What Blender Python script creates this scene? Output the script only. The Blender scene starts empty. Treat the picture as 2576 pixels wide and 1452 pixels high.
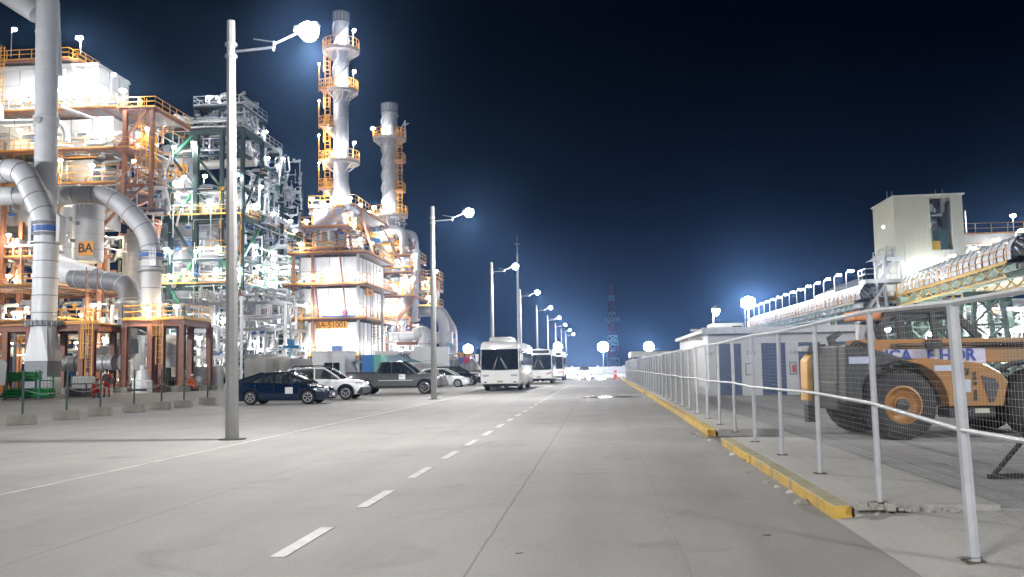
import bpy, bmesh, math, random
from mathutils import Vector, Matrix
from math import sin, cos, pi, radians as R
rnd = random.Random(7)
scene = bpy.context.scene
# ------------------------------------------------------------------ camera
F_PX, CXP, CYP = 2300.0, 1288.0, 726.0
CAM_LOC = Vector((0, 0, 1.45))
YAW, PITCH, ROLL = R(5.46), R(4.95), R(-0.95)
cam_d = bpy.data.cameras.new("camera"); cam = bpy.data.objects.new("camera", cam_d)
scene.collection.objects.link(cam); scene.camera = cam
cam_d.sensor_width = 36; cam_d.lens = 36 * F_PX / 2576
cam_d.clip_start = 0.05; cam_d.clip_end = 3000
CM = Matrix.Rotation(YAW, 3, 'Z') @ Matrix.Rotation(R(90) + PITCH, 3, 'X') @ Matrix.Rotation(ROLL, 3, 'Z')
cam.matrix_world = Matrix.Translation(CAM_LOC) @ CM.to_4x4()
def at(px, py, Y):
    d = CM @ Vector((px - CXP, CYP - py, -F_PX)); return CAM_LOC + d * (Y / d.y)
def gx(px, Y, py=925): return at(px, py, Y).x
def gz(py, px, Y): return at(px, py, Y).z
# ------------------------------------------------------------------ world (night sky)
w = bpy.data.worlds.new("World"); scene.world = w; w.use_nodes = True
nt = w.node_tree; nt.nodes.clear()
o = nt.nodes.new('ShaderNodeOutputWorld'); bg = nt.nodes.new('ShaderNodeBackground')
tc = nt.nodes.new('ShaderNodeTexCoord'); sp = nt.nodes.new('ShaderNodeSeparateXYZ'); cr = nt.nodes.new('ShaderNodeValToRGB')
nt.links.new(tc.outputs['Generated'], sp.inputs[0]); nt.links.new(sp.outputs['Z'], cr.inputs[0])
nt.links.new(cr.outputs[0], bg.inputs[0]); nt.links.new(bg.outputs[0], o.inputs[0])
e = cr.color_ramp.elements
e[0].position = 0.0; e[0].color = (0.020, 0.034, 0.066, 1)
e[1].position = 0.5; e[1].color = (0.0001, 0.0003, 0.0014, 1)
for p_, c_ in ((0.06, (0.009, 0.018, 0.042, 1)), (0.17, (0.0016, 0.0042, 0.0135, 1)), (0.30, (0.0004, 0.0011, 0.0045, 1))):
    q = e.new(p_); q.color = c_
bg.inputs[1].default_value = 1.0
scene.view_settings.view_transform = 'Standard'; scene.view_settings.look = 'None'
scene.view_settings.exposure = 0.15; scene.view_settings.gamma = 1.0
cy = scene.cycles
cy.use_denoising = True; cy.max_bounces = 5; cy.diffuse_bounces = 2; cy.glossy_bounces = 2; cy.transmission_bounces = 4
cy.transparent_max_bounces = 8; cy.volume_bounces = 0; cy.sample_clamp_indirect = 4; cy.caustics_reflective = False; cy.caustics_refractive = False
cy.use_light_tree = True
# ------------------------------------------------------------------ materials
MATS = {}
def mat(name, col, rough=0.6, metal=0.0, var=0.12, scale=3.0, bump=0.0, coat=0.0, dirt=None, dirt_amt=0.0):
    if name in MATS: return MATS[name]
    m = bpy.data.materials.new(name); m.use_nodes = True; n = m.node_tree
    b = n.nodes['Principled BSDF']; b.inputs['Roughness'].default_value = rough; b.inputs['Metallic'].default_value = metal
    if coat: b.inputs['Coat Weight'].default_value = coat; b.inputs['Coat Roughness'].default_value = 0.05
    t = n.nodes.new('ShaderNodeTexCoord'); no = n.nodes.new('ShaderNodeTexNoise')
    no.inputs['Scale'].default_value = scale; no.inputs['Detail'].default_value = 5; no.inputs['Roughness'].default_value = 0.6
    n.links.new(t.outputs['Object'], no.inputs['Vector'])
    r = n.nodes.new('ShaderNodeValToRGB'); n.links.new(no.outputs['Fac'], r.inputs[0])
    c = Vector(col); lo = [max(0, x * (1 - var)) for x in c]; hi = [min(1, x * (1 + var)) for x in c]
    r.color_ramp.elements[0].position = 0.3; r.color_ramp.elements[1].position = 0.7
    r.color_ramp.elements[0].color = (*lo, 1); r.color_ramp.elements[1].color = (*hi, 1)
    out = r.outputs[0]
    if dirt:
        n2 = n.nodes.new('ShaderNodeTexNoise'); n2.inputs['Scale'].default_value = scale * 0.35; n2.inputs['Detail'].default_value = 8
        mp = n.nodes.new('ShaderNodeMapping'); mp.inputs['Scale'].default_value = (1, 1, 0.25)
        n.links.new(t.outputs['Object'], mp.inputs[0]); n.links.new(mp.outputs[0], n2.inputs['Vector'])
        r2 = n.nodes.new('ShaderNodeValToRGB'); n.links.new(n2.outputs['Fac'], r2.inputs[0])
        r2.color_ramp.elements[0].position = 0.48; r2.color_ramp.elements[1].position = 0.66
        r2.color_ramp.elements[0].color = (0, 0, 0, 1); r2.color_ramp.elements[1].color = (dirt_amt,) * 3 + (1,)
        mx = n.nodes.new('ShaderNodeMix'); mx.data_type = 'RGBA'
        n.links.new(r2.outputs[0], mx.inputs[0]); n.links.new(out, mx.inputs[6]); mx.inputs[7].default_value = (*dirt, 1)
        out = mx.outputs[2]
    n.links.new(out, b.inputs['Base Color'])
    if bump:
        bp = n.nodes.new('ShaderNodeBump'); bp.inputs['Strength'].default_value = bump; bp.inputs['Distance'].default_value = 0.02
        n.links.new(no.outputs['Fac'], bp.inputs['Height']); n.links.new(bp.outputs[0], b.inputs['Normal'])
    MATS[name] = m; return m
def emis(name, col, s):
    if name in MATS: return MATS[name]
    m = bpy.data.materials.new(name); m.use_nodes = True; n = m.node_tree; n.nodes.clear()
    o = n.nodes.new('ShaderNodeOutputMaterial'); e = n.nodes.new('ShaderNodeEmission')
    e.inputs[0].default_value = (*col, 1); e.inputs[1].default_value = s; n.links.new(e.outputs[0], o.inputs[0])
    m.cycles.emission_sampling = 'NONE'; MATS[name] = m; return m
def glassmat(name, col, alpha):
    m = mat(name, col, 0.04, 0.0, 0.02); m.node_tree.nodes['Principled BSDF'].inputs['Alpha'].default_value = alpha; return m
WHITE = mat('white_cladding', (0.72, 0.73, 0.74), 0.45, 0, 0.06, 0.6, dirt=(0.38, 0.37, 0.36), dirt_amt=0.35)
ALU = mat('aluminium_lagging', (0.44, 0.445, 0.455), 0.42, 0.35, 0.12, 1.2, dirt=(0.33, 0.33, 0.34), dirt_amt=0.4)
DUCT = mat('grey_duct_paint', (0.52, 0.525, 0.535), 0.5, 0.1, 0.07, 1.0, dirt=(0.38, 0.375, 0.37), dirt_amt=0.5)
DUCTD = mat('dark_duct_paint', (0.20, 0.205, 0.22), 0.55, 0.1, 0.12, 1.5)
GALV = mat('galvanised_steel', (0.36, 0.365, 0.37), 0.42, 0.45, 0.14, 4)
ORANGE = mat('orange_steel', (0.34, 0.15, 0.088), 0.6, 0, 0.18, 2.5, dirt=(0.22, 0.09, 0.05), dirt_amt=0.5)
BROWN = mat('red_brown_steel', (0.20, 0.082, 0.052), 0.6, 0, 0.2, 3)
YELLOW = mat('yellow_handrail', (0.66, 0.31, 0.03), 0.5, 0, 0.15, 3)
GREEN = mat('dark_green_steel', (0.005, 0.024, 0.015), 0.55, 0, 0.2, 2)
BGREEN = mat('bright_green_steel', (0.02, 0.15, 0.05), 0.5, 0, 0.2, 2)
PGREEN = mat('pale_green_steel', (0.30, 0.42, 0.35), 0.55, 0, 0.15, 2)
GRATE = mat('deck_grating', (0.22, 0.20, 0.18), 0.7, 0.2, 0.2, 6)
DARK = mat('dark_rubber', (0.022, 0.022, 0.024), 0.8, 0, 0.3, 8)
BLACK = mat('black_plastic', (0.018, 0.019, 0.021), 0.45, 0, 0.2, 5)
CHROME = mat('chrome', (0.7, 0.7, 0.72), 0.15, 1.0, 0.03)
RIM = mat('alloy_rim', (0.55, 0.56, 0.58), 0.3, 0.6, 0.08, 4)
CONC = mat('block_concrete', (0.22, 0.21, 0.185), 0.85, 0, 0.2, 6, 0.4, dirt=(0.17, 0.155, 0.13), dirt_amt=0.7)
POLE = mat('pole_concrete', (0.25, 0.247, 0.24), 0.75, 0, 0.08, 4, 0.15, dirt=(0.19, 0.185, 0.18), dirt_amt=0.5)
BLUE = mat('blue_paint', (0.03, 0.10, 0.33), 0.5, 0, 0.15, 3)
GLASS = glassmat('tinted_glass', (0.012, 0.015, 0.018), 0.86)
GLASSC = glassmat('clear_window_glass', (0.03, 0.04, 0.045), 0.55)
SIGN = mat('orange_sign', (0.78, 0.33, 0.03), 0.5, 0, 0.05)
LETTER = mat('dark_lettering', (0.03, 0.018, 0.01), 0.6)
LENS = emis('lamp_lens', (0.85, 0.93, 1.0), 120)
LENSW = emis('lamp_lens_warm', (1.0, 0.86, 0.62), 45)
# ------------------------------------------------------------------ object helpers
OFF = {}
def link(o): scene.collection.objects.link(o)
def tagp(o, label=None, cat=None, group=None, kind=None):
    for k, v in (('label', label), ('category', cat), ('group', group), ('kind', kind)):
        if v: o[k] = v
    return o
def thing(name, label, cat, loc=(0, 0, 0), group=None):
    o = bpy.data.objects.new(name, None); link(o); o.location = loc; o.empty_display_size = 0.3
    OFF[o.name] = Vector(loc); return tagp(o, label, cat, group)
def place(root, par):
    if par is not None:
        root.parent = par; root.location = -OFF.get(par.name, Vector((0, 0, 0)))
    OFF[root.name] = Vector((0, 0, 0))
def dup(root, loc=None, rz=None, label=None, group=None, parent=None):
    c = root.copy(); link(c); c.parent = parent
    if loc is not None: c.location = loc
    if rz is not None: c.rotation_euler[2] = rz
    if label: c['label'] = label
    if group: c['group'] = group
    for ch in list(root.children): dup(ch, parent=c)
    return c
class MB:
    def __init__(s): s.v = []; s.f = []; s.mi = []; s.cur = 0
    def add(s, vs, fs):
        b = len(s.v); s.v.extend([tuple(v) for v in vs])
        for f in fs: s.f.append(tuple(b + i for i in f)); s.mi.append(s.cur)
        return s
    def box(s, x0, x1, y0, y1, z0, z1):
        vs = [(x, y, z) for z in (z0, z1) for y in (y0, y1) for x in (x0, x1)]
        return s.add(vs, [(0, 2, 3, 1), (4, 5, 7, 6), (0, 1, 5, 4), (2, 6, 7, 3), (0, 4, 6, 2), (1, 3, 7, 5)])
    def cbox(s, c, d, rz=0):
        M = Matrix.Rotation(rz, 3, 'Z'); c = Vector(c)
        vs = [c + M @ Vector((x * d[0] / 2, y * d[1] / 2, z * d[2] / 2)) for z in (-1, 1) for y in (-1, 1) for x in (-1, 1)]
        return s.add(vs, [(0, 2, 3, 1), (4, 5, 7, 6), (0, 1, 5, 4), (2, 6, 7, 3), (0, 4, 6, 2), (1, 3, 7, 5)])
    def bar(s, p, q, wd, h=None):
        h = h or wd; p = Vector(p); q = Vector(q); d = (q - p)
        if d.length < 1e-6: return s
        d.normalize(); u = Vector((0, 0, 1)) if abs(d.z) < 0.95 else Vector((0, 1, 0))
        a = d.cross(u).normalized(); b = a.cross(d).normalized()
        vs = [r + a * i * wd / 2 + b * j * h / 2 for r in (p, q) for j in (-1, 1) for i in (-1, 1)]
        return s.add(vs, [(0, 2, 3, 1), (4, 5, 7, 6), (0, 1, 5, 4), (2, 6, 7, 3), (0, 4, 6, 2), (1, 3, 7, 5)])
    def ibeam(s, p, q, wd, h):
        p = Vector(p); q = Vector(q); d = (q - p).normalized(); u = Vector((0, 0, 1)) if abs(d.z) < 0.95 else Vector((0, 1, 0))
        a = d.cross(u).normalized(); b = a.cross(d).normalized(); t = h * 0.1
        s.bar(p + b * (h / 2 - t / 2), q + b * (h / 2 - t / 2), wd, t); s.bar(p - b * (h / 2 - t / 2), q - b * (h / 2 - t / 2), wd, t)
        return s.bar(p, q, t * 1.2, h - 2 * t)
    def tube(s, pts, r, n=8, cap=True):
        pts = [Vector(p) for p in pts]; k = len(pts); rs = r if isinstance(r, (list, tuple)) else [r] * k
        vs = []; pa = None
        for i, p in enumerate(pts):
            d = (pts[min(i + 1, k - 1)] - pts[max(i - 1, 0)]).normalized()
            if pa is None:
                u = Vector((0, 0, 1)) if abs(d.z) < 0.9 else Vector((1, 0, 0)); a = d.cross(u).normalized()
            else:
                a = (pa - d * pa.dot(d)).normalized()
            pa = a; b = d.cross(a)
            for j in range(n):
                t = 2 * pi * j / n; vs.append(p + (a * cos(t) + b * sin(t)) * rs[i])
        fs = [(i * n + j, i * n + (j + 1) % n, (i + 1) * n + (j + 1) % n, (i + 1) * n + j) for i in range(k - 1) for j in range(n)]
        if cap: fs += [tuple(reversed(range(n))), tuple((k - 1) * n + j for j in range(n))]
        return s.add(vs, fs)
    def cyl(s, p, q, r0, r1=None, n=12): return s.tube([p, q], [r0, r0 if r1 is None else r1], n)
    def lathe(s, prof, c=(0, 0, 0), n=24, axis='z', cap=True):
        c = Vector(c); vs = []
        for r, z in prof:
            for j in range(n):
                t = 2 * pi * j / n
                if axis == 'z': vs.append(c + Vector((r * cos(t), r * sin(t), z)))
                elif axis == 'y': vs.append(c + Vector((r * cos(t), z, r * sin(t))))
                else: vs.append(c + Vector((z, r * cos(t), r * sin(t))))
        k = len(prof)
        fs = [(i * n + j, i * n + (j + 1) % n, (i + 1) * n + (j + 1) % n, (i + 1) * n + j) for i in range(k - 1) for j in range(n)]
        if axis == 'y': fs = [tuple(reversed(f)) for f in fs]
        if cap and prof[0][0] > 1e-4: fs.append(tuple(reversed(range(n))))
        if cap and prof[-1][0] > 1e-4: fs.append(tuple((k - 1) * n + j for j in range(n)))
        return s.add(vs, fs)
    def prism(s, poly, a0, a1, plane='xz'):
        n = len(poly)
        def P(u, v, a): return (u, a, v) if plane == 'xz' else ((a, u, v) if plane == 'yz' else (u, v, a))
        vs = [P(u, v, a0) for u, v in poly] + [P(u, v, a1) for u, v in poly]
        fs = [tuple(range(n)), tuple(range(2 * n - 1, n - 1, -1))] + [(i, i + n, (i + 1) % n + n, (i + 1) % n) for i in range(n)]
        return s.add(vs, fs)
    def build(s, name, mats, parent=None, smooth=False, bevel=0.0, root_local=False, **tg):
        me = bpy.data.meshes.new(name); me.from_pydata(s.v, [], s.f)
        mats = mats if isinstance(mats, (list, tuple)) else [mats]
        for m in mats: me.materials.append(m)
        if len(mats) > 1: me.polygons.foreach_set('material_index', s.mi)
        bm = bmesh.new(); bm.from_mesh(me); bmesh.ops.recalc_face_normals(bm, faces=bm.faces)
        bm.to_mesh(me); bm.free()
        if smooth: me.shade_smooth(); me.set_sharp_from_angle(angle=R(40))
        o = bpy.data.objects.new(name, me); link(o); place(o, parent)
        if bevel:
            md = o.modifiers.new('bevel', 'BEVEL'); md.width = bevel; md.segments = 2; md.limit_method = 'ANGLE'
        return tagp(o, **tg)
def text(s, size, loc, rot, material, parent, name='lettering', ext=0.01, align='CENTER', bold=0.0):
    c = bpy.data.curves.new(name, 'FONT'); c.body = s; c.size = size; c.extrude = ext; c.align_x = align; c.align_y = 'CENTER'; c.offset = bold
    t_ = bpy.data.objects.new('t', c); link(t_); bpy.context.view_layer.update(); me = bpy.data.meshes.new_from_object(t_); bpy.data.objects.remove(t_); me.name = name
    me.materials.clear(); me.materials.append(material); o = bpy.data.objects.new(name, me); link(o); place(o, parent)
    o.location = Vector(o.location) + Vector(loc); o.rotation_euler = rot; return o
def arc(c, r, a0, a1, n, u, v):
    c = Vector(c); u = Vector(u); v = Vector(v)
    return [c + u * r * cos(a0 + (a1 - a0) * i / n) + v * r * sin(a0 + (a1 - a0) * i / n) for i in range(n + 1)]
def smooth_path(pts, rad, n=6):
    pts = [Vector(p) for p in pts]; out = [pts[0]]
    for i in range(1, len(pts) - 1):
        a, b, c = pts[i - 1], pts[i], pts[i + 1]; r = min(rad, (a - b).length * 0.49, (c - b).length * 0.49)
        p = b + (a - b).normalized() * r; q = b + (c - b).normalized() * r
        for k in range(n + 1):
            t = k / n; out.append(p * (1 - t) ** 2 + b * 2 * t * (1 - t) + q * t * t)
    out.append(pts[-1]); return out
LIGHTD = {}
PK = 1.1
def spot(loc, target, P, parent=None, ang=60, col=(.95, .97, 1), r=.2, blend=.5):
    d = bpy.data.lights.new('lamp_light', 'SPOT'); d.energy = P; d.color = col; d.shadow_soft_size = r; d.spot_size = R(ang); d.spot_blend = blend
    o = bpy.data.objects.new('lamp_light', d); link(o); place(o, parent); o.location = Vector(o.location) + Vector(loc)
    o.rotation_euler = (Vector(target) - Vector(loc)).to_track_quat('-Z', 'Y').to_euler(); return o
def point(loc, P, parent=None, col=(0.9, 0.95, 1.0), r=0.15):
    key = (P, col, r)
    if key not in LIGHTD:
        d = bpy.data.lights.new('lamp_light', 'POINT'); d.energy = P; d.color = col; d.shadow_soft_size = r; LIGHTD[key] = d
    o = bpy.data.objects.new('lamp_light', LIGHTD[key]); link(o); place(o, parent)
    o.location = Vector(o.location) + Vector(loc); return o
# ------------------------------------------------------------------ ground, road, kerb
def ground_mat(name, base, var=0.10, joints=True, paver=False):
    m = bpy.data.materials.new(name); m.use_nodes = True; n = m.node_tree; L = n.links; b = n.nodes['Principled BSDF']
    g = n.nodes.new('ShaderNodeNewGeometry')
    def noise(sc, det, dist=0.0, st=(1, 1, 1)):
        mp = n.nodes.new('ShaderNodeMapping'); mp.inputs['Scale'].default_value = st; L.new(g.outputs['Position'], mp.inputs[0])
        t = n.nodes.new('ShaderNodeTexNoise'); t.inputs['Scale'].default_value = sc; t.inputs['Detail'].default_value = det
        t.inputs['Roughness'].default_value = 0.62; t.inputs['Distortion'].default_value = dist; L.new(mp.outputs[0], t.inputs['Vector']); return t.outputs['Fac']
    def math_(op, a, b_=None, c=None):
        t = n.nodes.new('ShaderNodeMath'); t.operation = op
        for i, x in enumerate((a, b_, c)):
            if x is None: continue
            if isinstance(x, (int, float)): t.inputs[i].default_value = x
            else: L.new(x, t.inputs[i])
        return t.outputs[0]
    def ramp(x, p0, c0, p1, c1):
        t = n.nodes.new('ShaderNodeMapRange'); t.inputs[1].default_value = p0; t.inputs[2].default_value = p1
        t.inputs[3].default_value = c0; t.inputs[4].default_value = c1; L.new(x, t.inputs[0]); return t.outputs[0]
    big = noise(0.22, 4, 0.4); mid = noise(1.6, 6, 0.2, (1, 0.45, 1)); fine = noise(35, 4); streak = noise(1.0, 6, 0.0, (1.1, 0.12, 1))
    stain = noise(0.55, 8, 1.2)
    v = ramp(big, 0.3, 1 - var * .8, 0.7, 1 + var * .8)
    v = math_('MULTIPLY', v, ramp(mid, 0.3, 1 - var * 0.4, 0.7, 1 + var * 0.4))
    v = math_('MULTIPLY', v, ramp(fine, 0.25, 0.84, 0.75, 1.14))
    v = math_('MULTIPLY', v, ramp(streak, 0.35, 0.92, 0.65, 1.05))
    v = math_('MULTIPLY', v, ramp(stain, 0.57, 1.0, 0.72, 0.72))
    s = n.nodes.new('ShaderNodeSeparateXYZ'); L.new(g.outputs['Position'], s.inputs[0]); X, Y = s.outputs[0], s.outputs[1]
    if joints:
        for x0, wd, dk in ((-1.9, .34, .955), (-0.2, .36, .95), (1.35, .30, .965), (-3.5, .32, .965), (-5.4, .34, .97)):
            dlt = math_('ABSOLUTE', math_('SUBTRACT', math_('ADD', X, math_('MULTIPLY', math_('SUBTRACT', big, .5), .5)), x0)); v = math_('MULTIPLY', v, ramp(dlt, wd * .3, dk, wd, 1.0))
        drip = noise(2.6, 3, 0.0); v = math_('MULTIPLY', v, ramp(drip, 0.68, 1.0, 0.78, 0.74))
        wob = math_('MULTIPLY', math_('SUBTRACT', noise(0.9, 2), 0.5), 0.05)
        Xw = math_('ADD', X, wob)
        for x0, wd, dk in ((-0.99, 0.008, 0.50), (0.59, 0.005, 0.80), (-4.6, 0.012, 0.78), (-11.5, 0.012, 0.7), (-15.5, 0.012, 0.7)):
            dlt = math_('ABSOLUTE', math_('SUBTRACT', Xw, x0)); v = math_('MULTIPLY', v, ramp(dlt, wd * 0.5, dk, wd * 1.6, 1.0))
        fr = math_('ABSOLUTE', math_('SUBTRACT', math_('FRACT', math_('DIVIDE', Y, 6.2)), 0.5))
        v = math_('MULTIPLY', v, ramp(fr, 0.0008, 0.80, 0.0022, 1.0))
    if paver:
        for ax, k in ((X, 0.9), (Y, 1.1)):
            fr = math_('ABSOLUTE', math_('SUBTRACT', math_('FRACT', math_('DIVIDE', ax, k)), 0.5))
            v = math_('MULTIPLY', v, ramp(fr, 0.012, 0.75, 0.04, 1.0))
    vm = n.nodes.new('ShaderNodeVectorMath'); vm.operation = 'SCALE'; vm.inputs[0].default_value = base; L.new(v, vm.inputs['Scale'])
    L.new(vm.outputs[0], b.inputs['Base Color'])
    L.new(ramp(mid, 0.3, 0.72, 0.7, 0.80), b.inputs['Roughness'])
    bp = n.nodes.new('ShaderNodeBump'); bp.inputs['Strength'].default_value = 0.25; bp.inputs['Distance'].default_value = 0.01
    L.new(fine, bp.inputs['Height']); L.new(bp.outputs[0], b.inputs['Normal'])
    return m
ROAD = ground_mat('road_concrete', (0.264, 0.258, 0.250), 0.15)
YARD = ground_mat('yard_concrete', (0.29, 0.288, 0.285), 0.08, joints=False, paver=True)
WALK = ground_mat('walk_concrete', (0.40, 0.39, 0.365), 0.10, joints=False)
EARTH = ground_mat('bare_ground', (0.16, 0.145, 0.125), 0.2, joints=False)
MB().box(-900, 900, -60, 1600, -0.4, -0.02).build('ground', EARTH, kind='structure')
MB().box(-60, 2.15, -40, 175, -0.3, 0.0).build('road', ROAD, kind='structure')
MB().prism([(2.12, -.3), (2.12, .004), (2.85, .078), (60, .09), (60, -.3)], -40, 8.86).build('driveway', WALK, kind='structure')
g0 = MB(); g0.box(2.31, 3.6, 8.88, 17.05, -0.3, 0.13); g0.box(2.36, 3.6, 19.2, 170, -0.3, 0.13); g0.build('pavement', WALK, kind='structure')
MB().box(3.604, 70, 8.88, 175, -0.3, 0.10).build('yard', YARD, kind='structure')
MB().box(2.31, 3.6, 17.05, 19.2, -0.3, -0.012).build('drain_gap', mat('wet_drain', (0.05, 0.047, 0.042), 0.35, 0, 0.3, 4), kind='structure')
KY = mat('kerb_yellow', (0.52, 0.33, 0.06), 0.75, 0, 0.2, 7, 0.4, dirt=(0.25, 0.23, 0.18), dirt_amt=0.95)
KT = mat('kerb_worn_top', (0.30, 0.28, 0.17), 0.7, 0, 0.2, 5, 0.3, dirt=(0.36, 0.34, 0.26), dirt_amt=0.7)
def kerb(y0, y1, x0, x1, label):
    m = MB(); n = max(2, int((y1 - y0) / 1.5))
    for i in range(n):
        a, b_ = i / n, (i + 1) / n; ya = y0 + (y1 - y0) * a; yb = y0 + (y1 - y0) * b_ - 0.02; xa = x0 + (x1 - x0) * a; xb = x0 + (x1 - x0) * b_
        j = rnd.uniform(-.012, .012); ht = 0.128 + rnd.uniform(-.006, .004)
        m.prism([(xa + j, ya), (xa + .17 + j, ya), (xb + .17 + j, yb), (xb + j, yb)], -0.1, ht, 'xy')
    o_ = m.build('kerb', [KY, KT], bevel=0.014, label=label, cat='kerb')
    if y0 < 10:
        for p in o_.data.polygons:
            if p.normal.z > .8: p.material_index = 1
kerb(8.88, 17.05, 2.12, 2.14, 'yellow painted kerb beside the near pavement, ending at broken concrete')
kerb(19.25, 46.5, 2.15, 2.19, 'yellow painted kerb stretch just past the open drain gap')
kerb(48.2, 100, 2.17, 2.19, 'far yellow kerb stretch running along the foot of the mesh fence')
# painted lines
PAINT = mat('worn_white_paint', (0.43, 0.425, 0.41), 0.6, 0, 0.12, 14, dirt=(0.36, 0.345, 0.33), dirt_amt=0.85)
dash = None
def dash_spot(px, py): q = at(px, py, 10); d = q - CAM_LOC; k = -CAM_LOC.z / d.z; return CAM_LOC + d * k
ds = [7.76 + 2.545 * k for k in range(-2, 28)]
for y in ds:
    if dash is None:
        dash = MB().box(-0.062, 0.062, -0.66, 0.66, 0.0, 0.005).build('lane_dash', PAINT, kind='structure'); dash.location = (-2.56, y, 0.001)
    else:
        d2 = dash.copy(); link(d2); d2.location = (-2.56, y, 0.001)
    
m = MB(); m.box(-7.39, -7.31, -2, 95, 0.0, 0.005); m.build('edge_line', mat('faded_edge_paint', (0.44, 0.43, 0.41), 0.6, 0, 0.1, 8, dirt=(0.335, 0.315, 0.30), dirt_amt=0.95), kind='structure')
PUD = mat('wet_film', (0.13, 0.128, 0.125), 0.2, 0, 0.1, 2)
def blob(name, cx, cy, rx, ry, z, material, seed, **tg):
    r_ = random.Random(seed); n = 28; ph = [r_.uniform(0, 6.28) for _ in range(4)]; pts = []
    for i in range(n):
        t = 2 * pi * i / n; k = 1 + .22 * sin(2 * t + ph[0]) + .15 * sin(3 * t + ph[1]) + .08 * sin(7 * t + ph[2]); pts.append((cx + rx * k * cos(t), cy + ry * k * sin(t)))
    return MB().prism(pts, z - 0.003, z + 0.001, 'xy').build(name, material, **tg)
blob('water_puddle', 0.45, 43.5, 1.15, 1.5, 0.004, PUD, 3, kind='structure')
blob('water_puddle', -1.7, 118, 2.4, 16, 0.004, PUD, 5, kind='structure')
blob('water_puddle', 2.05, 19.3, .16, 1.0, 0.004, PUD, 8, kind='structure')
# fine things lying by the kerb
PAPER = mat('pale_paper', (0.66, 0.65, 0.62), 0.8, 0, 0.1, 6)
STONE = mat('concrete_chip', (0.33, 0.31, 0.28), 0.9, 0, 0.2, 12)
def scrap(name, x, y, z, s, seed, material, label, cat, grp):
    r_ = random.Random(seed); m = MB(); n = 7; ring = []; 
    base = [(s * (0.7 + .5 * r_.random()) * cos(2 * pi * i / n), s * .6 * (0.6 + .6 * r_.random()) * sin(2 * pi * i / n), 0.0) for i in range(n)]
    top = [(a * .6 + r_.uniform(-.1, .1) * s, b_ * .6, s * r_.uniform(.25, .6)) for a, b_, c in base]
    m.add(base + top, [tuple(range(n - 1, -1, -1)), tuple(range(n, 2 * n))] + [(i, (i + 1) % n, n + (i + 1) % n, n + i) for i in range(n)])
    o = m.build(name, material, label=label, cat=cat, group=grp); o.location = (x, y, z); return o
for i, (px, py, s, mtl) in enumerate(((1845, 1145, .07, 0), (1880, 1190, .055, 1), (1925, 1215, .05, 1), (1985, 1240, .06, 0), (2020, 1268, .10, 1), (1872, 1160, .05, 1), (1955, 1226, .045, 0), (1822, 1108, .05, 0))):
    g_ = dash_spot(px, py); 
    if g_.x > 2.1: g_.x = 2.08 - .06 * (i % 3)
    if mtl == 0: scrap('paper_scrap', g_.x, g_.y, 0.0, s, i, PAPER, 'crumpled pale paper scrap lying on the road against the yellow kerb', 'litter', 'paper scraps by the kerb')
    else: scrap('concrete_chip', g_.x, g_.y, 0.0, s, i, STONE, 'grey chip of broken concrete lying in the gutter beside the yellow kerb', 'rubble', 'concrete chips by the kerb')
m = MB()
for i in range(26):
    t = i / 25; cx = 2.30 + t * 1.0 + rnd.uniform(-.05, .05); s = rnd.uniform(.02, .065) * (1.2 - t * .5)
    m.cbox((cx, 8.86 + rnd.uniform(-.07, .05), .06 + .05 * (1 - t) + s * .3), (s * 1.7, s * 1.2, s), rnd.random() * 3)
m.build('concrete_rubble', STONE, kind='stuff', bevel=0.01)
SPOT = mat('dark_stain', (0.11, 0.105, 0.10), 0.7, 0, 0.3, 9)
for i, (px, py, rx, ry) in enumerate(((1930, 1347, .035, .03), (2445, 1432, .07, .035), (1305, 1392, .03, .02))):
    g_ = dash_spot(px, py); blob('oil_spot', g_.x, g_.y, rx, ry, 0.082 if px > 2200 else 0.004, SPOT, 20 + i, kind='structure')
# ------------------------------------------------------------------ street lamps
def make_street_lamp():
    t = thing('street_lamp', '', 'street lamp')
    m = MB(); pts = [(0, 0, 0), (0, 0, .02), (0, 0, 9.34), (0, 0, 9.36)]
    m.tube(pts, [.155, .155, .095, .08], 8); m.build('pole', POLE, t)
    MB().tube([(0, 0, -.01), (0, 0, .012)], .30, 16).build('base_plate', DARK, t)
    m = MB()
    for z in (8.53, 8.80): m.tube([(0, 0, z - .03), (0, 0, z + .03)], .135, 12)
    m.bar((0, -.11, 8.48), (0, -.11, 8.85), .05, .03); m.build('clamp', GALV, t)
    m = MB(); m.tube([(.1, 0, 8.64), (1.0, 0, 8.68)], .033, 8); m.tube([(.98, 0, 8.60), (1.0, 0, 8.82)], .03, 6)
    m.tube([(1.0, 0, 8.76), (1.6, 0, 9.0)], .024, 6); m.tube([(.52, 0, 8.90), (1.10, 0, 8.78)], .014, 5); m.build('arm', GALV, t)
    m = MB(); m.prism([(1.48, 8.98), (2.02, 9.10), (2.04, 9.16), (1.95, 9.18), (1.5, 9.10)], -.13, .13); h = m.build('lamp_head', GALV, t, bevel=.01)
    m = MB(); m.lathe([(.001, -.25), (.11, -.23), (.20, -.14), (.225, -.02), (.20, .09), (.11, .15), (.001, .17)], (1.80, 0, 9.03), 18); m.build('lens', LENS, h, smooth=True)  # globe swollen so its shape stands in for the lamp's glare
    return t
SL = make_street_lamp()
SL_P = 2250
ylist = [19.35 + 24.2 * k for k in range(9)]
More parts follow.
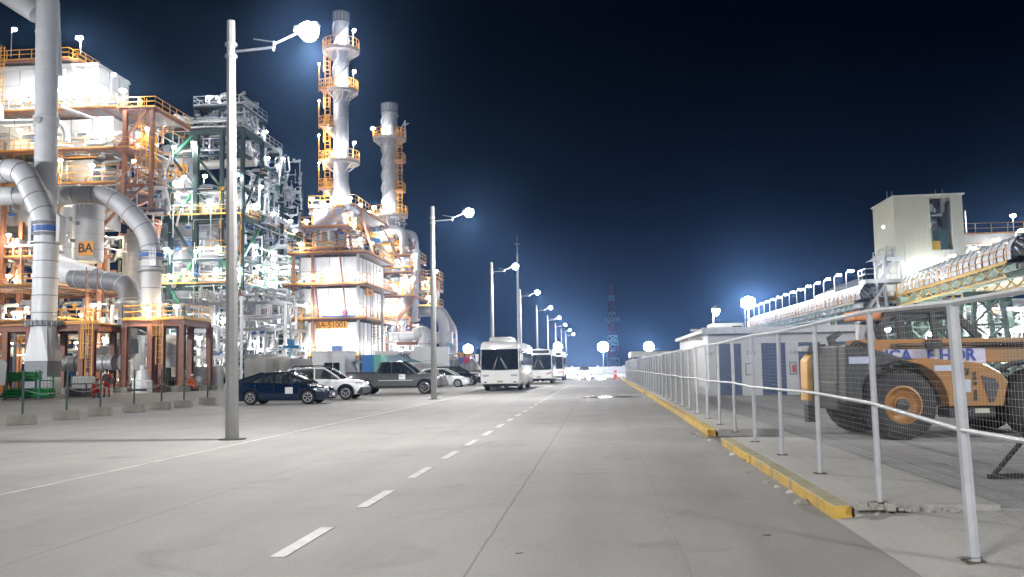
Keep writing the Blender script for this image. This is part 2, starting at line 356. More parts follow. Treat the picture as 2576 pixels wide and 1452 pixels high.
for i, y in enumerate([-4.6] + ylist):  # first lamp is added behind the viewer to light the foreground
    lab = ('tall concrete street lamp nearest the camera, standing where the parking area begins', 'concrete street lamp standing beside the front of the dark grey pickup',
           'concrete street lamp rising behind the roof of the foremost white bus')
    c = SL if i == 0 else dup(SL, (-8.0, y, 0), 0)
    c.location = (-8.0, y, 0); c['group'] = 'street lamps along the road'
    c['label'] = lab[i - 1] if 1 <= i <= 3 else ('unseen concrete street lamp continuing the row, added behind the viewer' if i == 0 else 'small distant concrete street lamp in the row receding behind the buses')
    P_ = SL_P if i < 5 else 1500
    l = point((1.80, 0, 8.58), P_ * .28, None, (1.0, 0.975, 0.95), .17); l.parent = c
    l = spot((1.80, 0, 8.53), (2.4, 0, 0), P_ * (1.0 if i != 1 else .8), None, 160, (1.0, 0.975, 0.95), .17 if i != 1 else 1.0, .5); l.parent = c
SL2 = [o for o in scene.objects if o.name.startswith('street_lamp')][1]; SL2.rotation_euler[1] = -.013
# tall thin mast between the poles
t = thing('lightning_mast', 'tall thin grey mast with a spiked tip rising between two street lamps', 'mast', (at(1304, 800, 86).x, 86, 0))
x = t.location.x; z1 = gz(640, 1303, 86); z2 = gz(588, 1301, 86)
MB().tube([(x, 86, 0), (x, 86, 8), (x, 86, z1)], [.13, .11, .07], 8).build('pole', GALV, t)
m = MB(); m.tube([(x, 86, z1), (x, 86, z2)], [.035, .01], 6); m.tube([(x - .25, 86, z2 - 1), (x + .25, 86, z2 - 1)], .03, 6); m.build('spike', GALV, t)
# floodlights on stands
def flood(px, py, Y, P, label, r=.22, pole_r=.05, basez=0.0, s=1.0):
    x = gx(px, Y, py); z = gz(py, px, Y)
    t = thing('floodlight', label, 'floodlight', (x, Y, 0), 'bright floodlights on poles')
    MB().tube([(x, Y, basez), (x, Y, z - .15)], pole_r, 8).build('pole', GALV, t)
    h = MB().cbox((x, Y, z), (.7 * s, .18, .42 * s)).build('lamp_head', GALV, t)
    MB().lathe([(.001, -.22 * s), (.2 * s, -.17 * s), (.32 * s, -.05), (.30 * s, .0)], (x, Y - .11, z - .0), 16, 'y').build('lens', LENS, h)  # oversized lens: the floodlight's glare is built into its shape
    point((x, Y - .55, z - .05), P, t, (.86, .92, 1), r)
flood(1517, 873, 150, 12000, 'bright floodlight on a slim pole at the end of the road', .6, s=2.6)
flood(1632, 872, 140, 7000, 'bright floodlight behind the sheds, over the far end of the mesh fence', .5, s=2.2)
flood(1403, 872, 165, 7000, 'bright floodlight showing above the roof of the third bus', .6, s=2.3)
flood(1178, 878, 140, 6000, 'bright floodlight low behind the white van', .5, s=2.2)
flood(1882, 762, 72, 9000, 'bright floodlight on a tall post behind the white storage building', .3, s=1.5)
for (lx, ly, lz, P, lab, tg_, an) in ((-14, -11, 10.5, 15000, 'added tall floodlight mast on the left, unseen behind the camera', (-4, 8, 0), 120), (13.5, -9, 9.5, 12000, 'added tall floodlight mast on the right, unseen behind the camera', (6, 14, 0), 110), (19, 11, 9.5, 10000, 'added tall floodlight mast at the right of the yard, unseen', (9, 27, 0), 84),
        (-52, 30, 13, 60000, 'added unseen floodlight mast left of the parking area aimed at the ducts', (-43, 70, 17), 62), (-70, 58, 16, 26000, 'added unseen floodlight mast beyond the left edge lighting the duct flanks', (-42, 70, 16), 70), (-40, 18, 12, 26000, 'added tall floodlight mast left of the cars, unseen', (-22, 40, 0), 100)):
    t = thing('added_floodlight_mast', lab, 'floodlight', (lx, ly, 0)); MB().tube([(lx, ly, 0), (lx, ly, lz - .2)], [.16, .09], 10).build('pole', GALV, t); h = MB().cbox((lx, ly, lz), (.9, .5, .3)).build('lamp_head', GALV, t); MB().box(lx - .35, lx + .35, ly - .2, ly + .2, lz - .2, lz - .153).build('lens', LENS, h); spot((lx, ly, lz - .4), tg_, P, t, an, (.97, .975, 1), .9)  # masts added out of view, standing in for unseen lights on ground and ducts
flood(1075, 830, 170, 400, 'small dim floodlight seen between the pipes behind the second street lamp', .2, s=.5)
# ------------------------------------------------------------------ mesh fence
FX = 2.57
FXL = [FX, FX, FX - .01]
def fz0(y): return 0.045 if y < 8.9 else 0.13
fy = [2.2, 4.5, 6.80, 9.0] + [9.05 + 2.31 * k for k in range(1, 39)]
ft = thing('mesh_fence', 'long galvanised mesh fence on posts running beside the yellow kerb', 'fence', (FX, 6.66, 0))
FGAL = mat('fence_galvanised', (0.44, 0.45, 0.47), 0.5, 0.1, 0.12, 6)
for i, y in enumerate(fy):
    z = fz0(y); r_ = .043 if i == 2 else .03
    fx_ = FXL[i] if i < 3 else FX
    p = MB().tube([(fx_, y, z), (fx_ + (-.05 if i == 2 else rnd.uniform(-.015, .015)), y, z + 1.80)], r_, 8).build('post', FGAL, ft, smooth=True)
    MB().cbox((fx_, y, z + .006), (.14, .14, .010)).build('foot_plate', mat('rusty_plate', (.10, .07, .05), .8), p)
yend = fy[-1]
top = [(FX, y, fz0(y) + 1.80 - .015 * ((i * 7) % 3)) for i, y in enumerate(fy)]; mid = [(FX - .035, y, fz0(y) + .93 + .015 * ((i * 5) % 3)) for i, y in enumerate(fy)]
for k in range(3): top[k] = (FXL[k] - .05 * (k == 2), fy[k], 1.86); mid[k] = (FXL[k] - .04, fy[k], .96)
MB().tube(top, .024, 6).build('top_rail', FGAL, ft, smooth=True)
MB().tube(mid, .019, 6).build('middle_rail', FGAL, ft, smooth=True)
WIRE = mat('mesh_wire', (0.36, 0.365, 0.37), 0.5, 0.3, 0.1, 5)
for i in range(len(fy) - 1):
    ya, yb = fy[i], fy[i + 1]; z0 = max(fz0(ya), fz0(yb)) + .03; m = MB(); rw = .0006 if ya < 22 else .0014
    if i < 1: continue
    nz = 34
    for k in range(nz + 1):
        z = z0 + (1.74) * k / nz; sag = .006 * sin(k * 1.7 + i)
        xa_, xb_ = (FXL[i] if i < 3 else FX) + .03, (FXL[i + 1] if i < 2 else FX) + .03; m.bar((xa_, ya, z + sag), (xb_, yb, z - sag), rw * 2.2)
    step = .05 if ya < 45 else .075; n_ = int((yb - ya) / step)
    for k in range(n_):
        y = ya + (yb - ya) * k / n_; xk = xa_ + (xb_ - xa_) * k / n_; m.bar((xk + .003, y, z0), (xk + .003 + .004 * sin(k), y, z0 + 1.74), rw * 1.35)
    m.build('wire_mesh', WIRE, ft)
# dust screen cloth tied behind the far stretch
CLOTH = glassmat('screen_cloth', (0.17, 0.19, 0.18), 0.6); CLOTH.node_tree.nodes['Principled BSDF'].inputs['Roughness'].default_value = .9
m = MB(); n = 90; vs = []
for i in range(n + 1):
    y = 27 + (yend - 27) * i / n
    for j, z in enumerate((.18, .8, 1.4, 1.88)): vs.append((FX + .09 + .025 * sin(i * 1.3 + j), y, z + (.03 * sin(i * .9) if j == 3 else 0)))
m.add(vs, [(i * 4 + j, i * 4 + j + 1, (i + 1) * 4 + j + 1, (i + 1) * 4 + j) for i in range(n) for j in range(3)])
tagp(m.build('screen_cloth', CLOTH), 'thin grey green dust screen hung behind the far stretch of mesh fence', 'screen')
# dark steel stand behind the near fence panel
g_ = dash_spot(2500, 1228); t = thing('steel_stand', 'dark steel trestle foot with a slanting brace behind the nearest fence panel', 'stand', (g_.x, g_.y, .1))
x, y = g_.x - .05, g_.y
MB().bar((x, y, .13), (x + 1.1, y + .25, .13), .05).build('foot', BLACK, t); MB().bar((x + .05, y, .14), (x + .75, y + .2, .82), .04).build('brace', BLACK, t)
MB().bar((x + .72, y + .17, .13), (x + .72, y + .17, 1.0), .04).build('upright', BLACK, t)
# ------------------------------------------------------------------ barricade posts in concrete blocks
def barricade():
    t = thing('barricade_post', '', 'barricade post')
    m = MB(); m.prism([(-.37, 0), (.37, 0), (.35, .31), (-.35, .31)], -.2, .2); m.build('concrete_block', CONC, t, bevel=.02)
    MB().tube([(0, 0, .3), (0, 0, 1.62)], .035, 8).build('post', mat('dark_green_paint', (.012, .04, .03), .5), t)
    return t
bp0 = barricade(); bl = [(45, 1070), (158, 1057), (244, 1047), (330, 1038), (400, 1030), (457, 1025), (517, 1018)]; bpos = []
for i, (px, py) in enumerate(bl):
    g_ = dash_spot(px, py); o_ = bp0 if i == 0 else dup(bp0); o_.location = (g_.x, g_.y + .2, 0); o_.rotation_euler[2] = rnd.uniform(-.25, .1) + .3; bpos.append(o_.location.copy())
    o_['group'] = 'barricade posts set in concrete blocks'
    o_['label'] = ['dark post in a concrete block in front of the green tube stack', 'dark post in a concrete block, second from the left, by the black bench',
       'dark post in a concrete block in front of the workers in red', 'dark post in a concrete block before the brown frame on the left of its ladder', 'dark post in a concrete block, third from the right end of the row',
       'dark post in a concrete block, second from the right end of the row', 'dark post in a concrete block in front of the pale panel, nearest the street lamp'][i]
ROPE = mat('grey_rope', (.35, .34, .32), .8)
m = MB()
for a, b_ in zip(bpos, bpos[1:]):
    m.tube([(a.x + (b_.x - a.x) * k / 6, a.y + (b_.y - a.y) * k / 6, 1.05 - .18 * sin(pi * k / 6)) for k in range(7)], .009, 5)
m.build('barrier_rope', ROPE, label='thin grey rope slung between the barricade posts', cat='rope')
# ------------------------------------------------------------------ vehicles
def lerp_list(L, x):
    if x <= L[0][0]: return L[0][1]
    for (a, b_), (c, d) in zip(L, L[1:]):
        if x <= c: return b_ + (d - b_) * (x - a) / (c - a + 1e-9)
    return L[-1][1]
def wheel(parent, x, y, r, wd, side, rimmat=None, spokes=5, rimk=.64, cover=False):
    wh = MB(); hw = wd / 2
    wh.lathe([(r * .62, -hw * .9), (r * .9, -hw), (r, -hw * .6), (r, hw * .6), (r * .9, hw), (r * .62, hw * .9)], (x, y, r), 28, 'y')
    T = wh.build('wheel', DARK, parent, smooth=True, label=None)
    ro = side * hw * .93; m = MB(); rr = r * rimk
    m.lathe([(rr * .97, 0), (rr * 1.04, ro * .2), (rr * 1.04, ro), (rr * .9, ro * 1.02), (rr * .86, ro * .55)], (x, y, r), 24, 'y')
    m.lathe([(0.001, ro * .85), (rr * .22, ro * .85), (rr * .26, ro * .6)], (x, y, r), 12, 'y')
    for k in range(spokes):
        a = 2 * pi * k / spokes + .3; c, s_ = cos(a), sin(a)
        wk = rr * (.30 if cover else .20)
        m.bar((x + c * rr * .15, y + ro * .78, r + s_ * rr * .15), (x + c * rr * .93, y + ro * .85, r + s_ * rr * .93), wk, wk if False else .03)
    m.build('rim', rimmat or RIM, T, smooth=True)
    MB().lathe([(.001, ro * .45), (rr * .98, ro * .45), (rr * .98, ro * .3)], (x, y, r), 20, 'y').build('brake_disc', BLACK, T)
def car(S, label, cat='car', name='parked_car'):
    t = thing(name, label, cat, group=S.get('group')); L, W, r = S['L'], S['W'], S['r']; paint = S['paint']
    xf, xr = S['xf'], S['xr']; zc = S.get('zc', .2); ra = r * 1.17
    xs = set(-L / 2 + L * i / 56 for i in range(57))
    for xa in (xf, xr):
        for k in range(15): xs.add(xa + ra * cos(pi * k / 14))
        xs.add(xa + ra + .002); xs.add(xa - ra - .002)
    xs = sorted(x for x in xs if -L / 2 <= x <= L / 2)
    def halfw(x):
        u = abs(x) / (L / 2); return W / 2 * (1 - (.20 if x > 0 else .13) * u ** 7 - .03 * u ** 2)
    def zbot(x):
        for xa in (xf, xr):
            if abs(x - xa) <= ra + .0005: return r + math.sqrt(max(0, ra * ra - (x - xa) ** 2)) * 1.02
        u = abs(x) / (L / 2); return zc + .10 * max(0, (u - .85) / .15) ** 2
    m = MB(); vs = []; K = 10
    for x in xs:
        hw = halfw(x); zb = zbot(x); zd = lerp_list(S['deck'], x); zs = min(zd - .03, S.get('shoulder', .82) + .06 * (zd - .9)); hgt = zd - zb
        sec = [(hw * .93 if zb < r else hw * .99, zb), (hw * 1.0, max(zb + .02, zb + .25 * hgt) if zb < r else zb + .02), (hw * 1.005, max(zb + .04, .5)), (hw * .995, max(zb + .05, zs * .87)), (hw * .975, max(zb + .06, zs)),
               (hw * .94, max(zb + .07, zd - .035)), (hw * .86, zd), (hw * .6, zd + S.get('crown', .035) * .6), (hw * .3, zd + S.get('crown', .035) * .9), (0, zd + S.get('crown', .035))]
        vs += [(x, -a, z) for a, z in sec] + [(x, a, z) for a, z in reversed(sec[:-1])]
    K = 19; n = len(xs)
    fs = [(i * K + j, i * K + j + 1, (i + 1) * K + j + 1, (i + 1) * K + j) for i in range(n - 1) for j in range(K - 1)]
    fs += [tuple(range(K)), tuple((n - 1) * K + j for j in range(K))]
    m.add(vs, fs)
    # roof skin and pillars belong to the body
    g = S['green']; x0, x1, x2, x3 = g['x0'], g['x1'], g['x2'], g['x3']; zr = g['z']; wb, wt = W / 2 * .90, W / 2 * g.get('wt', .72)
    def top(x):
        if x <= x1: return g['zb0'] + (zr - .05 - g['zb0']) * ((x - x0) / (x1 - x0)) ** .85
        if x >= x2: return g['zb3'] + (zr - .02 - g['zb3']) * ((x3 - x) / (x3 - x2)) ** .88
        u = (x - x1) / (x2 - x1); return zr - .05 * (1 - u) ** 2 - .02 * u ** 2
    def hw_at(x, z):
        zb = lerp_list(S['deck'], x); return wb + (wt - wb) * max(0, min(1, (z - zb) / (zr - zb + 1e-6)))
    rx = [x1 + (x2 - x1) * i / 12 for i in range(13)]; vs = []
    for x in rx:
        z = top(x); h_ = hw_at(x, z); vs += [(x, -h_ - .012, z - .05), (x, -h_ * .96, z + .008), (x, -h_ * .5, z + .03), (x, 0, z + .038), (x, h_ * .5, z + .03), (x, h_ * .96, z + .008), (x, h_ + .012, z - .05)]
    m.add(vs, [(i * 7 + j, i * 7 + j + 1, (i + 1) * 7 + j + 1, (i + 1) * 7 + j) for i in range(12) for j in range(6)])
    for s in (-1, 1):
        pw = S.get('pillar', .07)
        def pil(xa, xb, w1):
            pts = [(xa + (xb - xa) * k / 4) for k in range(5)]
            for a, b_ in zip(pts, pts[1:]):
                za, zb_ = top(a), top(b_); m.bar((a, s * (hw_at(a, za) + .004), za), (b_, s * (hw_at(b_, zb_) + .004), zb_), .05, w1)
        pil(x3, x2, pw); pil(x0, x1, pw * S.get('crear', 1.6))
        for xb in S.get('cols', ()):
            zb_ = lerp_list(S['deck'], xb); m.bar((xb, s * (wb + .006), zb_ - .03), (xb - .02, s * (hw_at(xb, top(xb)) + .006), top(xb) - .02), .03, S.get('colw', .09))
    body = m.build('body', paint, t, smooth=True)
    # glass
    def strip(xa, xb, nm, s=None, mt=GLASS):
        q = MB(); N = 8; X = [xa + (xb - xa) * i / N for i in range(N + 1)]
        if s is None:
            vs = []
            for x in X:
                z = top(x); h_ = hw_at(x, z) * .985; vs += [(x, -h_, z), (x, -h_ * .5, z + .02), (x, h_ * .5, z + .02), (x, h_, z)]
            q.add(vs, [(i * 4 + j, i * 4 + j + 1, (i + 1) * 4 + j + 1, (i + 1) * 4 + j) for i in range(N) for j in range(3)])
        else:
            vs = []
            for x in X:
                zb_ = lerp_list(S['deck'], x) - .02; z = max(top(x), zb_ + .002); vs += [(x, s * wb * .99, zb_), (x, s * hw_at(x, z) * .99, z)]
            q.add(vs, [(i * 2, i * 2 + 1, i * 2 + 3, i * 2 + 2) for i in range(N)])
        return q.build(nm, mt, t, smooth=True)
    strip(x2, x3, 'windshield'); strip(x0, x1, 'rear_window')
    cuts = [x0 + .02] + list(S.get('cols', ())) + [x3 - .02]; cuts.sort()
    for s in (-1, 1):
        for a, b_ in zip(cuts, cuts[1:]):
            strip(a, b_, 'side_window', s, S.get('sideglass', GLASSC))
    # cabin interior
    q = MB(); zz = lerp_list(S['deck'], (x2 + x1) / 2)
    for xc in S.get('seats', ((x1 + x2) / 2 + .45, (x1 + x2) / 2 - .5)):
        for s in (-.36, .36):
            q.cbox((xc, s, zz - .05), (.16, .48, .5)); q.cbox((xc - .03, s, zz + .27), (.1, .24, .18))
    q.cbox((x3 - .55, 0, zz - .02), (.3, W * .8, .12)); q.build('seats', BLACK, t, bevel=.03)
    q = MB(); q.box(-L / 2 + .25, L / 2 - .3, -W * .36, W * .36, zc * .9, .62); q.build('underbody', BLACK, t)
    # mirrors, handles, lights, plates
    for s in (-1, 1):
        q = MB(); q.cbox((x3 - .38, s * (W / 2 + .06), lerp_list(S['deck'], x3 - .38) + .08), (.13, .2, .14)); q.build('mirror', S.get('mirror', BLACK), t, bevel=.03)
        for xd in S.get('doors', ()):
            q = MB(); q.cbox((xd, s * (W / 2 + .004), S.get('hz', .86)), (.17, .025, .03)); q.build('door_handle', S.get('handle', paint), t)
        xh = L / 2 - S.get('hlx', .22); q = MB(); hz = S.get('hlz', .66)
        q.add([(xh - .28, s * halfw(xh - .28) * 1.012, hz + .07), (xh + .02, s * halfw(xh) * 1.012, hz + .04), (xh + .20, s * halfw(xh + .2) * .88, hz - .01), (xh + .20, s * halfw(xh + .2) * .88, hz - .10), (xh, s * halfw(xh) * 1.012, hz - .09),
               (xh - .3, s * halfw(xh) * .8, hz + .05), (xh + .1, s * W * .25, hz + .06), (xh + .13, s * W * .25, hz - .1)], [(0, 1, 4), (1, 2, 3, 4), (0, 5, 6, 2, 1), (2, 6, 7, 3), (3, 7, 4), (0, 4, 7, 5), (5, 7, 6)])
        q.build('headlight', S.get('hlm', mat('headlight_glass', (.55, .57, .6), .08, .3, .05, 9)), t)
        q = MB(); q.cbox((-L / 2 + .08, s * halfw(-L / 2 + .1) * .9, S.get('tlz', .82)), (.12, .2, .16)); q.build('tail_light', mat('red_lens', (.35, .01, .01), .15), t, bevel=.02)
        for k, xa in enumerate((xf, xr)): wheel(t, xa, s * (W / 2 - .12), r, S.get('tw', .2), s, S.get('rim'), S.get('spokes', 5), S.get('rimk', .64), S.get('cover', False))
    q = MB(); q.cbox((L / 2 - .05, 0, .52), (.08, W * .52, .14)); q.build('grille', BLACK, t)
    q = MB(); q.cbox((L / 2 - .0, 0, .42), (.03, .36, .12)); q.build('license_plate', mat('pale_plate', (.6, .6, .58), .5), t)
    for xd in S.get('gaps', ()):
        q = MB()
        for s in (-1, 1): q.bar((xd, s * (W / 2 * 1.0), .32), (xd, s * (W / 2 * .985), .90), .012)
        q.build('door_gap', BLACK, t)
    return t, body
# dark blue sedan
def carpaint(n, c, ro=.16): return mat(n, c, ro, 0, .03, 2, coat=.8)
def sticker(t, x, y, z, w_, h_):
    MB().box(x - w_ / 2, x + w_ / 2, y - .006, y + .004, z - h_ / 2, z + h_ / 2).build('paper_sticker', mat('white_sticker', (.72, .72, .7), .6), t)
NAVY = carpaint('navy_car_paint', (.002, .011, .036))
S = dict(L=4.47, W=1.76, r=.315, xf=1.33, xr=-1.27, zc=.19, paint=NAVY, deck=[(-2.24, .80), (-2.15, .96), (-1.6, 1.0), (0, .94), (.9, .90), (1.6, .80), (2.1, .68), (2.24, .52)], shoulder=.80,
         green=dict(x0=-1.95, x1=-.75, x2=.30, x3=1.28, z=1.44, zb0=.99, zb3=.89), cols=(-.22,), doors=(-.42, .5), gaps=(.95, -.2, -1.05), hz=.83, rimk=.62, cover=True, hlz=.66, seats=(.1, -.8), tlz=.82, mirror=NAVY)
c1, _ = car(S, 'dark blue sedan parked nearest the camera with a white paper on its door')
c1.location = (-14.12, 40, 0); sticker(c1, .50, -.885, .62, .34, .28)
WPAINT = carpaint('white_car_paint', (.70, .71, .72), .25)
S = dict(L=4.3, W=1.82, r=.345, xf=1.33, xr=-1.34, zc=.27, paint=WPAINT, deck=[(-2.15, .95), (-1.9, 1.08), (0, 1.05), (.75, 1.02), (1.25, 1.0), (1.9, .92), (2.15, .66)], shoulder=.92,
         green=dict(x0=-2.0, x1=-1.55, x2=.15, x3=1.02, z=1.62, zb0=1.08, zb3=1.03, wt=.78), cols=(-.28, -1.25), colw=.13, doors=(-.5, .4), gaps=(.85, -.26), hz=.9, hlz=.83, rimk=.62, seats=(.05, -.8), tw=.23)
c2, _ = car(S, 'white compact SUV with black roof rails parked behind the dark blue sedan')
for s in (-1, 1):
    MB().tube(smooth_path([(-1.5, s * .66, 1.60), (-1.35, s * .66, 1.70), (.05, s * .66, 1.71), (.22, s * .66, 1.60)], .1), .028, 8).build('roof_rail', BLACK, c2)
    for xa in (1.33, -1.34):
        MB().tube([(xa + .43 * cos(a), s * .905, .345 + .42 * sin(a)) for a in [pi * k / 12 for k in range(13)]], .035, 6).build('wheel_arch_trim', BLACK, c2, smooth=True)
MB().prism([(1.86, .28), (2.17, .34), (2.2, .6), (2.08, .62), (1.95, .45)], -.82, .82).build('bumper', BLACK, c2, bevel=.03)
MB().cbox((-.62, -.1, 1.75), (.02, .02, .22)).build('antenna', BLACK, c2)
c2.location = (-14.0, 45.6, 0)
GRP = carpaint('dark_grey_truck_paint', (.062, .064, .067), .28)
S = dict(L=5.82, W=2.02, r=.405, xf=1.86, xr=-1.72, zc=.40, paint=GRP, deck=[(-2.91, 1.28), (-.98, 1.28), (-.97, 1.26), (.6, 1.24), (1.2, 1.22), (1.9, 1.20), (2.75, 1.13), (2.91, .9)], shoulder=1.08,
         green=dict(x0=-1.0, x1=-.80, x2=.42, x3=1.28, z=1.93, zb0=1.3, zb3=1.24, wt=.78), cols=(-.12,), colw=.15, crear=1.5, doors=(-.55, .45), gaps=(1.1, -.06, -.94), hz=1.06, handle=CHROME, hlz=1.0, rim=CHROME, rimk=.66, tw=.28, seats=(.2, -.6), tlz=1.1,
         sideglass=GLASS)
c3, _ = car(S, 'dark grey crew cab pickup truck parked behind the white SUV', 'pickup truck', 'pickup_truck')
for s in (-1, 1):
    MB().box(-.9, 1.15, s * 1.0 - .012, s * 1.0 + .022, .80, .84).build('door_trim', mat('pale_trim', (.5, .5, .5), .35), c3)
    MB().tube([(-.95, s * .99, .40), (1.25, s * .99, .40)], .05, 8).build('side_step', CHROME, c3)
MB().box(2.86, 2.98, -.8, .8, .50, .72).build('bumper', CHROME, c3, bevel=.03)
for s in (-.93, .85): MB().box(-2.86, -1.0, s, s + .08, 1.27, 1.335).build('bed_rail', BLACK, c3)
sticker(c3, .52, -1.02, 1.02, .38, .3); c3.location = (-12.15, 54, 0)
S = dict(L=4.0, W=1.7, r=.30, xf=1.25, xr=-1.22, zc=.18, paint=WPAINT, deck=[(-2.0, .85), (-1.9, 1.0), (0, .96), (.8, .93), (1.4, .86), (1.85, .70), (2.0, .5)], shoulder=.82,
         green=dict(x0=-1.9, x1=-1.35, x2=.10, x3=1.15, z=1.49, zb0=1.0, zb3=.92), cols=(-.3, ), doors=(-.5, .4), gaps=(.8,), hz=.85, hlz=.68, cover=True, spokes=7)
c4, _ = car(S, 'small white hatchback parked beyond the front of the pickup truck'); c4.location = (-12.45, 72, 0)
DK = carpaint('black_car_paint', (.008, .009, .012))
S = dict(L=4.5, W=1.84, r=.35, xf=1.4, xr=-1.38, zc=.25, paint=DK, deck=[(-2.25, .95), (-2.1, 1.08), (0, 1.04), (.9, 1.02), (1.6, .96), (2.1, .84), (2.25, .6)], shoulder=.92,
         green=dict(x0=-2.1, x1=-1.6, x2=.2, x3=1.2, z=1.66, zb0=1.08, zb3=1.02, wt=.76), cols=(-.3,), doors=(-.5, .4), gaps=(.8,), hlz=.82)
c5, _ = car(S, 'black SUV parked just behind the small white hatchback'); c5.location = (-12.45, 78, 0)
S = dict(L=4.4, W=1.8, r=.32, xf=1.35, xr=-1.35, zc=.2, paint=WPAINT, deck=[(-2.2, .85), (-2.0, 1.0), (0, .95), (1.6, .85), (2.2, .6)], green=dict(x0=-1.9, x1=-1.0, x2=.2, x3=1.2, z=1.46, zb0=1.0, zb3=.92), cols=(-.3,), hlm=emis('headlight_beam', (1, .93, .85), 120), hlx=.12, hlz=.62)
c6, _ = car(S, 'car far down the road facing the camera with both headlights blazing', 'car', 'oncoming_car'); c6.location = (-2.55, 140, 0); c6.rotation_euler[2] = -pi / 2
for s in (-.65, .65):
    point((2.5, s, .62), 5500, None, (1, .72, .58), .12).parent = c6
for s in (-1, 1): MB().cbox((2.28, s * .62, .64), (.04, .34, .2)).build('headlight_glow_lens', emis('headlight_beam', (1, .93, .85), 120), c6)
# white van
S = dict(L=5.6, W=2.05, r=.34, xf=1.9, xr=-1.7, zc=.28, paint=WPAINT, deck=[(-2.8, 1.1), (1.0, 1.15), (1.6, 1.12), (2.4, 1.0), (2.8, .6)], shoulder=1.0,
         green=dict(x0=-2.79, x1=-2.7, x2=1.2, x3=2.1, z=2.45, zb0=1.3, zb3=1.1, wt=.84), cols=(-1.9, -.9, .1, ), colw=.35, hlz=.85)
c7, _ = car(S, 'white passenger van with a tinted side parked near the bus', 'van', 'passenger_van'); c7.location = (-13.6, 92, 0); c7.rotation_euler[2] = -.25
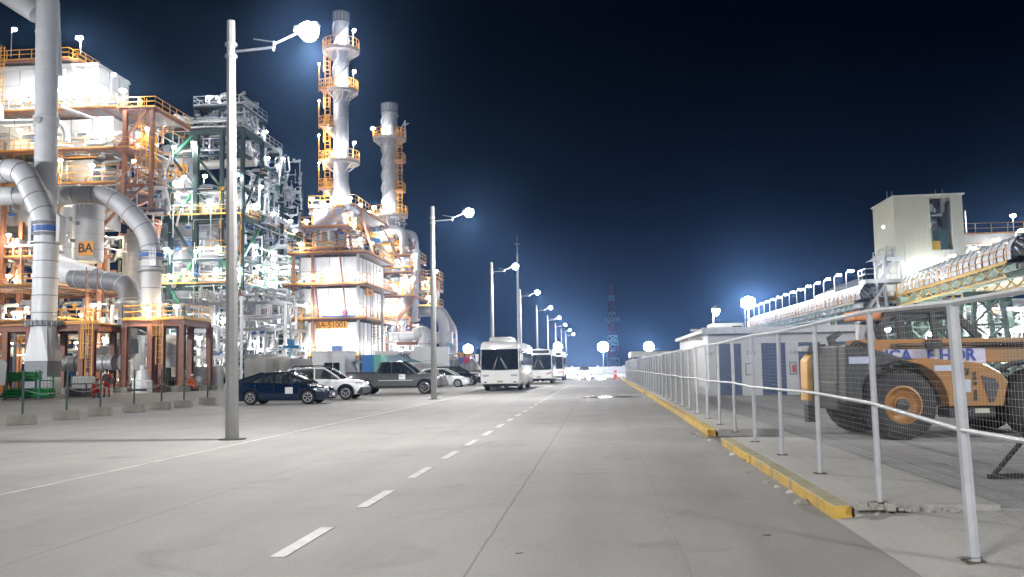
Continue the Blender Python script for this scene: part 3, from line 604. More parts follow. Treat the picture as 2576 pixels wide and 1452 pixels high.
# ------------------------------------------------------------------ buses
BUSW = mat('bus_white_paint', (.74, .74, .72), .22, 0, .04, 1.5, coat=.5, dirt=(.55, .54, .5), dirt_amt=.3)
def bus(L, W, H, label, style=0):
    t = thing('bus', label, 'bus', group='white buses parked along the road'); r = .50
    # local: front at y=0 facing -y, length along +y
    def ring(y, k=1.0, dz=0.0, zt=H):
        hw = W / 2 * k; c = .26; z0 = .42 + dz; P = []
        P += [(-hw * .96, y, z0), (-hw, y, z0 + .12), (-hw, y, 1.3), (-hw * .985, y, zt - c)]
        P += [(-hw * .985 + c * (1 - cos(a)), y, zt - c + c * sin(a)) for a in (.5, 1.0, 1.4)]
        P += [(0, y, zt + .03)]
        return P + [(-x, yy, z) for x, yy, z in reversed(P[:-1])]
    m = MB(); ax = [(2.45, r), (L - 3.2, r)]; ys = [(.0, .93, .05, H - .28), (.08, .975, .0, H - .12), (.3, 1, 0, H), (L - .3, 1, 0, H), (L, .96, 0, H - .12)]
    vs = []; rings = [ring(*q) for q in ys]; K = len(rings[0])
    for q in rings: vs += q
    fs = [(i * K + j, i * K + (j + 1) % K, (i + 1) * K + (j + 1) % K, (i + 1) * K + j) for i in range(len(rings) - 1) for j in range(K)]
    fs += [tuple(range(K)), tuple((len(rings) - 1) * K + j for j in range(K))]
    m.add(vs, fs); m.build('body', BUSW, t, smooth=True)
    hw = W / 2
    q = MB(); z0, z1 = (1.32, 2.62) if style == 0 else (1.22, 2.55)
    pts = []; N = 8
    for i in range(N + 1):
        x = -hw * .93 + 2 * hw * .93 * i / N; b_ = -.035 - .07 * (1 - (x / hw) ** 2); pts += [(x, b_, z0 + .04 * (x / hw) ** 2), (x, b_ + .03, z1)]
    pts2 = [(x, y + .06, z) for x, y, z in pts]
    q.add(pts, [(i * 2, i * 2 + 1, i * 2 + 3, i * 2 + 2) for i in range(N)]); q.build('windshield', GLASS, t, smooth=True)
    q = MB(); q.box(-hw * .93, hw * .93, -.0, .05, z0 + .02, z1 - .02); q.build('dashboard', BLACK, t)
    for s in (-1, 1):
        n = max(3, int((L - 2.6) / 1.35)); x0 = 1.2
        for i in range(n):
            ya = x0 + i * (L - 1.8) / n; yb = ya + (L - 1.8) / n - .14
            MB().box(min(s * (hw - .01), s * (hw + .012)), max(s * (hw - .01), s * (hw + .012)), ya, yb, 1.62, 2.52).build('side_window', GLASS, t, bevel=.004)
        MB().box(min(s * hw * .99, s * (hw + .004)), max(s * hw * .99, s * (hw + .004)), .12, .62, 1.45, 2.55).build('door_glass', GLASS, t)
        MB().box(min(s * (hw - .01), s * (hw + .006)), max(s * (hw - .01), s * (hw + .006)), .3, L - .3, 1.18, 1.2).build('side_seam', mat('seam_grey', (.3, .3, .3), .6), t)
        q = MB(); q.tube(smooth_path([(s * (hw - .08), -.02, 2.66), (s * (hw + .12), -.28, 2.62), (s * (hw + .14), -.28, 2.35)], .1), .02, 6); arm = q.build('mirror_arm', BLACK, t)
        MB().cbox((s * (hw + .14), -.28, 2.1), (.2, .12, .46)).build('mirror', BLACK if style else BUSW, arm, bevel=.03)
        hl = MB(); zz = .98 if style == 0 else .95
        if style == 0:
            hl.cbox((s * hw * .72, -.02, zz), (.42, .06, .12)); hl.build('headlight', mat('headlight_glass', (.5, .5, .5), .1), t, bevel=.02)
            MB().cbox((s * hw * .74, -.005, .56), (.16, .06, .07)).build('fog_light', BLACK, t)
        else:
            hl.add([(s * hw * .5, -.03, .85), (s * hw * .92, -.01, 1.02), (s * hw * .95, .0, .92), (s * hw * .6, -.03, .8)], [(0, 1, 2, 3)]); hl.build('headlight', mat('bus_lamp_red', (.3, .03, .02), .2), t)
        for yw, rr in ax:
            q = MB(); q.lathe([(.3, -.14), (.46, -.15), (.5, -.1), (.5, .1), (.46, .15), (.3, .14)], (s * (hw - .17), yw, .5), 24, 'x'); T = q.build('wheel', DARK, t, smooth=True)
            q = MB(); q.lathe([(.001, s * .06), (.1, s * .06), (.2, s * .02), (.29, s * .13), (.31, s * .15), (.31, s * .05)], (s * (hw - .17), yw, .5), 20, 'x'); q.build('rim', mat('steel_wheel', (.45, .46, .47), .4, .5, .1, 6), T, smooth=True)
            q = MB(); a = [(yw + .62 * cos(pi * k / 12), .44 + .66 * sin(pi * k / 12)) for k in range(13)]; q.prism(a, min(s * (hw - .3), s * (hw + .006)), max(s * (hw - .3), s * (hw + .006)), 'yz'); q.build('wheel_arch', BLACK, t)
    for s in (-.42, .42):
        q = MB(); q.bar((s, -.14, 1.36), (s + (.28 if s < 0 else -.36), -.12, 2.12 if s < 0 else 2.05), .035); q.bar((s + .1, -.15, 1.40), (s + (.28 if s < 0 else -.36), -.12, 2.12), .02); q.build('wiper', mat('wiper_grey', (.35, .35, .36), .4), t)
    MB().cbox((.0, -.03, .60), (.34, .04, .12)).build('license_plate', mat('plate_dull', (.30, .27, .14), .6), t)
    q = MB()
    for x in (-.22, -.08, .08, .22): q.cbox((x, -.0, 2.98 if style == 0 else 2.9), (.05, .04, .03))
    q.build('marker_light', BLACK, t)
    q = MB(); q.box(-hw * .9, hw * .9, .6, L - .4, .28, .5)
    for x in (-.5, -.15, .3): q.tube([(x, .5, .3), (x, 1.6, .3)], .13, 10)
    q.build('underbody', BLACK, t)
    if style == 0:
        q = MB(); q.prism([(.5, H - .03), (.62, H + .20), (.9, H + .30), (3.1, H + .28), (3.9, H - .02)], -.72, .72, 'yz'); q.build('roof_air_conditioner', BUSW, t, bevel=.06)
    else:
        MB().box(-hw * .8, hw * .8, -.03, .06, 2.68, 2.95).build('destination_sign', BLACK, t, bevel=.02)
    return t
b1 = bus(11.3, 2.5, 3.12, 'foremost white bus with a rooftop air conditioner and large dark windscreen'); b1.location = (-6.32, 57.2, 0)
b2 = bus(7.5, 2.4, 3.05, 'second white bus, parked right behind the foremost bus', 1); b2.location = (-5.5, 81, 0)
b3 = bus(11, 2.5, 3.2, 'third white bus, farthest down the row', 1); b3.location = (-5.25, 98, 0)
# ------------------------------------------------------------------ people
def person(label, loc, rz, joints, cloth, skin, hair, helmet=None, name='person'):
    J = {k: Vector(v) for k, v in joints.items()}
    t = thing(name, label, 'person', group=None); 
    names = ['pel', 'bel', 'che', 'nek', 'hed', 'shL', 'elL', 'wrL', 'shR', 'elR', 'wrR', 'hiL', 'knL', 'anL', 'toL', 'hiR', 'knR', 'anR', 'toR']
    ed = [('pel', 'bel'), ('bel', 'che'), ('che', 'nek'), ('nek', 'hed'), ('che', 'shL'), ('shL', 'elL'), ('elL', 'wrL'), ('che', 'shR'), ('shR', 'elR'), ('elR', 'wrR'),
          ('pel', 'hiL'), ('hiL', 'knL'), ('knL', 'anL'), ('anL', 'toL'), ('pel', 'hiR'), ('hiR', 'knR'), ('knR', 'anR'), ('anR', 'toR')]
    rad = dict(pel=.135, bel=.12, che=.145, nek=.055, hed=.09, shL=.07, elL=.045, wrL=.03, shR=.07, elR=.045, wrR=.03, hiL=.095, knL=.062, anL=.042, toL=.035, hiR=.095, knR=.062, anR=.042, toR=.035)
    def skin_mesh(nm, verts, edges, radii, material, par, root=0, sub=1):
        me = bpy.data.meshes.new(nm); me.from_pydata([tuple(v) for v in verts], edges, []); o = bpy.data.objects.new(nm, me); link(o)
        md = o.modifiers.new('s', 'SKIN'); md.use_smooth_shade = True; d = me.skin_vertices[0].data
        for i, r_ in enumerate(radii): d[i].radius = (r_, r_)
        for i in range(len(verts)): d[i].use_root = (i == root)
        sb = o.modifiers.new('u', 'SUBSURF'); sb.levels = sub; sb.render_levels = sub; me.materials.append(material); place(o, par); return o
    V = [J[n] for n in names]; E = [(names.index(a), names.index(b_)) for a, b_ in ed]; Rr = [rad[n] * .9 for n in names]
    for sd in 'LR':      # hand: palm and five bent fingers
        wv = J['wr' + sd]; d = (wv - J['el' + sd]).normalized(); side = d.cross(Vector((0, 0, 1))); side = side.normalized() if side.length > .1 else Vector((1, 0, 0)); dn = d.cross(side)
        pi_ = len(V); V.append(wv + d * .08); Rr.append(.030); E.append((names.index('wr' + sd), pi_))
        for k, (off, ln) in enumerate(((-.030, .075), (-.011, .085), (.009, .08), (.028, .062))):
            a = wv + d * .10 + side * off; V += [a, a + d * ln * .5 + dn * .01, a + d * ln * .85 + dn * .03]; Rr += [.009, .0085, .007]; n_ = len(V); E += [(pi_, n_ - 3), (n_ - 3, n_ - 2), (n_ - 2, n_ - 1)]
        a = wv + d * .05 - side * .035; V += [a, a + d * .04 - side * .02]; Rr += [.011, .009]; n_ = len(V); E += [(pi_, n_ - 2), (n_ - 2, n_ - 1)]
    skin_mesh('body', V, E, Rr, skin, t)
    cn = names[:]; cr_ = [rad[n] * (1.18 if n not in ('nek', 'hed') else 1) for n in names]
    keep = [n for n in names if n not in ('hed', 'nek', 'toL', 'toR')]
    skin_mesh('coverall', [J[n] for n in keep], [(keep.index(a), keep.index(b_)) for a, b_ in ed if a in keep and b_ in keep], [rad[n] * 1.2 for n in keep], cloth, t)
    hd = J['hed']; f = Vector(joints.get('face', (0, -1, 0))).normalized(); u = Vector((0, 0, 1))
    q = MB(); c = hd + u * .03; q.lathe([(.001, -.125), (.06, -.11), (.082, -.05), (.09, .02), (.082, .08), (.05, .118), (.001, .13)], c, 16); q.build('head', skin, t, smooth=True)
    q = MB(); s_ = f.cross(u); q.cbox(c + f * .088 - u * .01, (.03, .03, .045)); q.build('nose', skin, t, bevel=.008)
    q = MB(); q.cbox(c + f * .078 + s_ * .032 + u * .015, (.02, .02, .014)); q.cbox(c + f * .078 - s_ * .032 + u * .015, (.02, .02, .014)); q.cbox(c + f * .078 - u * .055, (.035, .02, .01)); q.build('eyes_and_mouth', BLACK, t)
    q = MB(); q.lathe([(.094, .03 if not helmet else .035), (.098, .07), (.075, .12), (.03, .142), (.001, .145)] if not helmet else [(.14, .04), (.115, .05), (.11, .10), (.075, .15), (.001, .165)], c, 16); q.build('hair' if not helmet else 'helmet', hair if not helmet else helmet, t, smooth=True)
    for sd in 'LR':
        a, b_ = J['an' + sd], J['to' + sd]; q = MB(); q.tube([a + Vector((0, 0, .05)), a - Vector((0, 0, .02)), (a + b_) / 2 + Vector((0, 0, -.01)), b_], [.06, .065, .055, .04], 8); q.build('boot', DARK, t, smooth=True)
    t.location = loc; t.rotation_euler[2] = rz; return t
STAND = dict(pel=(0, 0, .95), bel=(0, 0, 1.12), che=(0, -.02, 1.34), nek=(0, -.02, 1.50), hed=(0, -.04, 1.62), shL=(.19, 0, 1.42), elL=(.27, .02, 1.14), wrL=(.20, -.14, .95), shR=(-.19, 0, 1.42), elR=(-.27, .03, 1.14), wrR=(-.22, -.12, .94),
             hiL=(.10, 0, .90), knL=(.14, -.02, .50), anL=(.16, .02, .09), toL=(.17, -.15, .04), hiR=(-.10, 0, .90), knR=(-.14, -.02, .50), anR=(-.16, .02, .09), toR=(-.18, -.15, .04))
CROUCH = dict(pel=(0, .10, .38), bel=(0, .06, .54), che=(0, -.10, .76), nek=(0, -.16, .90), hed=(0, -.22, 1.01), shL=(.19, -.10, .82), elL=(.22, -.32, .62), wrL=(.10, -.50, .50), shR=(-.19, -.10, .82), elR=(-.22, -.32, .62), wrR=(-.10, -.50, .52),
              hiL=(.11, .05, .37), knL=(.18, -.36, .52), anL=(.17, -.10, .09), toL=(.18, -.28, .04), hiR=(-.11, .05, .37), knR=(-.18, -.36, .52), anR=(-.17, -.10, .09), toR=(-.18, -.28, .04))
SIT = dict(pel=(0, .10, .50), bel=(0, .10, .68), che=(0, .02, .92), nek=(0, -.02, 1.07), hed=(0, -.06, 1.18), shL=(.19, .02, .98), elL=(.23, -.14, .76), wrL=(.12, -.34, .66), shR=(-.19, .02, .98), elR=(-.23, -.14, .76), wrR=(-.12, -.34, .66),
           hiL=(.11, .06, .49), knL=(.16, -.36, .50), anL=(.16, -.38, .10), toL=(.17, -.54, .04), hiR=(-.11, .06, .49), knR=(-.16, -.36, .50), anR=(-.16, -.38, .10), toR=(-.17, -.54, .04))
RED = mat('red_coverall', (.34, .012, .014), .8, 0, .25, 9); ORC = mat('hi_vis_orange_cloth', (.85, .13, .02), .8, 0, .15, 9); GRYC = mat('dark_grey_cloth', (.07, .06, .065), .85, 0, .2, 8)
SKN = mat('brown_skin', (.27, .145, .09), .55, 0, .06, 10); HAIR = mat('black_hair', (.012, .01, .01), .6); HELM = mat('white_helmet', (.75, .75, .73), .3)
g_ = dash_spot(268, 999); p1 = person('person standing in red work clothes with a dark vest, head bent over a bag', (g_.x, g_.y, 0), .15, STAND, RED, SKN, HAIR)
q = MB(); q.tube([(0, 0, 1.02), (0, -.01, 1.2), (0, -.02, 1.44)], [.19, .20, .15], 12); q.build('vest', GRYC, p1, smooth=True)
MB().cbox((.34, -.10, 1.02), (.30, .22, .34)).build('shoulder_bag', BLACK, p1, bevel=.06)
g_ = dash_spot(238, 1001); person('person in red work clothes crouching beside the standing worker', (g_.x, g_.y, 0), 1.2, CROUCH, RED, SKN, HAIR)
g_ = dash_spot(481, 984); pz = person('person in an orange high visibility top and white helmet sitting at the pale panel', (g_.x, g_.y, 0), 1.3, SIT, ORC, SKN, HAIR, HELM)
MB().cbox((g_.x - .0, g_.y + .0, .22), (.45, .45, .40)).build('low_stool', BLACK, label='low dark block the orange topped worker sits on', cat='stool', bevel=.02)
g_ = at(407, 900, 66.3); person('person in dark red clothes crouching in front of the brown frame', (g_.x, g_.y, 0), .4, CROUCH, mat('dark_red_cloth', (.16, .02, .02), .85, 0, .3, 8), SKN, HAIR)
# ------------------------------------------------------------------ refinery helpers
def railing(parent, pts, mt=YELLOW, h=1.1, step=1.5, r=.035):
    m = MB()
    for a, b_ in zip(pts, pts[1:]):
        a = Vector(a); b_ = Vector(b_); L = (b_ - a).length
        if L < .05: continue
        n = max(1, round(L / step))
        for k in range(n + 1): p = a.lerp(b_, k / n); m.bar(p, p + Vector((0, 0, h)), r * 1.6)
        for z in (h, h * .55): m.bar(a + Vector((0, 0, z)), b_ + Vector((0, 0, z)), r * 1.6)
        m.bar(a + Vector((0, 0, .08)), b_ + Vector((0, 0, .08)), .02, .15)
    return m.build('railing', mt, parent)
def platform(parent, x0, x1, y0, y1, z, steel=ORANGE, rail=YELLOW, sides='flr', joist=1.6, h=.2):
    d = MB().box(x0, x1, y0, y1, z - .06, z).build('deck', GRATE, parent)
    m = MB()
    for a, b_ in (((x0, y0), (x1, y0)), ((x0, y1), (x1, y1)), ((x0, y0), (x0, y1)), ((x1, y0), (x1, y1))):
        m.ibeam((a[0], a[1], z - .063 - h / 2), (b_[0], b_[1], z - .063 - h / 2), .2, h)
    n = max(1, int((x1 - x0) / joist))
    for k in range(1, n): x = x0 + (x1 - x0) * k / n; m.bar((x, y0, z - .063 - h * .3), (x, y1, z - .063 - h * .3), .12, h * .55)
    m.build('platform_beam', steel, parent)
    if 'f' in sides: railing(parent, [(x0, y0, z), (x1, y0, z)], rail)
    if 'r' in sides: railing(parent, [(x1, y0, z), (x1, y1, z)], rail)
    if 'l' in sides: railing(parent, [(x0, y0, z), (x0, y1, z)], rail)
    if 'b' in sides: railing(parent, [(x0, y1, z), (x1, y1, z)], rail)
    return d
def plamp(parent, x, y, z, h=2.2, P=900, warm=False, dx=.3, dy=-.2, s=1.0, r=.12):
    """lamp on a goose-neck pole fixed to a platform"""
    m = MB(); m.tube(smooth_path([(x, y, z), (x, y, z + h), (x + dx, y + dy, z + h + .08)], .25), .035, 6); p = m.build('lamp_pole', GALV, parent)
    hx, hy, hz = x + dx, y + dy, z + h
    MB().lathe([(.05, .16), (.21 * s, .05), (.24 * s, -.02)], (hx, hy, hz), 12).build('lamp_shade', GALV, p)
    MB().lathe([(.23 * s, -.02), (.22 * s, -.14), (.13 * s, -.26), (.001, -.32)], (hx, hy, hz), 12).build('lens', LENSW if warm else LENS, p, smooth=True)  # lens enlarged to give the bright spot of lamp glare
    point((hx, hy, hz - .3), round(P * PK * (.6 if parent.name == 'steel_structure' else 1), 2), parent, (1, .80, .52) if warm else (1, .975, .92), r)
def clad_box(parent, x0, x1, y0, y1, z0, z1, mt=WHITE, px=1.6, pz=1.7, name='casing'):
    MB().box(x0, x1, y0, y1, z0, z1).build(name, mt, parent)
    m = MB(); n = max(1, round((x1 - x0) / px))
    for k in range(n + 1): x = x0 + (x1 - x0) * k / n; m.box(x - .035, x + .035, y0 - .07, y0 - .003, z0, z1)
    n = max(1, round((y1 - y0) / px))
    for k in range(n + 1):
        y = y0 + (y1 - y0) * k / n; m.box(x1 + .003, x1 + .07, y - .035, y + .035, z0, z1)
    n = max(1, round((z1 - z0) / pz))
    for k in range(1, n): z = z0 + (z1 - z0) * k / n; m.box(x0, x1, y0 - .05, y0 - .004, z - .03, z + .03); m.box(x1 + .004, x1 + .05, y0, y1, z - .03, z + .03)
    m.build('stiffener', ALU, parent)
def duct(parent, pts, r, mt=DUCT, rad=None, rings=1.6, name='duct', n=20, ringmat=None, rk=1.06):
    path = smooth_path(pts, rad or r * 1.6, 5); m = MB(); m.tube(path, r, n); o_ = m.build(name, mt, parent, smooth=True)
    acc = 0; nxt = rings * .5
    for a, b_ in zip(path, path[1:]):
        L = (b_ - a).length
        while nxt <= acc + L and L > 0:
            p = a.lerp(b_, (nxt - acc) / L); d = (b_ - a).normalized(); MB().tube([p - d * .035, p + d * .035], r * rk, n).build('stiffening_ring', ringmat or DUCTD, o_, smooth=True); nxt += rings
        acc += L
    return o_
def ladder(parent, x, y, z0, z1, mt=YELLOW, cage=True, w_=.5, dy=-1):
    m = MB(); m.bar((x - w_ / 2, y, z0), (x - w_ / 2, y, z1), .06); m.bar((x + w_ / 2, y, z0), (x + w_ / 2, y, z1), .06)
    for k in range(int((z1 - z0) / .5)): m.bar((x - w_ / 2, y, z0 + .5 * k), (x + w_ / 2, y, z0 + .5 * k), .035)
    if cage:
        for sx, sy in ((-.38, .25), (-.3, .6), (.3, .6), (.38, .25), (0, .72)): m.bar((x + sx, y + dy * sy, z0 + 2.2), (x + sx, y + dy * sy, z1), .035)
        for k in range(int((z1 - z0 - 2.2) / 1.1) + 1):
            z = z0 + 2.2 + 1.1 * k; m.tube([(x + .38 * cos(a), y + dy * (.1 + .64 * sin(a)), z) for a in [pi * i / 8 for i in range(9)]], .03, 5)
    return m.build('ladder', mt, parent)
def chimney(root, x, y, r, z0, z1, px_step=2.2):
    m = MB(); m.lathe([(r, z0), (r, z1 - 1.2), (r * 1.02, z1 - 1.2), (r * 1.02, z1)], (x, y, 0), 28); st = m.build('stack', ALU, root, smooth=True)
    q = MB(); z = z0 + 1
    while z < z1 - 1.3: q.tube([(x, y, z - .04), (x, y, z + .04)], r * 1.03, 28); z += px_step
    q.build('stack_seam', DUCT, st)
    q = MB(); q.tube([(x, y, z1 - 1.25), (x, y, z1 - 1.1)], r * 1.12, 28); q.tube([(x, y, z1 - .15), (x, y, z1)], r * 1.12, 28)
    for k in range(14): a = 2 * pi * k / 14; q.bar((x + r * 1.06 * cos(a), y + r * 1.06 * sin(a), z1 - 1.2), (x + r * 1.06 * cos(a), y + r * 1.06 * sin(a), z1), .12, .08)
    q.build('stack_cap', DUCTD, st)
    return st
def strakes(st, x, y, r, z0, z1, turns=1.4):
    for k in range(3):
        m = MB(); N = 44; vs = []
        for i in range(N + 1):
            a = 2 * pi * (k / 3 + turns * i / N); z = z0 + (z1 - z0) * i / N
            for rr in (r * .98, r * 1.17): vs += [(x + rr * cos(a) - .02 * sin(a), y + rr * sin(a) + .02 * cos(a), z), (x + rr * cos(a) + .02 * sin(a), y + rr * sin(a) - .02 * cos(a), z)]
        m.add(vs, [(i * 4 + p, i * 4 + q_, (i + 1) * 4 + q_, (i + 1) * 4 + p) for i in range(N) for p, q_ in ((0, 2), (2, 3), (3, 1), (1, 0))])
        m.build('helical_strake', ALU, st, smooth=True)
def ring_platform(root, x, y, r, z, ro, a0=0, a1=2 * pi, steel=ORANGE):
    N = 20; m = MB(); A = [a0 + (a1 - a0) * i / N for i in range(N + 1)]
    vs = []
    for a in A: vs += [(x + q * cos(a), y + q * sin(a), zz) for q, zz in ((r, z), (ro, z), (ro, z - .3), (r, z - .12))]
    m.add(vs, [(i * 4 + j, i * 4 + (j + 1) % 4, (i + 1) * 4 + (j + 1) % 4, (i + 1) * 4 + j) for i in range(N) for j in range(4)])
    for a in A[::3]: m.bar((x + r * cos(a), y + r * sin(a), z - 1.2), (x + ro * cos(a), y + ro * sin(a), z - .25), .1)
    m.build('ring_deck', mat('pale_deck_steel', (.42, .36, .31), .55, .1, .12, 2), root)
    q = MB()
    for a in A: q.bar((x + ro * cos(a), y + ro * sin(a), z), (x + ro * cos(a), y + ro * sin(a), z + 1.15), .06)
    for zz in (.6, 1.15): q.tube([(x + ro * cos(a), y + ro * sin(a), z + zz) for a in A], .035, 5)
    q.tube([(x + ro * cos(a), y + ro * sin(a), z + .1) for a in A], .06, 4)
    q.build('railing', YELLOW, root)
def pipe_nest(label, x0, x1, y0, y1, z0, z1, n, seed, grp=None, rs=(.05, .22), mats=None, cat='pipework', shelves=0):
    """a pipe module: each run of pipe is a part of its own"""
    r_ = random.Random(seed); t = thing('pipe_module', label, cat, ((x0 + x1) / 2, (y0 + y1) / 2, z0), grp); mats = mats or [GALV, ALU, WHITE, ALU]
    for k in range(n):
        y = r_.uniform(y0, y1); z = r_.uniform(z0 + .2, z1); rr = r_.uniform(*rs) * (1 if r_.random() < .85 else 1.6); a = r_.uniform(x0, x1); ty = r_.random()
        if ty < .45:
            b_ = min(x1, a + r_.uniform(2, 8)); pts = [(a, y, z + r_.choice((-1, 1, 0)) * r_.uniform(.5, 2)), (a, y, z), (b_, y, z), (b_, y + r_.uniform(-1, 1), z + r_.choice((-1, 1)) * r_.uniform(.6, 2.5))]
            pts = [pts[1], pts[2]] if r_.random() < .3 else pts
        elif ty < .8:
            zz = min(z1, z + r_.uniform(1.5, 5)); pts = [(a, y, z), (a, y, zz), (a + r_.choice((-1, 1)) * r_.uniform(.5, 2), y, zz)]
        else: pts = [(a, y0, z), (a, y1, z), (a, y1, z + 1)]
        pts = [(min(max(p[0], x0), x1), min(max(p[1], y0), y1), min(max(p[2], z0), z1)) for p in pts]
        m = MB(); m.tube(smooth_path(pts, .35, 3), rr, 7)
        for p in pts:
            if r_.random() < .4: m.cbox(p, (min(rr, .11) * 2.8,) * 3)
        m.build('pipe', r_.choice(mats), t, smooth=True)
    for k in range(max(2, n // 9)):     # valves / instruments
        x = r_.uniform(x0, x1); y = y0 + r_.uniform(0, .4 * (y1 - y0)); z = r_.uniform(z0 + .4, z1); m = MB(); m.tube([(x - .25, y, z), (x + .25, y, z)], .16, 8); m.tube([(x, y, z), (x, y, z + .5)], .04, 6); m.tube([(x, y, z + .48), (x, y, z + .52)], .2, 10)
        m.build('valve', r_.choice([ALU, GALV, BLUE, ORANGE]), t)
    for k in range(shelves):
        z = z0 + (z1 - z0) * (k + 1) / (shelves + .5); m = MB(); m.ibeam((x0, y0, z), (x1, y0, z), .2, .3); m.ibeam((x0, y1, z), (x1, y1, z), .2, .3)
        nn = max(1, int((x1 - x0) / 5))
        for j in range(nn + 1):
            x = x0 + (x1 - x0) * j / nn; m.ibeam((x, y0, z), (x, y1, z), .18, .25)
            if k == shelves - 1: m.bar((x, y0, z0), (x, y0, z), .25); m.bar((x, y1, z0), (x, y1, z), .25)
        m.build('rack_frame', GALV, t)
    return t
def vessel(label, x, y, z0, z1, r, mt=ALU, cat='vessel', grp=None, skirt=True):
    t = thing('process_vessel', label, cat, (x, y, z0), grp)
    pr = [(r * sin(a), z1 + r * .55 * cos(a)) for a in [pi / 2 * k / 7 for k in range(8)]]; pr = list(reversed(pr)); pr[-1] = (.001, z1 + r * .55) if False else pr[-1]
    prof = [(r * .98, z0), (r, z0 + .01), (r, z1)] + [(r * cos(a), z1 + r * .55 * sin(a)) for a in [pi / 2 * k / 7 for k in range(1, 7)]] + [(.001, z1 + r * .55)]
    s_ = MB().lathe(prof, (x, y, 0), 32).build('shell', mt, t, smooth=True)
    m = MB(); z = z0 + 1.2
    while z < z1: m.tube([(x, y, z - .03), (x, y, z + .03)], r * 1.012, 32); z += 1.5
    m.build('lagging_band', GALV, s_, smooth=True)
    for k in range(6): a = 4.2 + k * .35; MB().tube([(x + r * .98 * cos(a), y + r * .98 * sin(a), z0 + 2 + k * 1.7), (x + (r + .5) * cos(a), y + (r + .5) * sin(a), z0 + 2 + k * 1.7)], .2, 8).build('nozzle', GALV, t)
    return t
# ================================================================== LEFT HEATER BLOCK
Y0 = 90.0
FA = thing('fired_heater', 'tall white clad heater block with orange platforms and yellow handrails at the far left', 'heater', (-57, 93, 0))
def X(px, Y=Y0): return gx(px, Y)
def Z(py, px=150, Y=Y0): return gz(py, px, Y)
z_roof, z_p2, z_p3 = Z(152), Z(287), Z(387)
clad_box(FA, X(-60), X(226), 90.5, 96.5, z_p2 + .05, Z(168), px=1.9, pz=2.0)
clad_box(FA, X(-60), X(262), 90.8, 97, z_p3 + .05, z_p2 - .45, px=2.2, pz=1.9)
clad_box(FA, X(-60), X(205), 91.2, 97, Z(560), z_p3 - .45, mt=ALU, px=2.4, pz=2.2)
m = MB(); m.prism([(90.2, Z(168)), (97, Z(168)), (96.6, z_roof - .4), (90.0, z_roof - .4)], X(-60), X(228), 'yz'); m.build('roof_transition', DUCT, FA)
platform(FA, X(-60), X(163), 89.3, 94.2, z_roof, sides='flrb'); platform(FA, X(163) + .01, X(163) + .6, 90, 94.2, z_roof, sides='fr')
m = MB()
for a, b_ in (((X(225), 90.4, Z(275)), (X(160), 90, z_roof - .4)), ((X(226), 96.4, Z(275)), (X(163), 94, z_roof - .4)), ((X(120), 90.3, Z(200)), (X(80), 90, z_roof - .4))): m.ibeam(a, b_, .25, .3)
m.build('brace', DUCT, FA)
platform(FA, X(-60), X(300), 88.2, 97.5, z_p2, sides='fr'); platform(FA, X(-60), X(298), 88.2, 97.5, z_p3, sides='fr')
platform(FA, X(298) + .01, X(298) + 1.5, 88.4, 97.3, z_p3 + .0, sides='fr')
z_p4 = Z(470); platform(FA, X(-60), X(300), 88.6, 97, z_p4, sides='fr')
for i, (px, Y_) in enumerate(((303, 88.6), (303, 97), (372, 88.8), (345, 97.2), (20, 88.6), (150, 88.6))):
    x = X(px, Y_) if px > 200 else X(px); z_lo = Z(540) if px > 160 else 0; z_hi = z_p2 - .4 if px > 200 else z_p3 - .4
    MB().ibeam((x, Y_, z_lo), (x, Y_, z_hi), .4, .4).build('column', ORANGE, FA)
m = MB()
for za, zb in ((z_p3, z_p2), (z_p4, z_p3), (Z(540), z_p4)):
    m.bar((X(303), 88.6, za), (X(372), 88.8, zb - .4), .2); m.bar((X(300), 90, za), (X(300), 96.5, zb - .4), .2)
    m.ibeam((X(303), 88.6, zb - .45), (X(372), 88.8, zb - .45), .25, .35)
m.build('brace', ORANGE, FA)
m = MB(); m.ibeam((X(305), 88.5, z_p2 - .25), (X(392), 89, z_p2 - .3), .3, .45); m.ibeam((X(392), 89, z_p2 - .3), (X(392), 97, z_p2 - .3), .3, .45); m.ibeam((X(305), 97, z_p2 - .3), (X(392), 97, z_p2 - .3), .3, .4); m.build('platform_beam', BROWN, FA)
MB().box(X(300) + .02, X(392), 88.9, 97, z_p2 - .05, z_p2 + .0).build('deck', GRATE, FA)
railing(FA, [(X(305), 88.9, z_p2), (X(392), 88.9, z_p2), (X(392), 97, z_p2)])
ladder(FA, X(360), 89.4, z_p4, z_p3 + 1.2); ladder(FA, X(358), 89.4, z_p3, z_p2 + 1); ladder(FA, X(12), 88, z_p2, z_roof + 1)
for px, z, P, wm, h in ((205, z_roof, 2600, 0, 1.6), (28, z_roof, 300, 0, 3.2), (285, z_p2, 350, 0, 3.6), (318, z_p2, 2600, 0, 1.6), (60, z_p2, 1500, 0, 2.2), (150, z_p2, 1600, 0, 2.0), (250, z_p2, 1200, 0, 2.0),
                    (60, z_p3, 1100, 1, 2.2), (235, z_p3, 1500, 0, 2.2), (372, z_p3, 900, 1, 2.0), (165, z_p4, 900, 1, 2.4), (340, z_p4, 900, 1, 2.2)):
    plamp(FA, X(px), 88.4 if px < 330 else 89.2, z, h, P, bool(wm), .15, -.5 if P > 400 else .2, 1.5 if P > 2000 else 1)
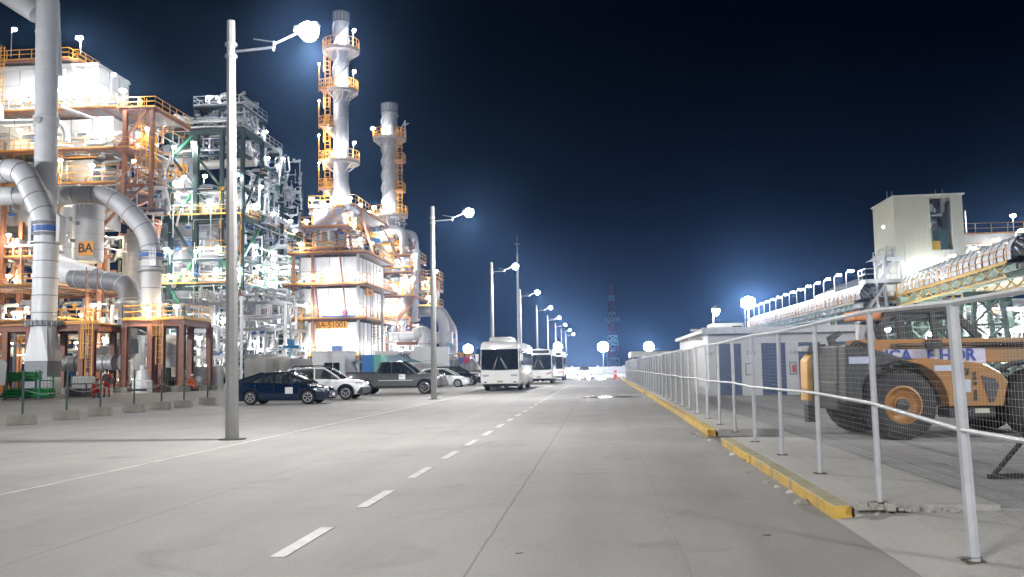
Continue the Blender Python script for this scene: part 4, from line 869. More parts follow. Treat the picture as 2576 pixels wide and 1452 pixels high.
# support legs and lower decks
for px in (-10, 60, 140, 232, 262):
    MB().ibeam((X(px), 89, 0), (X(px), 89, Z(560)), .45, .45).build('column', ORANGE, FA)
z_q1, z_q2 = Z(648), Z(735)
platform(FA, X(-60), X(140), 88.5, 95, z_q1, sides='f'); platform(FA, X(-60), X(250), 82, 95, z_q2, sides='fr')
platform(FA, X(-60), X(250), 84, 95, Z(815), sides='fr')
m = MB()
for a, b_ in (((X(185), 89, Z(600)), (X(240), 89, Z(530))), ((X(240), 89, Z(600)), (X(300), 89, Z(540))), ((X(0), 89, Z(735)), (X(60), 89, Z(655))), ((X(60), 89, Z(810)), (X(95), 89, Z(742))), ((X(-5), 89, Z(560)), (X(50), 89, Z(640))), ((X(140), 89, Z(560)), (X(175), 89, Z(640)))):
    m.bar(a, b_, .3)
m.build('brace', ORANGE, FA)
for px, py, P in ((10, 590, 2200), (85, 690, 1000), (175, 690, 1000), (60, 770, 1200), (200, 790, 1200), (255, 690, 700), (30, 860, 900), (190, 860, 1100), (260, 850, 800)):
    plamp(FA, X(px, 87), 87, Z(py, px, 87) - 1.5, 1.5, P, True, .2, -.2)
# white drum with the orange BA sign
V1 = vessel('pale grey cylindrical drum carrying an orange sign that reads BA, under the white heater', X(214, 86), 86, Z(660, 214, 86), Z(500, 214, 86), 1.45, DUCT)
sx, sz = X(207, 84.3), Z(625, 207, 84.3); MB().box(sx - .75, sx + .75, 84.35, 84.42, sz - .7, sz + .7).build('sign_board', SIGN, V1); text('BA', 1.25, (sx, 84.33, sz), (R(90), 0, 0), LETTER, V1, bold=.02)
vessel('slim white drum standing on the lower orange deck of the left heater', X(160, 87), 87.5, z_q2, Z(540), .9, WHITE)
pipe_nest('tangle of small pipes and valves under the left heater decks', X(-40), X(300), 84, 92, .3, Z(770), 55, 11, mats=[GALV, ALU, WHITE, ORANGE, YELLOW], shelves=1)
pipe_nest('white pipes and fittings on the middle decks of the left heater', X(-40), X(290), 88, 93, Z(730), Z(600), 32, 12, mats=[WHITE, ALU, GALV, ORANGE])
pipe_nest('pipes and fittings beside the orange frame at the right of the left heater', X(150), X(385), 92, 97, Z(560), Z(400), 40, 13, mats=[WHITE, ALU, GALV, DUCTD])
pipe_nest('valves and small bore pipes on the upper deck beside the left heater wall', X(-30), X(290), 88.8, 90.3, z_p2, z_p2 + 1.6, 14, 14, mats=[WHITE, ALU, GALV])
pipe_nest('pipes along the third deck of the left heater', X(-30), X(290), 88.8, 90.4, z_p3, z_p3 + 2.0, 14, 15, mats=[WHITE, ALU, GALV])
# thick curved pipe on heater side
t = thing('lagged_pipe', 'white lagged pipe bending down beside the top left of the heater', 'pipe', (X(20), 88, z_p2))
duct(t, [(X(-20), 87.6, Z(262)), (X(8), 87.6, Z(262)), (X(18), 87.6, Z(290)), (X(18), 87.6, Z(320)), (X(130), 87.6, Z(322)), (X(165), 87.6, Z(325)), (X(186), 87.6, Z(345)), (X(186), 87.6, Z(372))], .36, WHITE, .6, 3.5, 'pipe', 12)
t = thing('lagged_pipe', 'white pipe sloping along the right flank of the heater block', 'pipe', (X(230), 88, z_p3))
duct(t, [(X(195, 92), 88, Z(285)), (X(250), 87.8, Z(318)), (X(300), 87.8, Z(318))], .16, WHITE, .4, 5, 'pipe', 10)
# ================================================================== BIG DUCTS at the left
def PT(px, py, Y): return at(px, py, Y)
t = thing('vertical_duct', 'huge straight grey duct rising out of the top left of the view', 'duct', (PT(112, 560, 70).x, 70, 16))
a = PT(118, 560, 70); b_ = PT(112, -60, 70); a.x -= .12; b_.x = a.x - .42; rA = .87
du = duct(t, [a, b_], rA, DUCT, 1, 3.55, 'duct', 28, DUCT)
zb = gz(307, 112, 70); MB().lathe([(rA * 1.04, zb - .45), (rA * 1.12, zb - .4), (rA * 1.12, zb + .1), (rA * 1.18, zb + .12), (rA * 1.18, zb + .35), (rA * 1.04, zb + .4)], (a.x - .18, 70, 0), 28).build('flange', DUCT, t, smooth=False)
m = MB(); m.tube([(a.x - .2, 70 - rA * 1.35, zb - .1), (a.x - .2, 70 - rA * .9, zb - .1)], .28, 12); m.build('manhole', ALU, t)
c = PT(100, 0, 70); q = MB(); q.tube([PT(-30, -60, 70), PT(95, 35, 70)], [1.3, .85], 20); q.build('branch_duct', DUCT, t, smooth=True)
MB().tube([PT(145, 5, 71), PT(152, 190, 71)], .16, 8).build('drain_pipe', WHITE, t)
# header duct C with elbow and drop
t = thing('header_duct', 'long horizontal grey duct turning down through an elbow beside the green steel frame', 'duct', (PT(380, 800, 72).x, 72, 4))
pc = [PT(-30, 494, 72), PT(282, 503, 72), PT(382, 592, 72), PT(381, 800, 72)]
zc = pc[0].z; pc[1].z = zc - .2; pc[3].x = pc[2].x
duct(t, pc, .80, DUCT, 1.9, 1.75, 'duct', 24, DUCTD, 1.03)
x = pc[2].x
def band(par, x, y, z, r, h, mt, name): MB().lathe([(r * .8, z - h / 2), (r, z - h / 2), (r, z + h / 2), (r * .8, z + h / 2)], (x, y, 0), 24).build(name, mt, par)
zz = gz(643, 380, 72); band(t, x, 72, zz, .98, .34, BLUE, 'blue_bellows'); band(t, x, 72, zz + .32, 1.02, .08, DUCTD, 'flange'); band(t, x, 72, zz - .32, 1.02, .08, DUCTD, 'flange')
band(t, x, 72, gz(683, 380, 72), 1.08, .14, DUCTD, 'flange')
m = MB(); zt = gz(622, 380, 72); zl = gz(672, 380, 72)
for k in range(5): m.bar((x + .30 + k * .13, 71.05, zl), (x + .30 + k * .13, 71.05, zt - .15), .05)
m.box(x + .26, x + .86, 71.06, 71.1, zl, zl + .5); m.bar((x + .26, 71.04, (zl + zt) / 2), (x + .86, 71.04, (zl + zt) / 2), .05); m.build('tie_rod_bracket', ALU, t)
m = MB(); m.prism([(x - .8, 4.6), (x + .8, 4.6), (x + .55, 6.1), (x - .55, 6.1)], 71.3, 72.7); m.build('damper_box', ALU, t)
# elbow duct B, nearest
t = thing('elbow_duct', 'near grey duct arching in from the left edge and dropping down with blue bellows', 'duct', (PT(114, 900, 66).x, 66, 1))
pb = [PT(-60, 452, 67.5), PT(12, 428, 67), PT(60, 430, 66.5), PT(118, 560, 66), PT(116, 830, 66)]; pb[4].x = pb[3].x
rB = .90; duct(t, pb, rB, DUCT, 1.35, 1.32, 'duct', 28, DUCTD, 1.035)
x = pb[3].x; zz = gz(577, 117, 66)
band(t, x, 66, zz, .99, .42, BLUE, 'blue_bellows')
for dz in (-.5, .5, .36, -.36): band(t, x, 66, zz + dz, 1.08, .09, DUCTD, 'flange')
m = MB()
for s in (-1, 1): m.prism([(x + s * 1.0, zz - 1.15), (x + s * 1.25, zz - 1.0), (x + s * 1.3, zz + .9), (x + s * 1.0, zz + 1.1)], 65.6, 66.4)
m.build('hinge_plate', DUCT, t)
band(t, x, 66, gz(612, 116, 66), 1.15, .1, DUCT, 'flange')
zf = gz(810, 116, 66); m = MB(); m.lathe([(.88, zf - .35), (1.22, zf - .3), (1.22, zf + .05), (.88, zf + .08)], (x, 66, 0), 28)
for k in range(22): a = 2 * pi * k / 22; m.bar((x + 1.26 * cos(a), 66 + 1.26 * sin(a), zf - .35), (x + 1.26 * cos(a), 66 + 1.26 * sin(a), zf + .1), .09)
m.build('bolted_flange', DUCTD, t)
m = MB(); z5, z6 = gz(905, 116, 66), zf - .4
vs = [(x + .9 * cos(2 * pi * k / 16), 66 + .9 * sin(2 * pi * k / 16), z6) for k in range(16)]
sq = []
for k in range(16):
    a = 2 * pi * k / 16; c_, s_ = cos(a), sin(a); f_ = .95 / max(abs(c_), abs(s_)); sq.append((x + c_ * f_, 66 + s_ * f_, z5))
m.add(vs + sq, [(k, (k + 1) % 16, 16 + (k + 1) % 16, 16 + k) for k in range(16)]); m.box(x - 1, x + 1, 65, 67, z5 - .12, z5 - .003); m.build('square_transition', DUCT, t)
MB().box(x - .9, x + .9, 65.1, 66.9, .1, z5 - .125).build('fan_inlet_box', DUCTD, t)
# duct D: horizontal drum turning down
t = thing('breeching_duct', 'thick grey duct with a white end turning down behind the brown frame', 'duct', (PT(320, 860, 76).x, 76, 1))
pd = [PT(140, 678, 80), PT(185, 700, 78), PT(325, 712, 76), PT(322, 890, 76)]; pd[3].x = pd[2].x
duct(t, pd[1:], .86, DUCTD, 1.5, 1.7, 'duct', 22, DUCT, 1.03); MB().tube([pd[0] + Vector((-1.0, 0, .3)), pd[1] + Vector((2.4, -.3, -.05))], [1.4, .92], 20).build('white_end', WHITE, t, smooth=True)
m = MB(); xx = pd[2].x; m.lathe([(.85, gz(780, 322, 76)), (1.15, gz(765, 322, 76)), (1.15, gz(758, 322, 76)), (.85, gz(755, 322, 76))], (xx, 76, 0), 22); m.build('collar', ALU, t)
t = thing('ground_duct', 'silver ribbed duct lying low behind the workers', 'duct', (PT(250, 905, 70).x, 70, 0))
duct(t, [PT(160, 915, 70), PT(305, 912, 70)], .62, ALU, .8, .8, 'duct', 18, DUCTD); duct(t, [PT(262, 897, 74), PT(320, 880, 78)], .9, ALU, .8, 1.2, 'duct', 18, DUCTD)
# brown portal frames
def portal(label, pxs, y0, y1, py_top, px_l, px_r, rail=True, mt=BROWN):
    zt = gz(py_top, (px_l + px_r) / 2, y0); t = thing('steel_portal', label, 'steel frame', (gx((px_l + px_r) / 2, y0), y0, 0))
    for i, px in enumerate(pxs):
        for Y_ in (y0, y1):
            x = gx(px, y0); MB().ibeam((x, Y_, .45), (x, Y_, zt - .4), .42, .42).build('column', mt, t); MB().prism([(x - .5, 0), (x + .5, 0), (x + .5, .42), (x - .5, .42)], Y_ - .5, Y_ + .5).build('concrete_plinth', CONC, t)
            q = MB(); q.prism([(x - .45, .43), (x + .45, .43), (x + .2, .95), (x - .2, .95)], Y_ - .03, Y_ + .03); q.build('base_gusset', mt, t)
    xl, xr = gx(px_l, y0), gx(px_r, y0)
    for Y_ in (y0, y1): MB().ibeam((xl, Y_, zt - .25), (xr, Y_, zt - .25), .32, .5).build('beam', mt, t)
    for px in pxs: x = gx(px, y0); MB().ibeam((x, y0, zt - .3), (x, y1, zt - .3), .3, .45).build('beam', mt, t)
    MB().box(xl, xr, y0 - .1, y1, zt + .02, zt + .08).build('deck', YELLOW, t)
    if rail: railing(t, [(xl, y1, zt + .08), (xl, y0, zt + .08), (xr, y0, zt + .08), (xr, y1, zt + .08)])
    return t, zt
f1, zt1 = portal('brown steel frame with yellow deck edge carrying the near arching duct', (14, 73, 205, 232), 66.5, 71, 818, -30, 246, rail=False)
f2, zt2 = portal('brown steel frame on plinths with a yellow railed deck under the elbow duct', (313, 378, 407, 458), 69, 74, 805, 305, 462)
ladder(f1, gx(222, 66), 66, .5, zt1 + 1.2, YELLOW); ladder(f2, gx(398, 68.5), 68.6, 2.2, zt2 + 1.3, YELLOW)
ladder(f1, gx(236, 68), 67.4, .5, zt1 + 4.5, BROWN, False, .9); railing(f1, [(gx(150, 66.3), 66.4, zt1 + .1), (gx(246, 66.3), 66.4, zt1 + .1)])
plamp(f2, gx(366, 68.6), 68.8, zt2, 1.0, 900, True, .1, -.3); plamp(f2, gx(428, 72), 73, zt2, 1.4, 1100, True, .1, -.3)
vessel('pale conical hopper vessel behind the brown railed frame', gx(428, 78), 78, gz(925, 428, 78), gz(870, 428, 78), 1.9, DUCT)
q = thing('ribbed_cone', 'white tapering equipment housing behind the barricade in the brown frame', 'machine', (gx(342, 66), 67, 0))
MB().lathe([(.75, 0), (.72, .9), (.5, 1.0), (.35, 1.7), (.18, 1.75), (.18, 2.1)], (gx(342, 66), 67, 0), 10).build('housing', WHITE, q)
MB().tube([(gx(342, 66) - .7, 66.3, .25), (gx(342, 66) + .7, 66.3, .25)], .09, 8).build('drain_pipe', BLACK, q)
# green tubes on trestles, bench, bundles
t = thing('tube_stack', 'bright green scaffold tubes stacked on two levels at the far left', 'tube stack', (gx(75, 54), 54, 0))
GT = mat('green_tube', (.015, .24, .06), .4, 0, .15, 4)
xa, xb = gx(12, 54), gx(137, 54)
for z0_, cnt in ((.12, 3), (1.15, 3)):
    for k in range(cnt):
        for j in range(4): MB().tube([(xa + (.4 if z0_ > 1 else 0) + rnd.uniform(0, .12), 53.6 + j * .22, z0_ + .1 + k * .18), (xb - (.9 if z0_ > 1 else 0) - rnd.uniform(0, .12), 53.6 + j * .22, z0_ + .1 + k * .18)], .085, 8).build('tube', GT, t, smooth=True)
for x in (xa + .5, (xa + xb) / 2, xb - .5):
    m = MB(); m.bar((x, 53.3, 0), (x, 53.3, 1.8), .08); m.bar((x, 54.7, 0), (x, 54.7, 1.8), .08); m.bar((x, 53.3, 1.13), (x, 54.7, 1.13), .08); m.bar((x, 53.3, .1), (x, 54.7, .1), .08); m.build('rack_leg', mat('teal_rack', (.03, .16, .15), .5), t)
t = thing('work_bench', 'long black work bench beside the crouching worker', 'bench', (gx(195, 57), 58, 0)); xa, xb = gx(172, 58), gx(228, 58)
MB().box(xa, xb, 57.6, 58.4, .82, .88).build('bench_top', BLACK, t); MB().box(xa + .1, xb + .1, 57.9, 58.7, .02, .55).build('material_stack', mat('grey_sheets', (.12, .12, .125), .7, 0, .3, 7), t)
for x in (xa + .1, xb - .1): MB().bar((x, 57.7, 0), (x, 57.7, .82), .06).build('leg', BLACK, t)
t = thing('intermediate_tank', 'white plastic cube tank standing behind the green tube stack', 'tank', (gx(125, 60), 60, 0)); x = gx(127, 60)
MB().cbox((x, 60, .75), (1.15, 1.0, 1.15)).build('plastic_bottle', mat('cloudy_plastic', (.55, .57, .5), .4), t, bevel=.08)
m = MB()
for k in range(6): m.bar((x - .6, 59.47, .2 + k * .23), (x + .6, 59.47, .2 + k * .23), .03); m.bar((x - .6 + k * .24, 59.46, .1), (x - .6 + k * .24, 59.46, 1.4), .03)
m.build('cage', GALV, t); t2 = dup(t, Vector(t.location) + Vector((2.1, .6, 0)), 0, 'white plastic cube tank next to the silver ground duct, right of its twin')
t = thing('parked_lorry', 'white lorry tail with an orange bottom edge cut off by the left border', 'lorry', (gx(5, 50), 50, 0)); x = gx(-36, 50)
MB().prism([(x - 4, .9), (x, .9), (x + .1, 2.2), (x - .1, 2.45), (x - 1.2, 2.15), (x - 4, 2.0)], 49.6, 51.8).build('tarpaulin', WHITE, t, bevel=.05); MB().box(x - 4, x - .05, 49.7, 51.7, .45, .88).build('chassis', mat('orange_paint', (.7, .2, .02), .5), t)
for xx in (x - .8, x - 2.2): MB().lathe([(.001, -.12), (.4, -.12), (.42, .12), (.001, .12)], (xx, 49.8, .42), 18, 'y').build('wheel', DARK, t)
t = thing('panel_board', 'pale corrugated panel standing on the ground left of the street lamp', 'panel', (gx(515, 80), 80, 0)); xa, xb = gx(478, 80), gx(560, 80)
m = MB(); n = 24
for k in range(n): m.box(xa + (xb - xa) * k / n, xa + (xb - xa) * (k + .6) / n, 79.9, 80.03, .1, 2.0)
m.box(xa, xb, 80.03, 80.06, .05, 2.02); m.build('sheet', ALU, t); 
for x in (xa, xb): MB().bar((x, 80.1, 0), (x, 80.1, 2.1), .08).build('post', GALV, t)
# ================================================================== GREEN STEEL STRUCTURE
xs = [gx(px, 100) for px in (378, 424, 487, 553, 606)]; xs[0] = gx(380, 100)
ysg = [100, 106, 113, 121]
zl = {k: gz(py, 500, 100) for k, py in dict(top=332, b1=392, b2=476, d1=550, b3=655, d2=722, b4=832).items()}
GS = thing('steel_structure', 'tall dark green open steel frame with crossed braces and many decks', 'steel structure', (xs[2], 108, 0))
xs.append(gx(642, 108)) if False else None
ztop = {0: zl['top'], 1: zl['top'], 2: zl['top'] - 1.5, 3: zl['top'] - 4}
for j, y in enumerate(ysg):
    for i, x in enumerate(xs):
        if j in (1, 2) and i in (1, 2, 3): continue
        MB().ibeam((x, y, 0), (x, y, ztop[j] if j < 3 else gz(480, 696, 121)), .55 if i == 2 and j == 0 else .42, .55 if i == 2 and j == 0 else .42).build('column', GREEN, GS)
for nm in ('top', 'b1', 'b2', 'd1', 'b3', 'd2', 'b4'):
    z = zl[nm]; h = .75 if nm in ('top', 'd1', 'd2') else .32
    MB().ibeam((xs[0], 100, z), (xs[-1], 100, z), .3, h).build('beam', GREEN, GS)
    for j in range(3):
        if z > ztop[j + 1] + .5: continue
        MB().ibeam((xs[-1], ysg[j], z), (xs[-1], ysg[j + 1], z), .3, h).build('beam', GREEN, GS)
        MB().ibeam((xs[0], ysg[j], z), (xs[0], ysg[j + 1], z), .3, h).build('beam', GREEN, GS)
    if nm in ('top', 'd1', 'd2'):
        y1 = 121 if nm != 'top' else 113
        m = MB()
        m.box(xs[0], xs[-1], 99.6, y1, z + h / 2, z + h / 2 + .06) if nm == 'top' else (m.box(xs[0], xs[1] - .2, 99.6, y1, z + h / 2, z + h / 2 + .06), m.box(xs[3], xs[-1], 99.6, y1, z + h / 2, z + h / 2 + .06), m.box(xs[0], xs[-1], 99.6, 100.6, z + h / 2, z + h / 2 + .05))
        m.build('deck', GRATE, GS); railing(GS, [(xs[0], 99.6, z + h / 2), (xs[-1], 99.6, z + h / 2), (xs[-1], y1, z + h / 2)], GALV if nm == 'top' else YELLOW)
        for k in range(6): y = 100.5 + k * 3; MB().ibeam((xs[0], y, z), (xs[-1], y, z), .2, .35).build('beam', GREEN, GS)
def brace(a, b_, mt, w_=.26): MB().bar(a, b_, w_).build('brace', mt, GS)
for (i0, n0, i1, n1), mt in (((1, 'b1', 2, 'b2'), GREEN), ((1, 'd1', 2, 'b2'), BGREEN), ((1, 'd1', 2, 'b3'), GREEN), ((1, 'd2', 2, 'b3'), BGREEN), ((1, 'd2', 2, 'b4'), BGREEN), ((1, 'b1', 2, 'top'), BGREEN), ((2, 'b1', 3, 'b2'), GREEN), ((2, 'b2', 3, 'd1'), GREEN), ((3, 'top', 4, 'b1'), GREEN), ((3, 'd1', 4, 'b3'), GREEN), ((4, 'd2', 3, 'b3'), BGREEN)):
    brace((xs[i0], 100, zl[n0]), (xs[i1], 100, zl[n1]), mt)
for j, (na, nb) in enumerate((('d1', 'b1'), ('b3', 'd1'), ('d2', 'b3'))):
    for k in range(3):
        if k == 2 and j == 0: continue
        brace((xs[-1], ysg[k], zl[na]), (xs[-1], ysg[k + 1], zl[nb]), BGREEN if (j + k) % 2 else GREEN); brace((xs[0], ysg[k], zl[na]), (xs[0], ysg[k + 1], zl[nb]), BGREEN)
        brace((xs[1], 106 + k * 3, zl[na]), (xs[3], 108 + k * 3, zl[nb]), BGREEN, .2)
# upper tier
zt_ = gz(270, 550, 102); platform(GS, gx(487, 102), gx(612, 102), 101, 109, zt_, GREEN, GALV, 'flr')
for px in (490, 553, 608):
    for y in (101.3, 108.7): MB().ibeam((gx(px, 102), y, zl['top'] + .4), (gx(px, 102), y, zt_ - .4), .3, .3).build('column', GREEN, GS)
for px, z, P, h, y in ((518, zt_, 1500, 1.2, 101.5), (597, zt_, 900, 1.5, 108), (636, None, 800, 0, 0), (663, None, 700, 0, 0)):
    if z: plamp(GS, gx(px, y), y, z, h, P, False, .05, -.1, 1.3)
for py, y in ((352, 107), (420, 113)):
    plamp(GS, xs[-1] - .1, y, gz(py, 636, y), 1.0, 800, False, .2, -.1)
for i, (x_, y_, n_, P, wm) in enumerate([(430, 99.5, 'b1', 900, 0), (480, 99.5, 'b1', 600, 0), (430, 99.5, 'b2', 800, 0), (455, 99.4, 'd1', 1100, 0), (520, 99.4, 'd1', 1000, 0), (580, 99.4, 'd1', 900, 0), (425, 99.5, 'b3', 900, 0), (490, 99.5, 'b3', 700, 0), (460, 99.4, 'd2', 1100, 0), (540, 99.4, 'd2', 1000, 0), (600, 99.4, 'd2', 900, 0), (400, 99, 'b4', 400, 0), (560, 99, 'b4', 400, 0), (450, 99, 'b4', 400, 0)]):
    plamp(GS, gx(x_, y_), y_ - .2, zl[n_] + (.4 if n_[0] == 'd' else -.5), 1.5, P, bool(wm), .2, -.3)
for k in range(3):
    for nm in ('d1', 'b3', 'd2'): plamp(GS, xs[-1] + .2, 103 + k * 6, zl[nm] + .4, 1.6, 700, False, .3, -.1)
V = vessel('wide silver reactor vessel with an orange name band inside the green steel frame', gx(440, 104), 104, 1.0, gz(392, 440, 104), 2.45, ALU)
xv, zv = gx(440, 104), gz(428, 440, 101.5); m = MB(); N = 14; vs = []
for i in range(N + 1):
    a = -pi / 2 - .62 + 1.5 * i / N
    vs += [(xv + 2.5 * cos(a), 104 + 2.5 * sin(a), zv - .85), (xv + 2.5 * cos(a), 104 + 2.5 * sin(a), zv + .85)]
m.add(vs, [(i * 2, i * 2 + 1, i * 2 + 3, i * 2 + 2) for i in range(N)]); m.build('sign_band', SIGN, V, smooth=True)
for i, ch in enumerate('DC-51001'):
    a = -pi / 2 - .40 + i * .19; text(ch, .80, (xv + 2.54 * cos(a), 104 + 2.54 * sin(a), zv + .15), (R(90), 0, a + pi / 2), LETTER, V)
V2 = vessel('second silver domed vessel to the right inside the green steel frame', gx(520, 106), 106, 1.0, gz(482, 520, 106), 1.55, ALU)
vessel('third slim silver vessel deep inside the green steel frame', gx(575, 110), 110, 1.0, gz(460, 575, 110), 1.2, ALU)
for i, (n0, n1, k, sd) in enumerate((('top', None, 46, 31), ('b1', 'top', 46, 32), ('d1', 'b2', 34, 33), ('b3', 'd1', 34, 34), ('d2', 'b3', 40, 35))):
    za = zl[n0] + .4; zb_ = zl[n1] - .3 if n1 else zl['top'] + 2.4
    pipe_nest(['grey pipes and valves on the top deck of the green frame', 'dense pipes just under the top deck of the green frame', 'pipes on the deck level with the orange vessel sign', 'pipes on the middle deck of the green frame', 'pipes on the lower deck of the green frame'][i],
              xs[1] if i == 1 else xs[0] + .5, xs[-1] - .3, 100.4, 102.2 if i > 1 else 108, za, zb_, k, sd, 'pipework decks of the green frame', (.05, .15))
for i in range(3):
    pipe_nest(['pipes and stairs on the road side flank of the green frame, lower part', 'pipes on the road side flank of the green frame, middle part', 'pipes on the road side flank of the green frame, upper part'][i], xs[-1] - 2.5, xs[-1] + .6, 103, 121, zl['d2'] + i * 5.5 - 2, min(zl['d2'] + i * 5.5 + 4, zl['b1'] - 1), 44, 41 + i, 'pipework flank of the green frame', (.05, .18))
pipe_nest('small pipes on the upper tier of the green frame', gx(490, 102), gx(610, 102), 101.5, 107, zl['top'] + .5, zt_ + 1.5, 36, 45, None, (.04, .13))
pipe_nest('small pipes and ladders stepping down at the far corner of the green frame', xs[-1] - 3, xs[-1] + .4, 110, 120, zl['b1'] - 3, zl['b1'] + 3.5, 40, 46, None, (.04, .12))
t = thing('horizontal_drum', 'white horizontal drum lying on the top deck of the green frame', 'vessel', (gx(412, 99), 100, zl['top'])); 
MB().tube([(gx(376, 99), 100, zl['top'] + 1.3), (gx(450, 99), 100, zl['top'] + 1.3)], .6, 16).build('shell', WHITE, t, smooth=True); duct(t, [(gx(390, 99), 99.3, zl['top'] + 1.0), (gx(600, 99), 99.3, zl['top'] + 1.0)], .22, ALU, .3, 3, 'pipe', 10)
duct(t, [PT(438, 289, 100), PT(475, 299, 100), PT(475, 330, 100)], .14, WHITE, .3, 5, 'pipe', 8)
t = thing('horizontal_drum', 'long beige horizontal drum under the upper beam of the green frame', 'vessel', (gx(560, 103), 103, zl['b1']))
MB().tube([(gx(492, 103), 103, gz(415, 540, 103)), (gx(640, 103), 103, gz(411, 540, 103))], .55, 16).build('shell', mat('beige_lagging', (.42, .40, .36), .5, .2, .1, 2), t, smooth=True)
# far corner box tower
t = thing('stair_tower', 'small grey lattice cage platform at the far end of the green frame', 'stair tower', (gx(690, 122), 122, 0)); xa, xb = gx(676, 122), gx(704, 122); za, zb_ = gz(478, 690, 122), gz(433, 690, 122)
for x in (xa, xb):
    for y in (121.5, 124.5): MB().ibeam((x, y, 0), (x, y, zb_), .4, .4).build('column', GREEN if x == xb else GALV, t)
MB().box(xa, xb, 121.4, 124.6, za - .15, za).build('deck', GALV, t); m = MB()
for k in range(7): z = za + (zb_ - za) * k / 6; m.bar((xa, 121.4, z), (xb, 121.4, z), .07); m.bar((xb, 121.4, z), (xb, 124.6, z), .07)
for k in range(5): x = xa + (xb - xa) * k / 4; m.bar((x, 121.4, za), (x, 121.4, zb_), .06); m.bar((x, 121.4, za), (xa + (xb - xa) * ((k + 1) % 5) / 4, 121.4, zb_), .05)
m.build('cage', GALV, t)
for px, yy, lab in ((668, 119, 'thick white vertical pipe beside the far corner of the green frame'), (659, 118, 'slimmer white vertical pipe next to the thick one by the green frame corner')):
    t = thing('riser_pipe', lab, 'pipe', (gx(px, yy), yy, 0)); duct(t, [(gx(px, yy), yy, .2), (gx(px, yy), yy, gz(520, px, yy)), (gx(px - 14, yy), yy, gz(506, px, yy))], .34 if px > 660 else .2, WHITE, .8, 4, 'pipe', 12)
# lower pipe rack between
pipe_nest('dense grey pipe rack low between the brown frame and the street lamp', gx(475, 93), gx(600, 93), 91, 97, .3, gz(735, 540, 93), 95, 51, None, (.05, .17), shelves=3)
pipe_nest('grey pipe rack to the right of the street lamp in front of the green frame', gx(600, 95), gx(742, 95), 92, 99, .3, gz(735, 660, 95), 90, 52, None, (.05, .17), shelves=3)
pipe_nest('pipes and risers between the green frame and the sign bearing heater', gx(640, 108), gx(748, 108), 106, 114, 6, gz(625, 700, 108), 60, 53, None, (.06, .2), [WHITE, ALU, GALV], shelves=2)
for x_, y_, z_ in ((500, 92, 850), (560, 92, 800), (640, 93, 860), (700, 94, 800), (720, 94, 900), (520, 92, 920)):
    t = thing('area_lamp', 'small bright lamp among the grey pipes of the low rack', 'lamp', (gx(x_, y_), y_, 0), 'area lamps in the low pipe rack'); plamp(t, gx(x_, y_), y_, 0.1, gz(z_, x_, y_), 420, False, .2, -.3)
t = thing('steel_structure', 'narrow green and white steel frame left of the sign bearing heater', 'steel structure', (gx(705, 110), 110, 0))
for px in (680, 716, 745):
    for y in (108, 114): MB().ibeam((gx(px, 110), y, 0), (gx(px, 110), y, gz(628, px, 110)), .35, .35).build('column', PGREEN if px == 680 else BGREEN if px == 745 else GREEN, t)
for py in (628, 690, 745, 800): MB().ibeam((gx(680, 110), 108, gz(py, 700, 110)), (gx(745, 110), 108, gz(py, 700, 110)), .2, .35).build('beam', PGREEN if py != 745 else GREEN, t)
for a, b_ in (((690, 745), (716, 800)), ((716, 745), (745, 790)), ((690, 800), (716, 750))): MB().bar((gx(a[0], 110), 107.8, gz(a[1], 700, 110)), (gx(b_[0], 110), 107.8, gz(b_[1], 700, 110)), .25).build('brace', BGREEN, t)
for px in (690, 725): plamp(t, gx(px, 107), 107, gz(700, px, 107), 1.5, 800, False)
# slim white lamp post in front (x 607)
t = thing('lamp_post', 'slim white post with a crosspiece just right of the tall street lamp', 'post', (gx(607, 70), 70, 0)); MB().tube([(gx(607, 70), 70, 0), (gx(607, 70), 70, gz(745, 607, 70))], .11, 10).build('pole', WHITE, t, smooth=True); MB().tube([(gx(600, 70), 70, gz(752, 607, 70)), (gx(616, 70), 70, gz(752, 607, 70))], .1, 8).build('crosspiece', WHITE, t)

pipe_nest('crowded pipes and frames seen between the left heater and the green structure', X(150), gx(400, 100), 98, 104, .3, gz(560, 300, 100), 90, 16, None, (.06, .28), [WHITE, ALU, GALV, GREEN, ORANGE], shelves=4)
pipe_nest('crowded pale pipework behind the lowest decks of the left heater', gx(-40, 97), gx(260, 97), 97.5, 100, .3, gz(560, 300, 100), 70, 17, None, (.08, .3), [WHITE, ALU, GALV, ORANGE], shelves=3)
for px, py in ((250, 850), (290, 700), (330, 660), (300, 800), (260, 600), (340, 880), (120, 860), (60, 700)):
    t = thing('area_lamp', 'bright lamp deep among the pipes at the left', 'lamp', (gx(px, 97), 97, 0), 'area lamps behind the left heater'); plamp(t, gx(px, 97), 96.5, 0.1, gz(py, px, 97), 1500, True, .2, -.3, 1.5)
vessel('tall silver vessel seen behind the elbow duct left of the green structure', gx(335, 95), 95, 1, gz(600, 335, 95), 1.3, ALU)

